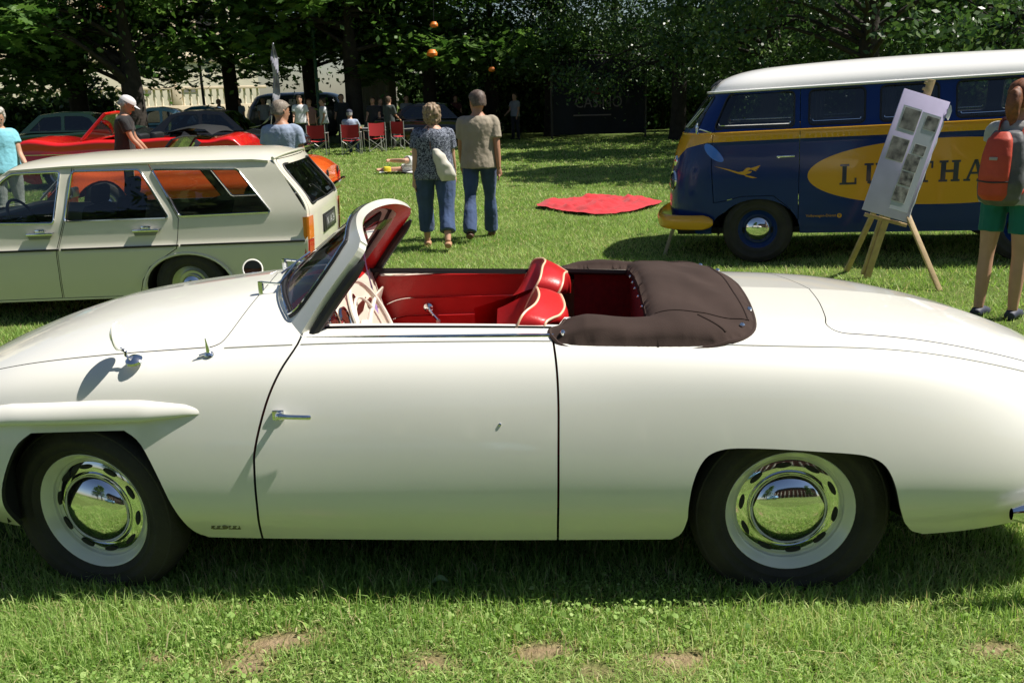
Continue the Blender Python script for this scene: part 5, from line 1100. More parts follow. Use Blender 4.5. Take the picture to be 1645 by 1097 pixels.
def person(label, loc, rz, H=1.75, girth=1.0, top=None, bottom=None, shoes=None, hair=None, skin=SK, arms=((.1, .12, .2), (-.1, .12, .2)), legs=((.05, .05), (-.05, .05)), head=(0, 0), vox=.012, female=False, seat=None, group=None, lying=False, lean=0.0):
    """local frame: faces -y, stands on z = 0. arms: (forward swing, out, elbow bend) right/left; legs: (forward swing, knee bend)"""
    root = empty('person', loc, rz); tag(root, label, 'person', group); k = H / 1.75; root.scale = (k, k, k)
    g = girth; hipz = .92 if seat is None else seat + .08; dz = hipz - .92
    J = {}
    for s, (sw, kn), nm in ((-1, legs[0], 'R'), (1, legs[1], 'L')):
        hip = np.array([s * .095 * g, 0, hipz]); kd = np.array([s * .02, -math.sin(sw), -math.cos(sw)]); knee = hip + kd * .44; a2 = sw - kn; ank = knee + np.array([0, -math.sin(a2), -math.cos(a2)]) * .42; J['hip' + nm], J['knee' + nm], J['ank' + nm] = hip, knee, ank
    drop = 0 if seat is not None else .075 - min(J['ankR'][2], J['ankL'][2]); up = np.array([0, 0, drop])
    for q in J: J[q] = J[q] + up
    T0 = np.array([0, 0, dz]) + up
    ln = lambda z: np.array([0, -lean * max(0, z - .95), 0])
    tors = [(.86, .15, .10), (.93, .168, .118), (1.0, .158 if female else .155, .112), (1.08, .142 if female else .152, .102), (1.18, .150 if female else .162, .112), (1.28, .165 if female else .180, .12), (1.36, .168 if female else .188, .115), (1.415, .135 if female else .155, .10), (1.455, .085, .075), (1.49, .058, .062)]
    def torso(m, infl=0.0, lo=0, hi=9, flare=0.0):
        S_ = []
        for i, (z, a, b) in enumerate(tors[lo:hi]):
            if infl > .015 and z < 1.32: a = max(a, (.158 if female else .166)); b = max(b, .115)
            e = infl + flare * max(0, (1.12 - z) / .25); S_.append((T0 + ln(z) + np.array([0, 0, z]), a * g + e, b * g + e))
        loft(m, S_, 20)
    for s, (sw, ab, el), nm in ((-1, arms[0], 'R'), (1, arms[1], 'L')):
        sh = T0 + ln(1.41) + np.array([s * (.155 if female else .178) * (1 + (g - 1) * .5), 0, 1.388]); d = np.array([s * math.sin(ab), -math.sin(sw) * math.cos(ab), -math.cos(sw) * math.cos(ab)]); eb = sh + d * .29; f2 = sw + el; d2 = np.array([s * math.sin(ab) * .5, -math.sin(f2), -math.cos(f2)]); d2 /= np.linalg.norm(d2); wr = eb + d2 * .25
        J['sh' + nm], J['el' + nm], J['wr' + nm], J['hd' + nm] = sh, eb, wr, d2
    def arm(m, nm, infl=0.0, frac=1.0):
        sh, eb, wr = J['sh' + nm], J['el' + nm], J['wr' + nm]
        if frac >= 1: limb(m, [sh, sh * .5 + eb * .5, eb, eb * .5 + wr * .5, wr], [.052 * g + infl, .046 * g + infl, .039 + infl, .037 + infl, .026 + infl])
        else: e = sh + (eb - sh) * frac; limb(m, [sh + np.array([-(1 if nm == 'L' else -1) * .07, 0, .004]), sh + np.array([0, 0, -.004]), sh * .5 + e * .5, e], [.046 * g + infl, .052 * g + infl, .056 * g + infl, .052 * g + infl * 1.5])
    def leg(m, nm, infl=0.0, frac=1.0, wide=0.0):
        h, kn, an = J['hip' + nm], J['knee' + nm], J['ank' + nm]
        if frac >= 1: limb(m, [h, h * .5 + kn * .5, kn, kn * .6 + an * .4, an], [.088 * g + infl, .074 * g + infl, .054 + infl, .053 + infl + wide * .5, .036 + infl + wide])
        elif frac > .55: f = (frac - .5) * 2; e = kn + (an - kn) * f; limb(m, [h, h * .5 + kn * .5, kn, e], [.092 * g + infl, .08 * g + infl, .062 + infl + wide, .058 + infl + wide * 1.3])
        else: e = h + (kn - h) * frac * 2; limb(m, [h, h * .5 + e * .5, e], [.095 * g + infl, .09 * g + infl + wide * .5, .086 * g + infl + wide])
    hp = T0 + ln(1.6) + np.array([0, -.012 - head[1] * .05, 1.606]); hy = head[0]
    def hr(v): v = np.array(v, float) * [1.15, 1.12, 1.06]; c, s_ = math.cos(hy), math.sin(hy); y, z = v[1] * math.cos(head[1]) - v[2] * math.sin(head[1]), v[1] * math.sin(head[1]) + v[2] * math.cos(head[1]); return hp + np.array([v[0] * c - y * s_, v[0] * s_ + y * c, z])
    def skull(m, inf=0.0, top=.118, bot=-.118):
        rows = []
        for z, a, b, o in ((-.122, .02, .02, -.045), (-.115, .04, .035, -.04), (-.085, .055, .065, -.022), (-.04, .066, .085, -.008), (0, .072, .094, 0), (.045, .074, .096, .006), (.085, .064, .082, .008), (.108, .042, .055, .008), (.12, .008, .01, .008)):
            if z < bot: continue
            rows.append([hr(((a + inf) * math.cos(t), (b + inf) * math.sin(t) + o, z + inf * (1 if z > .06 else .2))) for t in np.linspace(0, 2 * PI, 17)[:-1]])
        q = len(m.V); m.grid(rows, wrap=True); m.F.append(tuple(range(q + 15, q - 1, -1))); m.F.append(tuple(range(q + (len(rows) - 1) * 16, q + len(rows) * 16))); m.M += [0, 0]
    m = MB(); torso(m, 0, 0, 10); limb(m, [T0 + ln(1.45) + np.array([0, .01, 1.45]), T0 + ln(1.5) + np.array([0, .005, 1.50]), hr((0, .01, -.06))], [.066, .058, .056]); skull(m)
    nz = MB(); limb(m, [hr((0, -.088, .02)), hr((0, -.104, -.015)), hr((0, -.092, -.032))], [.010, .014, .010], 8)
    for s in (-1, 1): limb(m, [hr((s * .07, .0, -.02)), hr((s * .08, .012, .0)), hr((s * .075, .012, .022))], [.010, .014, .010], 8, .6)
    for nm in 'RL':
        arm(m, nm); leg(m, nm); wr, d = J['wr' + nm], J['hd' + nm]; s = -1 if nm == 'R' else 1; fw = np.array([0, -1, 0]); ax = fw - d * (fw @ d); ax /= np.linalg.norm(ax)
        limb(m, [wr, wr + d * .045, wr + d * .09], [.024, .036, .034], 10, .55)
        for i, (o, l) in enumerate(((-.027, .062), (-.009, .075), (.010, .078), (.028, .068))): b = wr + d * .085 + ax * -o; inn_ = np.array([-s, 0, 0]); limb(m, [b, b + d * l * .5 + inn_ * .008, b + d * l * .9 + inn_ * .025], [.0105, .0098, .0085], 6)
        b = wr + d * .03 + ax * .03; limb(m, [b, b + d * .03 + ax * .022, b + d * .065 + ax * .026], [.013, .0115, .0095], 6)
        an = J['ank' + nm]; limb(m, [an + np.array([0, .045, -.045]), an + np.array([0, -.02, -.035]), an + np.array([0, -.11, -.052]), an + np.array([0, -.17, -.058])], [.030, .036, .033, .020], 10, 1.15)
    remesh('body', m, skin, root, vox, 1)
    def wrinkle(amp, fr, sd):
        def f(co, no):
            n = np.array([noise.noise(Vector((c[0] * fr + sd, c[1] * fr, c[2] * fr * .55))) + .5 * noise.noise(Vector((c[0] * fr * 2.3, c[1] * fr * 2.3 + sd, c[2] * fr * 1.6))) for c in co]); return co + no * (n * amp)[:, None]
        return f
    sd = RNG.random() * 50
    if top:
        m = MB(); torso(m, .018, top.get('lo', 0), 9, top.get('flare', .02))
        for nm in 'RL': arm(m, nm, .014, top.get('sleeve', .62))
        remesh(top.get('name', 'shirt'), m, top['mat'], root, vox, 2, wrinkle(.007, 13, sd))
    if bottom:
        m = MB(); torso(m, .010, 0, 3)
        for nm in 'RL': leg(m, nm, bottom.get('inf', .014), bottom.get('frac', 1.0), bottom.get('wide', .012))
        remesh(bottom.get('name', 'trousers'), m, bottom['mat'], root, vox, 2, wrinkle(.007, 12, sd + 9))
    if shoes:
        for nm in 'RL':
            m = MB(); an = J['ank' + nm]; limb(m, [an + np.array([0, .055, -.045]), an + np.array([0, -.02, -.03]), an + np.array([0, -.11, -.048]), an + np.array([0, -.19, -.056])], [.036, .043, .040, .024], 12, 1.15); remesh('shoe', m, shoes, root, .009, 2)
    if hair:
        m = MB(); hk = hair['kind']
        def cap(inf, zlow, back):
            rows = []
            for z, a, b, o in ((zlow, .060, .078, .024), (zlow * .55, .074, .092, .016), (-.02, .076, .096, .012), (.02, .077, .098, .010), (.05, .076, .098, .008), (.085, .066, .084, .009), (.108, .044, .057, .008), (.124, .008, .01, .008)):
                row = []
                for t in np.linspace(0, 2 * PI, 33)[:-1]:
                    front = max(0, -math.sin(t)); zz = max(z, (.062 * front ** .8 + (.03 if front > .3 else 0) if front > .1 else -.5) if z < .06 else z); nzv = .006 * math.sin(t * 9 + z * 70) * hair.get('rough', 1)
                    row.append(hr(((a + inf + nzv) * math.cos(t), (b + inf + nzv) * math.sin(t) + o, zz + (inf if z > .05 else 0))))
                rows.append(row)
            q = len(m.V); m.grid(rows, wrap=True); m.F.append(tuple(range(q + (len(rows) - 1) * 32, q + len(rows) * 32))); m.M.append(0)
        if hk == 'short': cap(.005, -.052, 0); m.build('hair', hair['mat'], root, sharp=None)
        elif hk == 'full':
            b = MB(); loft(b, [(hr((0, .02, z)), a * 1.1, c * 1.1) for z, a, c in ((-.10, .06, .06), (-.06, .085, .085), (0, .098, .104), (.05, .10, .108), (.10, .08, .09), (.135, .04, .05))], 18)
            remesh('hair', b, hair['mat'], root, .010, 1, lambda co, no: co + no * (np.array([noise.noise(Vector((c[0] * 38, c[1] * 38, c[2] * 20))) for c in co]) * .022)[:, None])
        elif hk == 'pony':
            cap(.010, -.06, 0); m.build('hair', hair['mat'], root, sharp=None); b = MB(); limb(b, [hr((0, .085, .06)), hr((0, .15, .03)), hr((.0, .165, -.05)), hr((0, .15, -.13)), hr((0, .14, -.17))], [.025, .045, .048, .036, .012], 10); remesh('ponytail', b, hair['mat'], root, .010, 1, lambda co, no: co + no * (np.array([noise.noise(Vector((c[0] * 40, c[1] * 40, c[2] * 14))) for c in co]) * .012)[:, None])
        elif hk == 'cap':
            cap(.004, -.05, 0); m.build('hair', mat('grey_hair', (.3, .3, .3), .8), root, sharp=None); b = MB(); cm = hair['mat']; rows = [[hr(((a) * math.cos(t), (c) * math.sin(t) + .004, z)) for t in np.linspace(0, 2 * PI, 25)[:-1]] for z, a, c in ((.045, .086, .108), (.08, .083, .104), (.11, .066, .084), (.132, .035, .045), (.138, .004, .005))]; b.grid(rows, wrap=True)
            b.grid([[hr((u * .075, -.10 - .075 * math.sqrt(max(0, 1 - u * u)) * v, .048 - .012 * v)) for v in (0, .5, 1)] for u in np.linspace(-1, 1, 9)]); b.build('cap', cm, root)
    eb_ = MB()
    for s in (-1, 1): ball(eb_, hr((s * .031, -.083, .008)), .0125, 1, .6, .75, 8)
    eb_.build('eyes', mat('dark_eyes', (.03, .02, .015), .2), root); mo = MB(); limb(mo, [hr((-.024, -.083, -.068)), hr((0, -.092, -.066)), hr((.024, -.083, -.068))], [.004, .007, .004], 6); mo.build('lips', mat('lips', (.38, .13, .10), .5), root)
    root['jt'] = 0; return root, J, hr, T0
DEN = cloth('blue_denim', (.035, .065, .15), n=.25, s=5); DEN2 = cloth('dark_denim', (.022, .042, .10), n=.25, s=5)
# woman and man strolling away
def pattern_mat():
    m = bpy.data.materials.new('navy_print'); m.use_nodes = True; t = m.node_tree; b = t.nodes['Principled BSDF']; b.inputs['Roughness'].default_value = .85; tc = t.nodes.new('ShaderNodeTexCoord'); mp = t.nodes.new('ShaderNodeMapping'); mp.inputs['Rotation'].default_value = (.4, .5, .3)
    v = t.nodes.new('ShaderNodeTexVoronoi'); v.feature = 'DISTANCE_TO_EDGE'; v.inputs['Scale'].default_value = 32; n = t.nodes.new('ShaderNodeTexNoise'); n.inputs['Scale'].default_value = 28
    mx = t.nodes.new('ShaderNodeMixRGB'); mx.inputs[0].default_value = .12; t.links.new(tc.outputs['Object'], mp.inputs[0]); t.links.new(mp.outputs[0], n.inputs['Vector']); t.links.new(mp.outputs[0], mx.inputs[1]); t.links.new(n.outputs['Color'], mx.inputs[2]); t.links.new(mx.outputs[0], v.inputs['Vector'])
    r = t.nodes.new('ShaderNodeValToRGB'); r.color_ramp.interpolation = 'LINEAR'; r.color_ramp.elements[0].position = .05; r.color_ramp.elements[0].color = (.30, .33, .40, 1); r.color_ramp.elements[1].position = .10; r.color_ramp.elements[1].color = (.010, .014, .03, 1); t.links.new(v.outputs['Distance'], r.inputs[0]); t.links.new(r.outputs[0], b.inputs['Base Color']); return m
M_PRINT = pattern_mat()
def hair_mat(name, c1, c2): return mat(name, c1, .6, col2=c2, noise_scale=45)
p = on_g(704, 399); PW, JW, hW, TW = person('woman in navy printed top and blue capri jeans walking away with a white bag', p, PI + .05, 1.62, 1.30, dict(mat=M_PRINT, sleeve=.60, flare=.03, name='printed_top'), dict(mat=DEN, frac=.84, wide=.02, name='capri_jeans'), mat('tan_sandal', (.40, .22, .12), .6), dict(kind='full', mat=hair_mat('streaked_hair', (.36, .26, .16), (.10, .06, .035))), arms=((.12, .15, .35), (-.15, .15, .2)), legs=((-.24, .30), (.22, .06)), female=True, vox=.010)
p2 = on_g(774, 384); PM, JM, hM, TM = person('man in beige polo shirt and jeans walking away beside the woman with a bag', p2, PI - .04, 1.77, 1.06, dict(mat=cloth('beige_shirt', (.33, .28, .21)), sleeve=.68, flare=.03), dict(mat=DEN, wide=.03), mat('brown_shoe', (.10, .05, .03), .5), dict(kind='short', mat=hair_mat('greying_hair', (.15, .11, .085), (.05, .03, .022)), rough=.6), skin=SKT, head=(.55, .12), arms=((-.18, .12, .12), (.25, .10, .3)), legs=((.30, .10), (-.26, .35)), vox=.010)
def child_at(fn, nm, mt, root, **k): m = MB(); fn(m); return m.build(nm, mt, root, **k)
bag = empty('shoulder_bag', PW.location, PW.rotation_euler.z); bag.scale = PW.scale; tag(bag, 'white soft shoulder bag hanging on the back of the woman in the printed top', 'bag')
bm_ = MB(); loft(bm_, [((-.165, .19, .84), .085, .035), ((-.16, .20, .91), .11, .05), ((-.11, .20, 1.04), .10, .055), ((-.06, .19, 1.16), .075, .05), ((-.03, .18, 1.22), .035, .03)], 14); remesh('pouch', bm_, mat('white_canvas', (.55, .52, .44), .8, noise_amt=.06), bag, .012, 2, lambda co, no: co + no * (np.array([noise.noise(Vector(c * 12)) for c in co]) * .012)[:, None])
child_at(lambda m: m.tube(smoothpts([(.03, .17, 1.22), (.03, .155, 1.36), (.05, .09, 1.47), (.06, -.05, 1.46), (.0, -.15, 1.3), (-.15, -.14, 1.1), (-.2, .05, .98), (-.12, .18, .95)], 5), .010, 6, flat=.5), 'strap', mat('brown_strap', (.10, .05, .04), .6), bag)
# backpacker on the right
p = on_g(1598, 510); PB, JB, hB, TB = person('woman with auburn ponytail in grey top and green shorts wearing a red backpack', p, PI - .85, 1.70, 1.04, dict(mat=cloth('pale_grey_top', (.40, .40, .39)), sleeve=.3, flare=.03), dict(mat=cloth('green_shorts', (.004, .14, .115)), frac=.31, wide=-.006, inf=.004, name='shorts'), mat('dark_sneaker', (.03, .035, .06), .6), dict(kind='pony', mat=hair_mat('auburn_hair', (.25, .085, .03), (.11, .035, .012))), skin=SK, arms=((.15, .12, .7), (.15, .12, .9)), legs=((.04, .02), (-.05, .03)), female=True, vox=.010)
bp = empty('backpack', PB.location, PB.rotation_euler.z); bp.scale = PB.scale; tag(bp, 'orange red and grey backpack worn by the woman in green shorts', 'backpack')
GR = mat('grey_nylon', (.09, .09, .095), .6, noise_amt=.25, noise_scale=9, bump=.4, bump_scale=16); ORN = mat('orange_red_nylon', (.50, .055, .025), .6, noise_amt=.1, bump=.2, bump_scale=30)
b = MB(); loft(b, [((0, .20, .88), .10, .06), ((0, .215, .92), .145, .09), ((0, .225, 1.05), .155, .105), ((0, .22, 1.2), .15, .10), ((0, .205, 1.33), .13, .085), ((0, .19, 1.40), .09, .06)], 20); remesh('main_pack', b, GR, bp, .011, 2, lambda co, no: co + no * (np.array([noise.noise(Vector((c[0] * 14, c[1] * 14, c[2] * 8))) for c in co]) * .012)[:, None])
b = MB(); loft(b, [((.02, .285, .92), .07, .03), ((.02, .305, .96), .10, .045), ((.02, .315, 1.1), .105, .05), ((.02, .305, 1.24), .10, .05), ((.02, .28, 1.35), .085, .045), ((.02, .25, 1.40), .05, .03)], 18); remesh('front_pocket', b, ORN, bp, .011, 2)
child_at(lambda m: m.box((.02, .363, 1.22), (.055, .008, .022), Matrix.Rotation(.0, 3, 'X'), bev=.003), 'pack_label', mat('label_grey', (.35, .3, .3), .5), bp); child_at(lambda m: m.tube(smoothpts([(-.085, .33, 1.06), (.02, .37, 1.055), (.125, .33, 1.06)], 5), .006, 6), 'pocket_zip', M_BLACKPL, bp)
for s in (-1, 1): child_at(lambda m: m.tube(smoothpts([(s * .075, .17, 1.36), (s * .095, .10, 1.455), (s * .105, -.02, 1.47), (s * .115, -.125, 1.38), (s * .13, -.13, 1.2), (s * .15, .0, 1.04), (s * .11, .17, .96)], 5), .020, 8, flat=.35), 'shoulder_strap', ORN, bp)
# men beside the estate car
p = on_Y(464, 330, 10.7); person('man in grey blue t-shirt walking away behind the estate car tailgate', (p[0], 10.7, gz(p[0], 10.7)), PI - .15, 1.71, 1.12, dict(mat=cloth('blue_grey_tee', (.28, .34, .45)), sleeve=.6), dict(mat=cloth('grey_trousers', (.09, .09, .10))), mat('grey_shoe', (.08, .08, .08), .6), dict(kind='short', mat=hair_mat('grey_brown_hair', (.28, .23, .18), (.10, .08, .06)), rough=1.2), skin=SKT, head=(-.6, .2), arms=((.1, .12, .25), (-.05, .12, .2)))
p = on_Y(209, 300, 13.7); person('man in black t-shirt and white flat cap bending over beside the red convertible', (p[0], 13.7, gz(p[0], 13.7)), PI / 2 + .25, 1.74, 1.05, dict(mat=cloth('black_tee', (.010, .010, .011)), sleeve=.62), dict(mat=DEN2), M_BLACKPL, dict(kind='cap', mat=mat('white_cap', (.62, .60, .60), .8)), skin=SKT, head=(0, .55), arms=((.35, .08, .3), (.30, .10, .35)), lean=.12)
p = on_Y(14, 300, 11.6); person('grey haired woman in turquoise top and sunglasses left of the estate car roof', (p[0], 11.6, gz(p[0], 11.6)), .75, 1.66, 1.08, dict(mat=cloth('turquoise_top', (.20, .52, .62)), sleeve=.5, flare=.03), dict(mat=cloth('pale_trousers', (.50, .50, .48)), wide=.02), mat('white_shoe', (.6, .6, .6), .6), dict(kind='full', mat=hair_mat('silver_hair', (.55, .52, .47), (.25, .23, .20))), head=(-.1, .45), arms=((.2, .10, .4), (.3, .10, .5)), female=True)
# far groups under the trees
def far(label, px, Y, H, tc_, bc, hc=(.08, .05, .03), rz=0.0, female=False, arms=((.3, .1, .6), (.1, .12, .3)), seat=None, sleeve=.6):
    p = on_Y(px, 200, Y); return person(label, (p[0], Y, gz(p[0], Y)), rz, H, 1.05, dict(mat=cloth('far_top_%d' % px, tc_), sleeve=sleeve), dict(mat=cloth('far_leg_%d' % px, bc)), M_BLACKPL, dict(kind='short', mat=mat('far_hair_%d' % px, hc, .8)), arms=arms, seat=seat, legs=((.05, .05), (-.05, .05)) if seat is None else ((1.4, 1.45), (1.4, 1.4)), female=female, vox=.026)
far('man in white t-shirt standing at the tables under the trees', 484, 30, 1.80, (.75, .76, .78), (.02, .02, .025), rz=.2)
far('woman in dusky pink standing close behind the man in the white t-shirt', 499, 31, 1.68, (.30, .15, .13), (.05, .05, .06), (.2, .08, .03), .3, True)
far('person in white shirt turned sideways next to the green lamp post', 521, 31, 1.70, (.70, .72, .75), (.02, .02, .03), rz=-1.2)
far('man in dark jacket standing beneath the chestnut branches by the canvas tent', 551, 32.5, 1.82, (.02, .022, .028), (.02, .02, .02), rz=.1, sleeve=.9)
far('man in white shirt standing in front of the grey van', 426, 36, 1.76, (.62, .63, .66), (.03, .03, .04), rz=.4)
far('person in pale shirt by the teal car', 388, 36, 1.74, (.42, .48, .55), (.04, .04, .05), rz=-.5)
far('person in yellowish patterned shirt in front of the stone balustrade', 355, 36, 1.72, (.40, .40, .22), (.05, .05, .05), (.3, .1, .05), .6, True)
far('person in light shirt behind the black saloon at the tables', 655, 33.5, 1.72, (.30, .30, .29), (.03, .03, .03), rz=.3)
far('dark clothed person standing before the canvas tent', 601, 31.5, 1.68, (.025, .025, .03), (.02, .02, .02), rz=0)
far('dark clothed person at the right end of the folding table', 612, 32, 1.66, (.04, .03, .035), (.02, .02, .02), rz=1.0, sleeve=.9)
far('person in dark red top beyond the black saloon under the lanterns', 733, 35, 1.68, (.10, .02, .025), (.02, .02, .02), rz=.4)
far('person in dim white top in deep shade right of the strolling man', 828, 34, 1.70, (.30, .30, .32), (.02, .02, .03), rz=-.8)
far('person in grey green coat by the tables, left of the black saloon', 626, 30.5, 1.70, (.05, .065, .06), (.03, .03, .03), rz=2.6, sleeve=.9)
# ================================================================== things on the lawn
M_PINE = mat('pale_pine', (.50, .36, .19), .6, noise_amt=.18, noise_scale=14, bump=.1)
# easel: three legs meeting behind the board
EA = empty('easel', on_g(1420, 452)); tag(EA, 'pale wooden tripod easel on the grass in front of the blue van', 'easel')
def eloc(px, py, Y): return Vector(on_Y(px, py, Y)) - EA.location
f1 = Vector(on_g(1392, 447)) - EA.location; f2 = Vector(on_g(1510, 468)) - EA.location; f0 = Vector(on_g(1366, 440)) - EA.location; Yb = 7.55
top = eloc(1497, 128, Yb); mid = eloc(1425, 348, Yb)
def plank(m, a, b, w, t):
    a, b = Vector(a), Vector(b); d = (b - a); L_ = d.length; z = d.normalized(); x = Vector((1, 0, 0)) - z * z.x; x.normalize(); y = z.cross(x); R = Matrix((x, y, z)).transposed(); m.box((a + b) / 2, (w, t, L_), R, bev=.003)
part('mast', M_PINE, EA, lambda m: plank(m, f1, top, .058, .03)); part('leg', M_PINE, EA, lambda m: plank(m, f2, mid + Vector((.06, .02, .25)), .042, .026)); part('leg', M_PINE, EA, lambda m: plank(m, f0 + Vector((0, .1, 0)), mid + Vector((-.02, .06, .22)), .046, .028))
part('side_rail', M_PINE, EA, lambda m: plank(m, f1 + (top - f1) * .02 + Vector((-.045, .012, 0)), f1 + (top - f1) * .42 + Vector((-.045, .012, 0)), .026, .024))
for k in range(4): part('ratchet_tooth', M_PINE, EA, lambda m: m.box(f1 + (top - f1) * (.90 + .028 * k) + Vector((-.035, .0, 0)), (.03, .03, .022), Matrix.Rotation(.5, 3, 'Y'), bev=.003))
part('rest', M_PINE, EA, lambda m: plank(m, eloc(1390, 345, Yb - .05), eloc(1455, 362, Yb - .05), .03, .05))
# photo board leaning on the easel
c = [np.array(on_Y(x, y, Yb - dy)) for x, y, dy in ((1452, 146, .03), (1527, 161, .03), (1456, 361, .12), (1385, 333, .12))]
O_ = sum(c) / 4; bxv = ((c[1] - c[0]) + (c[2] - c[3])) / 2; byv = ((c[0] - c[3]) + (c[1] - c[2])) / 2; Wb, Hb = np.linalg.norm(bxv), np.linalg.norm(byv); bx_, by_ = bxv / Wb, byv / Hb; by_ -= bx_ * (bx_ @ by_); by_ /= np.linalg.norm(by_); bn = np.cross(bx_, by_)
PBD = empty('photo_board', O_); tag(PBD, 'lilac board with black and white photographs leaning on the wooden easel', 'board')
RB = Matrix((bx_, by_, bn)).transposed(); sgn = 1 if bn[1] < 0 else -1
part('board', mat('lilac_card', (.62, .55, .80), .6, noise_amt=.05), PBD, lambda m: m.box((0, 0, 0), (Wb, Hb, .012), RB, bev=.002))
def on_b(u, v, o=0.0): return RB @ Vector(((u - .5) * Wb, (.5 - v) * Hb, sgn * (.0075 + o)))
def bq(m, u0, v0, u1, v1, o): m.add([on_b(u0, v1, o), on_b(u1, v1, o), on_b(u1, v0, o), on_b(u0, v0, o)], [(0, 1, 2, 3) if sgn > 0 else (3, 2, 1, 0)])
M_FOIL = mat('clear_foil_sheet', (.50, .53, .60), .25, coat=.6); part('foil_sheet', M_FOIL, PBD, lambda m: bq(m, .52, .13, .93, .93, .001), smooth=False); part('foil_sheet', M_FOIL, PBD, lambda m: bq(m, .10, .12, .50, .33, .0012), smooth=False)
def photo_mat(k): return mat('photo_print_%d' % k, (.36, .35, .33), .3, col2=(.03, .03, .035), noise_scale=9 + 2.3 * k, coat=.5)
for k, (u0, v0, u1, v1) in enumerate(((.15, .135, .49, .30), (.64, .15, .90, .255), (.10, .375, .46, .555), (.60, .385, .84, .465), (.52, .475, .80, .605), (.52, .615, .79, .725), (.51, .74, .79, .86), (.70, .88, .9, .93))):
    if k == 7: continue
    f = part('paper_border', mat('photo_paper', (.62, .62, .62), .4), PBD, lambda m: bq(m, u0 - .015, v0 - .006, u1 + .015, v1 + .006, .002), smooth=False); part('photograph', photo_mat(k), PBD, lambda m: bq(m, u0, v0, u1, v1, .0035), smooth=False)
part('loose_tape', mat('white_tape', (.75, .75, .78), .5), PBD, lambda m: m.grid([[on_b(1.0, .02 + .035 * i, .01), on_b(1.03 + .05 * math.sin(i), .03 + .035 * i, .015), on_b(1.06 + .03 * (i % 2), .05 + .03 * i, -.005)] for i in range(4)]))
part('foil_edge', M_FOIL, PBD, lambda m: m.grid([[on_b(.985 + .006 * math.sin(i * 1.7), .05 + i * .046, .004), on_b(1.012 + .006 * math.sin(i * 2.3), .05 + i * .046, .006 * math.cos(i * 1.9))] for i in range(21)]))
# red blanket
q = [on_g(*t) for t in ((862, 334), (905, 324), (975, 320), (1062, 327), (1030, 340), (985, 348), (935, 347), (890, 340))]
def blanket(m):
    P2 = [np.array((p.x, p.y)) for p in q]; loop = resample(smoothpts(P2, 4, True), .05); lo = np.min(loop, 0); hi = np.max(loop, 0); uv, tr = tri2d([loop], lo, hi, (.045, .045)); k = inpoly(uv[tr].mean(1), loop); Lp = np.array(loop)
    d = np.sqrt(((uv[:, None] - Lp[None]) ** 2).sum(2)).min(1)
    z = gz_np(uv[:, 0], uv[:, 1]) + .045 + np.array([.10 * noise.noise(Vector((a * 2.6, b * 3.4, 0))) + .09 * abs(noise.noise(Vector((a * 5, b * 8, 4)))) + .03 * noise.noise(Vector((a * 15, b * 15, 2))) for a, b in uv]) * np.clip(d * 6, .2, 1)
    m.add([(a, b, c_) for (a, b), c_ in zip(uv, z)], [tuple(t) for t in tr[k]])
tag(part('picnic_blanket', mat('red_blanket', (.50, .012, .02), .9, noise_amt=.1, bump=.3, bump_scale=80, sheen=.2), None, blanket, sharp=None), 'crumpled red picnic blanket spread on the lawn left of the van', 'blanket')
# stake
a = on_g(1068, 410); tag(part('wooden_stake', mat('weathered_stake', (.42, .36, .26), .7, noise_amt=.2), None, lambda m: (m.box(a + Vector((.035, 0, .13)), (.035, .012, .28), Matrix.Rotation(.28, 3, 'Y'), bev=.003), m.box(a + Vector((.078, -.002, .255)), (.034, .014, .07), Matrix.Rotation(.28, 3, 'Y'), bev=.003))), 'short wooden marker stake in the grass in front of the van bumper', 'stake')
# towel with a person lying on it
tw = on_g(645, 279); tag(part('beach_towel', mat('white_towel', (.66, .66, .62), .9, bump=.3), None, lambda m: m.grid([[(tw.x - .45 + 1.6 * u, tw.y - .35 + .7 * v, gz(tw.x, tw.y) + .06 + .02 * math.sin(u * 9 + v * 5)) for v in np.linspace(0, 1, 6)] for u in np.linspace(0, 1, 12)])), 'white towel on the lawn partly hidden by the strolling woman', 'towel')
PL, JL, hL, TL_ = person('sunbather lying on the white towel behind the strolling woman', (tw.x + 1.0, tw.y, gz(tw.x, tw.y) + .20), 0, 1.68, 1.0, dict(mat=cloth('white_vest', (.6, .6, .6)), sleeve=.4), dict(mat=cloth('white_shorts', (.6, .6, .58)), frac=.4, name='shorts'), None, dict(kind='short', mat=mat('blond_hair', (.4, .28, .12), .7)), arms=((.2, .3, .3), (.2, .2, .5)), legs=((.9, 1.5), (.15, .2)), female=True, vox=.016)
PL.rotation_euler = (0, PI / 2, .12); PL.location = (tw.x - .55, tw.y, gz(tw.x, tw.y) + .20)
tag(part('small_pouch', mat('yellow_pouch', (.75, .58, .03), .6), None, lambda m: m.box((tw.x - .28, tw.y - .25, gz(tw.x, tw.y) + .12), (.16, .12, .12), Matrix.Rotation(.4, 3, 'Z'), bev=.03)), 'small yellow pouch at the edge of the white towel', 'pouch')
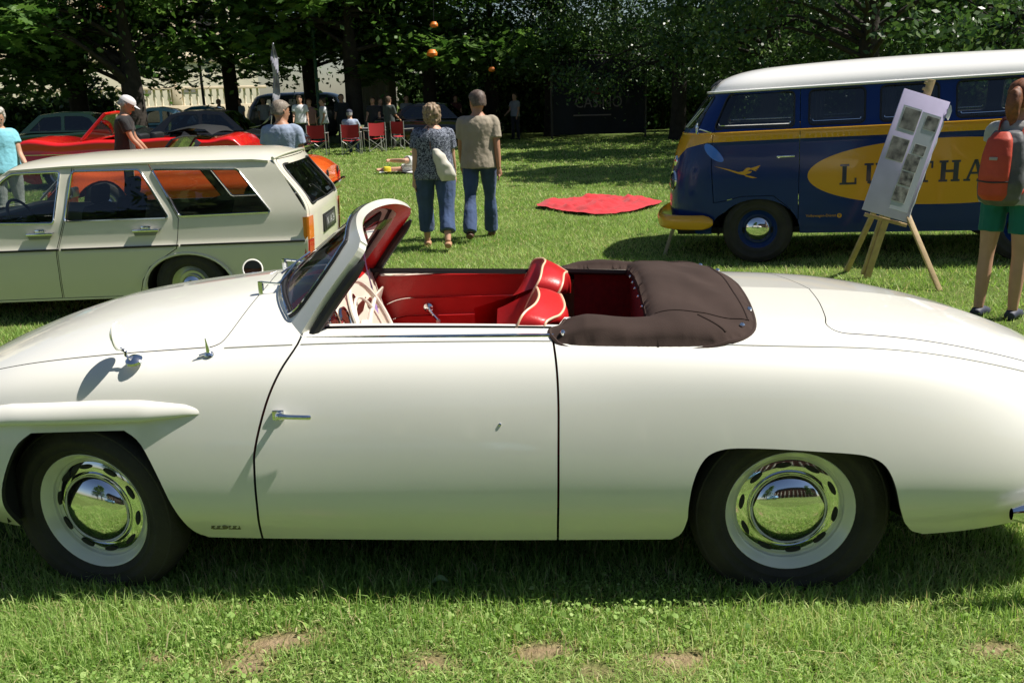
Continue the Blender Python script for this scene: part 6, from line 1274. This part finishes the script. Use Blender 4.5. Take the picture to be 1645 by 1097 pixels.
# folding camp chairs and table
M_RCAN = mat('red_canvas', (.42, .02, .025), .85); M_ALU = mat('pale_tube', (.5, .5, .48), .4, metal=.6)
def camp_chair(label, px, Y, rz):
    p = on_Y(px, 240, Y); r = empty('camp_chair', (p[0], Y, gz(p[0], Y)), rz); tag(r, label, 'chair', 'red folding camp chairs')
    part('backrest', M_RCAN, r, lambda m: m.grid([[(-.27, -.25, .52 + .13 * k), (0, -.215, .50 + .13 * k), (.27, -.25, .52 + .13 * k)] for k in range(4)])); part('seat', M_RCAN, r, lambda m: m.grid([[(-.26, -.2 + .13 * k, .44), (0, -.2 + .13 * k, .41), (.26, -.2 + .13 * k, .44)] for k in range(4)]))
    for s in (-1, 1):
        for y in (-.25, .2): part('leg', M_ALU, r, lambda m: m.tube([(s * .28, y, 0), (s * .28, y, .92 if y < 0 else .66)], .014, 6))
        part('arm_rest', M_ALU, r, lambda m: m.box((s * .28, -.02, .67), (.05, .5, .025), bev=.008))
    for y in (-.25, .2):
        for s in (-1, 1): part('cross_brace', M_ALU, r, lambda m: m.tube([(s * .27, y, .04), (-s * .27, y, .42)], .010, 6))
camp_chair('empty red camp chair just right of the man in the grey blue t-shirt', 512, 27.5, 0); camp_chair('red camp chair with a person in pale blue shirt sitting in it', 566, 27.5, .05)
camp_chair('red camp chair right of the seated person, in deep shade', 603, 28.5, .5); camp_chair('red camp chair by the black saloon in deep shade', 648, 29.5, -.6)
p = on_Y(564, 240, 27.6); person('person in pale blue shirt sitting in a red camp chair with the back to us', (p[0], 27.75, gz(p[0], 27.5)), PI, 1.75, 1.1, dict(mat=cloth('pale_blue_shirt', (.34, .40, .52)), sleeve=.8), dict(mat=DEN2), M_BLACKPL, dict(kind='cap', mat=mat('navy_cap', (.03, .035, .06), .8)), seat=.44, legs=((1.4, 1.45), (1.4, 1.4)), arms=((.8, .15, .7), (.8, .15, .7)), vox=.02)
p = on_Y(588, 240, 29.2); TBL = empty('folding_table', (p[0], 29.2, gz(p[0], 29.2))); tag(TBL, 'folding table between the camp chairs under the trees', 'table'); part('table_top', mat('table_board', (.25, .25, .26), .5), TBL, lambda m: m.box((0, 0, .72), (1.3, .7, .03), bev=.006))
for sx in (-1, 1):
    for sy in (-1, 1): part('leg', M_ALU, TBL, lambda m: m.tube([(sx * .58, sy * .28, 0), (sx * .52, sy * .28, .71)], .016, 6))
for k, (dx, col) in enumerate(((-.4, (.6, .6, .55)), (-.1, (.5, .55, .3)), (.3, (.65, .65, .65)))): tag(part('food_bowl', mat('bowl_%d' % k, col, .4), None, lambda m: m.lathe([(.04, 0), (.09, .03), (.11, .08), (.10, .08), (.05, .02), (.001, .015)], 14, (p[0] + dx, 29.1, gz(p[0], 29.2) + .736))), ('cream bowl at the left end of the folding table', 'greenish bowl on the middle of the folding table', 'white bowl at the right end of the folding table')[k], 'bowl')
# feather flag
p = on_Y(414, 235, 21); FF = empty('feather_flag', (p[0], 21, gz(p[0], 21))); tag(FF, 'tall pale feather flag bending down beside the man in the grey blue t-shirt', 'flag'); b0 = Vector(on_Y(436, 190, 21)) - FF.location; pts = [Vector(on_Y(x, y, 21)) - FF.location for x, y in ((400, 206), (422, 200), (437, 183), (444, 155), (443, 120), (440, 90), (438, 70))]
def flag(m):
    P_ = smoothpts([tuple(v) for v in pts], 5); w = np.interp(np.linspace(0, 1, len(P_)), [0, .2, .5, .8, 1], [.02, .10, .15, .13, .05])
    m.grid([[(q_[0] + (u - .5) * w[i] * 1.1, q_[1] + .05 * math.sin(i * .7 + u * 4), q_[2] + (u - .5) * w[i] * .6) for u in np.linspace(0, 1, 6)] for i, q_ in enumerate(P_)])
part('flag_cloth', mat('grey_white_flag', (.42, .42, .48), .7, col2=(.16, .16, .22), noise_scale=5), FF, flag); part('flag_pole', M_ALU, FF, lambda m: m.tube([(b0.x - .35, b0.y, 0), (b0.x - .1, b0.y, .6), tuple(b0), tuple(pts[4]), tuple(pts[6])], .012, 6)); part('flag_foot', M_BLACKPL, FF, lambda m: m.box((b0.x - .35, b0.y, .02), (.4, .4, .04), bev=.01))
# info boards by the red car
p = on_Y(297, 232, 15.6); tag(part('show_board', [M_BLACKPL, mat('board_picture', (.25, .35, .08), .4, col2=(.03, .05, .02), noise_scale=8)], None, lambda m: (m.box((p[0], 15.6, p[2] - .06), (.34, .02, .46), Matrix.Rotation(.62, 3, 'Y') @ Matrix.Rotation(-.3, 3, 'X'), bev=.004), m.box((p[0] - .004, 15.585, p[2] - .06), (.20, .02, .34), Matrix.Rotation(.62, 3, 'Y') @ Matrix.Rotation(-.3, 3, 'X'), mi=1), m.tube([(p[0] - .1, 15.62, p[2] - .2), (p[0] - .1, 15.75, gz(p[0], 15.7))], .012, 6), m.tube([(p[0] + .1, 15.62, p[2] - .2), (p[0] + .1, 15.75, gz(p[0], 15.7))], .012, 6))), 'tilted black framed picture board standing beside the red convertible', 'board')
p = on_Y(216, 236, 13.3); SH = empty('walking_frame', (p[0], 13.3, gz(p[0], 13.3))); tag(SH, 'silver walking frame held by the man in the white cap', 'walking frame')
for s in (-1, 1): part('tube_frame', M_STEEL, SH, lambda m: m.tube(smoothpts([(s * .09 - .1, 0, 0), (s * .09 - .05, 0, .75), (s * .09, 0, .93), (s * .09 + .12, .05, .93), (s * .09 + .15, .1, .5), (s * .09 + .22, .1, 0)], 4), .013, 6))
part('hand_grip', M_BLACKPL, SH, lambda m: (m.tube([(-.09, 0, .93), (.03, .05, .935)], .018, 6), m.tube([(.09, 0, .93), (.21, .05, .935)], .018, 6)))
# ================================================================== trees, hedge, building
M_BARK = mat('dark_bark', (.032, .025, .02), .95, noise_amt=.4, noise_scale=5, bump=.8, bump_scale=14)
M_LEAF = leaf_material('chestnut_leaves', [(0, (.04, .095, .024)), (.5, (.095, .18, .045)), (.85, (.18, .28, .085)), (1, (.26, .34, .12))], .40, .42, .45)
M_LEAF2 = leaf_material('dark_bush_leaves', [(0, (.026, .062, .018)), (.5, (.06, .115, .033)), (.9, (.12, .19, .06)), (1, (.19, .25, .09))], .32, .36, .5)
def leaf_units(C, size, rng, fan=5, droop=.5):
    """fans of narrow leaflets (chestnut) at points C; returns V,T,tint"""
    n = len(C); az = rng.uniform(0, 2 * PI, n); tilt = rng.uniform(-.3, .9, n); s = size * rng.uniform(.65, 1.25, n); V = []; T = []; base = np.clip(rng.normal(.5, .2, n), 0, 1)
    u = np.stack([np.cos(az) * np.cos(tilt), np.sin(az) * np.cos(tilt), -np.sin(tilt)], 1); sd = np.stack([-np.sin(az), np.cos(az), rng.normal(0, .35, n)], 1); sd /= np.linalg.norm(sd, axis=1)[:, None]; nn = np.cross(u, sd)
    for k in range(fan):
        a = (k - (fan - 1) / 2) * (2.5 / fan); d = u * math.cos(a) + sd * math.sin(a); w = -u * math.sin(a) + sd * math.cos(a); l = s * (1 - .12 * abs(k - (fan - 1) / 2)); wd = .19 * l
        dr = nn * (droop * .25 * l)[:, None]
        V.append(np.stack([C, C + d * (l * .6)[:, None] + w * wd[:, None] + dr * .4, C + d * l[:, None] + dr, C + d * (l * .6)[:, None] - w * wd[:, None] + dr * .4], 1))
    V = np.concatenate(V, 0).reshape(-1, 3); q = np.arange(len(V) // 4)[:, None] * 4; T = np.concatenate([q + [0, 1, 2], q + [0, 2, 3]]); return V, T, np.repeat(np.tile(base, fan), 4)
def oval_leaves(C, size, rng):
    n = len(C); a = rng.normal(size=(n, 3)); a /= np.linalg.norm(a, axis=1)[:, None]; b = np.cross(a, rng.normal(size=(n, 3))); b /= np.linalg.norm(b, axis=1)[:, None]; s = (size * rng.uniform(.6, 1.4, n))[:, None]
    V = np.stack([C - a * s * .5, C + b * s * .28, C + a * s * .5, C - b * s * .28], 1).reshape(-1, 3); q = np.arange(n)[:, None] * 4; return V, np.concatenate([q + [0, 1, 2], q + [0, 2, 3]]), np.repeat(np.clip(rng.normal(.5, .22, n), 0, 1), 4)
def crown_points(n, c, r, rng, clumps=26):
    """points gathered in drooping clumps; the crown is widest low down, with a ragged underside"""
    u = rng.random(clumps) ** 1.25; ang = rng.uniform(0, 2 * PI, clumps); rf = np.clip(1.08 - .72 * u ** .8, .05, 1.1) * np.sqrt(rng.random(clumps) * .92 + .08)
    K = np.stack([np.cos(ang) * rf, np.sin(ang) * rf, 2 * u - 1 + rng.normal(0, .04, clumps)], 1) * r + c
    i = rng.integers(0, clumps, n); o = rng.normal(size=(n, 3)); o /= np.linalg.norm(o, axis=1)[:, None]; rad = (rng.random(n) ** .5)[:, None]
    P = K[i] + o * rad * np.array([.30, .30, .15]) * np.mean(r) * rng.uniform(.7, 1.25, clumps)[i][:, None]; return P, K
def make_tree(label, x, y, h, r, trunk_r, fork=2.2, base_z=3.0, seed=1, kind='chestnut', n=2600, lean=0.0, group='park trees behind the lawn', size=.34, low_only=False):
    rng = np.random.default_rng(seed); z0 = gz(x, y); root = empty('tree', (x, y, z0)); tag(root, label, 'tree', group)
    c = np.array([lean, 0, (h + base_z) / 2]); rr = np.array([r, r, (h - base_z) / 2]); P, K = crown_points(n, c, rr, rng, 60)
    vis = P[:, 2] < 6.6; L = [leaf_units(P[vis], size, rng) if kind == 'chestnut' else oval_leaves(np.repeat(P[vis], 5, 0) + rng.normal(size=(vis.sum() * 5, 3)) * .17, size * .5, rng), oval_leaves(P[~vis][::2], size * 2.1, rng)]
    inner = rng.normal(size=(int(n * .3), 3)) * rr * [.4, .4, .45] + c; hi_ = inner[:, 2] > 6.6; L.append(oval_leaves(inner[hi_][::2], size * 2.0, rng)); L.append(oval_leaves(np.repeat(inner[~hi_], 3, 0) + rng.normal(size=((~hi_).sum() * 3, 3)) * .3, size * .55, rng))
    V, T, A = merge(L); cr = fast_mesh('crown', V, T, M_LEAF if kind == 'chestnut' else M_LEAF2, root, A)
    m = MB(); top = np.array([lean * .6, 0, base_z + (h - base_z) * .55]); m.tube(smoothpts([(0, 0, -.15), (0, 0, .25), (.02, 0, fork * .6), (lean * .15, .03, fork), (lean * .3, 0, base_z + .8), tuple(top)], 4), [float(q[0]) for q in smoothpts([(trunk_r * 1.6,), (trunk_r * 1.15,), (trunk_r,), (trunk_r * .95,), (trunk_r * .6,), (trunk_r * .2,)], 4)], 12); m.build('trunk', M_BARK, root, sharp=80)
    order = np.argsort(K[:, 2])[:14]
    lm = MB()
    for j in order:
        k = K[j]; s = np.array([lean * .15, 0, fork + rng.uniform(-.2, 1.3)]); mid = s * .45 + k * .55 + np.array([0, 0, .35]); lm.tube(smoothpts([s, mid, k], 4), [float(q[0]) for q in smoothpts([(trunk_r * .30,), (trunk_r * .14,), (.012,)], 4)], 7)
    lm.build('limbs', M_BARK, root, sharp=80); return root
specs = [  # label, photo x, distance, height, crown radius, trunk radius, fork, crown base, seed, kind
 ('chestnut with thick dark trunk at far left', 125, 33, 11, 4.6, .32, 3.0, 2.5, 3, 'chestnut'), ('forked chestnut behind the red convertible and man in white cap', 214, 29, 11, 4.2, .33, 2.35, 2.7, 4, 'chestnut'),
 ('chestnut leaning in from beyond the left edge', -60, 31, 11, 4.6, .3, 3, 2.3, 5, 'chestnut'), ('chestnut standing over the grey van', 372, 36, 11, 4.4, .28, 3, 3.3, 6, 'chestnut'),
 ('chestnut with pale lit branch behind the green lamp post', 500, 37, 11.5, 4.4, .3, 3, 3.0, 7, 'chestnut'), ('chestnut with dark trunk left of the canvas tent', 568, 33, 11, 4.2, .30, 3.4, 3.3, 8, 'chestnut'),
 ('chestnut hung with orange lanterns', 690, 35, 11, 4.4, .26, 3, 2.9, 9, 'chestnut'), ('chestnut above the strolling couple', 790, 37, 11, 4.6, .28, 2.6, 2.5, 10, 'chestnut'),
 ('dark broadleaf tree left of the shop banner', 885, 36, 11, 4.4, .26, 2.6, 2.2, 11, 'bush'), ('dark broadleaf tree above the shop banner', 985, 37, 12, 4.8, .28, 2.4, 1.8, 12, 'bush'),
 ('dark broadleaf tree just left of the van', 1090, 31, 11, 4.2, .26, 2.2, 1.8, 13, 'bush'), ('broadleaf tree behind the van cab', 1235, 25, 10, 3.6, .24, 2.2, 2.3, 14, 'bush'),
 ('broadleaf tree behind the middle of the van roof', 1390, 19, 9.5, 3.7, .22, 2.3, 2.6, 15, 'bush'), ('broadleaf tree with visible trunk behind the rear of the van', 1512, 27, 10.5, 3.8, .26, 3.4, 2.7, 16, 'bush'),
 ('broadleaf tree at the right edge behind the backpacker', 1660, 22, 9.5, 3.4, .24, 2.3, 2.2, 17, 'bush'), ('broadleaf tree filling the gap far behind the van', 1310, 33, 11, 4.6, .26, 2.2, 1.8, 18, 'bush'), ('broadleaf tree far behind the right end of the van', 1600, 34, 11, 4.8, .26, 2.2, 1.8, 19, 'bush')]
for (lb, px, Y, h, r, tr_, fk, bz, sd, kd) in specs:
    x = on_Y(px, 160, Y)[0]; make_tree(lb, x, Y, h, r, tr_, fk, bz, sd, kd, n=6000 if kd == 'chestnut' else 4300, size=.33 if kd == 'chestnut' else .26)
# tall hedge closing the view under the trees
M_HCORE = mat('hedge_dark_core', (.012, .026, .008), .8, noise_amt=.6, noise_scale=9, bump=1.0, bump_scale=9)  # near black, the shade inside the hedge is in the colour
def hedge(label, x0, x1, Y, h, seed, dens=420):
    rng = np.random.default_rng(seed); n = int((x1 - x0) * dens); root = empty('hedge', ((x0 + x1) / 2, Y, gz((x0 + x1) / 2, Y))); tag(root, label, 'hedge')
    P = np.stack([rng.uniform(x0, x1, n) - (x0 + x1) / 2, rng.normal(0, .35, n), rng.random(n) ** .8 * h], 1); P[:, 2] *= 1 - .12 * np.sin(P[:, 0] * 1.3) ; P[:, 1] += .3 * np.sin(P[:, 0] * 2.1 + P[:, 2])
    V, T, A = oval_leaves(P, .26, rng); fast_mesh('foliage', V, T, M_LEAF2, root, A)
    cw = (x1 - x0) / 2; part('dark_core', M_HCORE, root, lambda m: m.grid([[(xx, .15 + .18 * noise.noise(Vector((xx * .9, z * .9, seed))) , z * (.86 + .08 * math.sin(xx * 1.3))) for z in np.linspace(0, h, 9)] for xx in np.linspace(-cw, cw, int(cw * 3) + 2)]))  # dark sheet added inside the hedge to block bright gaps
    part('stems', M_BARK, root, lambda m: [m.tube([(xx, 0, -.05), (xx + .1, .05, h * .5), (xx - .05, 0, h * .85)], [.04, .03, .012], 6) for xx in np.arange((x0 - x1) / 2 + .4, (x1 - x0) / 2, 1.1)])
xa = lambda px, Y: float(on_Y(px, 160, Y)[0])
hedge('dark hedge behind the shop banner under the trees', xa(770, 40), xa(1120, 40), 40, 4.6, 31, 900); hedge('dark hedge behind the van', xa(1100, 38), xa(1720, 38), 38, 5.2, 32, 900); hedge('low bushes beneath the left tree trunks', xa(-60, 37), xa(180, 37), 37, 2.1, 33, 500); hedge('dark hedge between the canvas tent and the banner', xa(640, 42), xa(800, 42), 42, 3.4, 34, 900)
# pale terrace building with balustrade
M_STONE = mat('cream_stucco', (.72, .66, .52), .9, noise_amt=.06, noise_scale=1.2); M_STONE2 = mat('warm_stone', (.60, .50, .36), .9, noise_amt=.1, noise_scale=2)
bd = empty('building', (-26, 58, 0), math.radians(33)); tag(bd, 'pale cream terrace building seen through the trees at left', 'building')
part('wall', M_STONE, bd, lambda m: (m.box((-8.6, 6, 2.15), (38.7, 10, 4.3)), m.box((-8.6, 7, 9), (38.7, 8, 9)))); part('cornice', M_STONE2, bd, lambda m: (m.box((-8.6, 1.0, 4.45), (38.9, .36, .35), bev=.05), m.box((-8.6, .95, .35), (38.8, .5, .7), bev=.03)))
for k in range(12):
    x = -25 + k * 3.0
    w = part('window', M_DARK, bd, lambda m: m.box((x, 2.98, 6.6), (1.3, .12, 2.4))); part('frame', M_STONE2, w, lambda m: (m.box((x - .75, 2.96, 6.6), (.18, .2, 2.7)), m.box((x + .75, 2.96, 6.6), (.18, .2, 2.7)), m.box((x, 2.96, 8.0), (1.9, .3, .2)), m.box((x, 2.96, 5.3), (1.9, .3, .16))))
    if k % 4 == 1: part('awning', mat('terracotta_blind', (.45, .12, .05), .8), w, lambda m: m.box((x, 2.75, 7.4), (1.4, .5, .9)))
    part('vent_grille', mat('grille', (.2, .19, .17), .7), bd, lambda m: m.box((x + 1, .985, 2.4), (.9, .05, .22)))
bl = empty('balustrade', (-21.5, 48, 0), math.radians(33)); tag(bl, 'stone balustrade with urns in front of the pale building', 'balustrade')
part('plinth', M_STONE2, bl, lambda m: m.box((-7, 0, .75), (32, .5, 1.5), bev=.03)); part('top_rail', M_STONE2, bl, lambda m: m.box((-7, 0, 2.42), (32, .42, .16), bev=.03))
b0 = None
for k in range(76):
    x = -20 + k * .38
    if k % 14 == 7:
        pr = part('pier', M_STONE2, bl, lambda m: (m.box((x, 0, 1.98), (.46, .46, .95), bev=.02))); part('urn', M_STONE2, pr, lambda m: m.lathe([(.12, 2.5), (.14, 2.54), (.07, 2.62), (.10, 2.72), (.26, 2.92), (.34, 3.1), (.32, 3.12), (.001, 3.05)], 14, (x, 0, 0))); continue
    if b0 is None: b0 = part('baluster', M_STONE, bl, lambda m: m.lathe([(.06, 0), (.07, .08), (.05, .15), (.10, .35), (.06, .62), (.07, .76), (.07, .84)], 8)); o = b0
    else: o = b0.copy(); COL.objects.link(o); o.parent = bl
    o.location = (x, 0, 1.5)
# lamp posts
def lamp_post(label, px, Y, h, mt):
    x = xa(px, Y); r = empty('lamp_post', (x, Y, gz(x, Y))); tag(r, label, 'lamp post'); part('post', mt, r, lambda m: m.lathe([(.14, 0), (.14, .3), (.09, .4), (.065, .9), (.06, h - .7), (.09, h - .6), (.04, h - .5)], 12)); part('lantern', mt, r, lambda m: (m.lathe([(.06, h - .5), (.16, h - .45), (.24, h), (.26, h + .02), (.10, h + .18), (.001, h + .28)], 8)))
lamp_post('black lamp post in front of the pale building', 327, 40, 4.2, M_BLACKPL); lamp_post('green lamp post behind the people at the tables', 511, 33, 4.6, mat('green_post', (.02, .09, .06), .5))
# canvas tent wall, lanterns, banner
x = xa(600, 38); TN = empty('canvas_tent', (x, 38, gz(x, 38))); tag(TN, 'grey beige canvas tent standing in the shade left of the couple', 'tent'); part('tent_wall', mat('beige_canvas', (.30, .28, .22), .9), TN, lambda m: m.grid([[(-.75 + .1 * k, -.5 + .06 * math.sin(k * 2.1), z) for z in (0, 1.2, 2.4, 3.3)] for k in range(16)])); part('tent_roof', mat('beige_canvas'), TN, lambda m: m.grid([[(-.9, -.6, 3.2), (.9, -.6, 3.2)], [(-.3, .3, 4.1), (.3, .3, 4.1)], [(-.9, 1.4, 3.2), (.9, 1.4, 3.2)]])); part('tent_wall', mat('beige_canvas'), TN, lambda m: m.grid([[(sx * .8, -.5, 0), (sx * .8, 1.4, 0), (sx * .8, 1.4, 3.3), (sx * .8, -.5, 3.3)] for sx in (-1, 1)]))
M_LAN = mat('orange_lantern', (.85, .22, .02), .5, noise_amt=.1)
def lantern(label, px, py, Y, s):
    q = on_Y(px, py, Y); r = empty('hanging_lantern', q); tag(r, label, 'lantern', 'orange lanterns'); part('shade', M_LAN, r, lambda m: m.lathe([(.02, .10 * s), (.10 * s, .09 * s), (.15 * s, 0), (.14 * s, -.06 * s), (.05 * s, -.10 * s), (.001, -.10 * s)], 12)); part('cord', M_BLACKPL, r, lambda m: m.tube([(0, 0, .1 * s), (.02, 0, .9)], .008, 5))
lantern('large orange lantern hanging in the chestnut above the woman in the printed top', 694, 86, 30, 1.2); lantern('small orange lantern higher in the chestnut, above the large one', 697, 40, 30, .9); lantern('dim reddish lantern right of the large orange one', 790, 112, 31, .8)
x = xa(962, 33.5); BN = empty('shop_banner', (x, 33.5, gz(x, 33.5))); tag(BN, 'dark banner with pale CASINO lettering hanging in deep shade', 'banner'); zc = on_Y(962, 165, 33.5)[2]
part('banner_cloth', mat('black_banner', (.010, .011, .016), .8), BN, lambda m: m.grid([[(-1.7 + .17 * k, .05 * math.sin(k * 1.1), z) for z in (.15, 1.0, 2.0, 2.8)] for k in range(21)])); part('support_pole', M_BLACKPL, BN, lambda m: (m.tube([(-1.75, .05, 0), (-1.75, .05, 3.0)], .04, 8), m.tube([(1.75, .05, 0), (1.75, .05, 3.0)], .04, 8), m.tube([(-1.75, .05, 2.95), (1.75, .05, 2.95)], .03, 8)))
gv = zc - gz(x, 33.5)
V, Fs = text_mesh('CASINO', .56); t = MB(); t.add([(v[0] * .86 - .02, -.09, gv + .0 + v[1]) for v in V], Fs); t.build('banner_letters', mat('pale_print', (.20, .16, .155), .7), BN, smooth=False)
part('banner_crest', mat('dull_red_print', (.14, .015, .02), .7), BN, lambda m: m.prism([(-.30, .30), (.10, .30), (.06, .52), (-.06, .60), (-.10, .48), (-.18, .62), (-.26, .52)], .01, (0, -.09, gv))); part('banner_underline', mat('pale_print'), BN, lambda m: m.prism([(-.95, -.42), (.45, -.42), (.45, -.47), (-.95, -.47)], .01, (0, -.09, gv)))
# ------------------------------------------------ behind the photographer (seen in the chrome)
for lb, x, y, h, r, sd in (('broad park tree behind the photographer, seen in the front hubcap', -9, -12, 11, 4.6, 41), ('second park tree behind the photographer', -15, -17, 11, 4.6, 42), ('park tree on the right behind the photographer', 16, -15, 10, 4.0, 43)): make_tree(lb, x, y, h, r, .3, 2.4, 2.2, sd, 'bush', n=1500, group='park trees behind the photographer', size=.5)
hb = empty('building', (14, -30, 0), math.radians(12)); tag(hb, 'red brown arcaded hall behind the photographer, mirrored in the hubcaps', 'building'); BR_ = mat('red_brown_brick', (.16, .06, .045), .9, noise_amt=.2, noise_scale=2); part('wall', BR_, hb, lambda m: m.box((0, 3, 4), (46, 6, 8))); part('roof', mat('slate_roof', (.06, .05, .05), .8), hb, lambda m: m.prism([(-23.4, 8), (23.4, 8), (20, 11), (-20, 11)], 7, (0, 3, 0)))
col0 = None
for k in range(15):
    if col0 is None: col0 = part('column', mat('pale_column', (.5, .45, .38), .8), hb, lambda m: m.lathe([(.5, 0), (.5, .3), (.36, .4), (.32, 5.6), (.5, 5.8), (.5, 6.1)], 12)); o = col0
    else: o = col0.copy(); COL.objects.link(o); o.parent = hb
    o.location = (-21 + 3 * k, -.0 + 7.5, 0)
saloon_r, _ = parked_car('saloon_car', 'pale blue saloon behind the photographer, mirrored in the front hubcap', (-3.2, -7.5, 0), math.radians(15), 4.5, 1.7, M_LBLUE, None, prof_s, (-1.3, 1.35), R=.31, detail=0)
greenhouse(saloon_r, [(-.85, .93), (-.35, 1.38), (.1, 1.43), (.7, 1.42), (1.0, 1.36), (1.55, .93)], [rounded([(-.62, .97), (-.25, 1.32), (.22, 1.35), (.22, .97)], .05), rounded([(.30, .97), (.30, 1.35), (.75, 1.34), (.95, 1.28), (1.18, .97)], .05)], .74, .58, M_LBLUE, .93, 1.43, (0, 1), (4, 5))
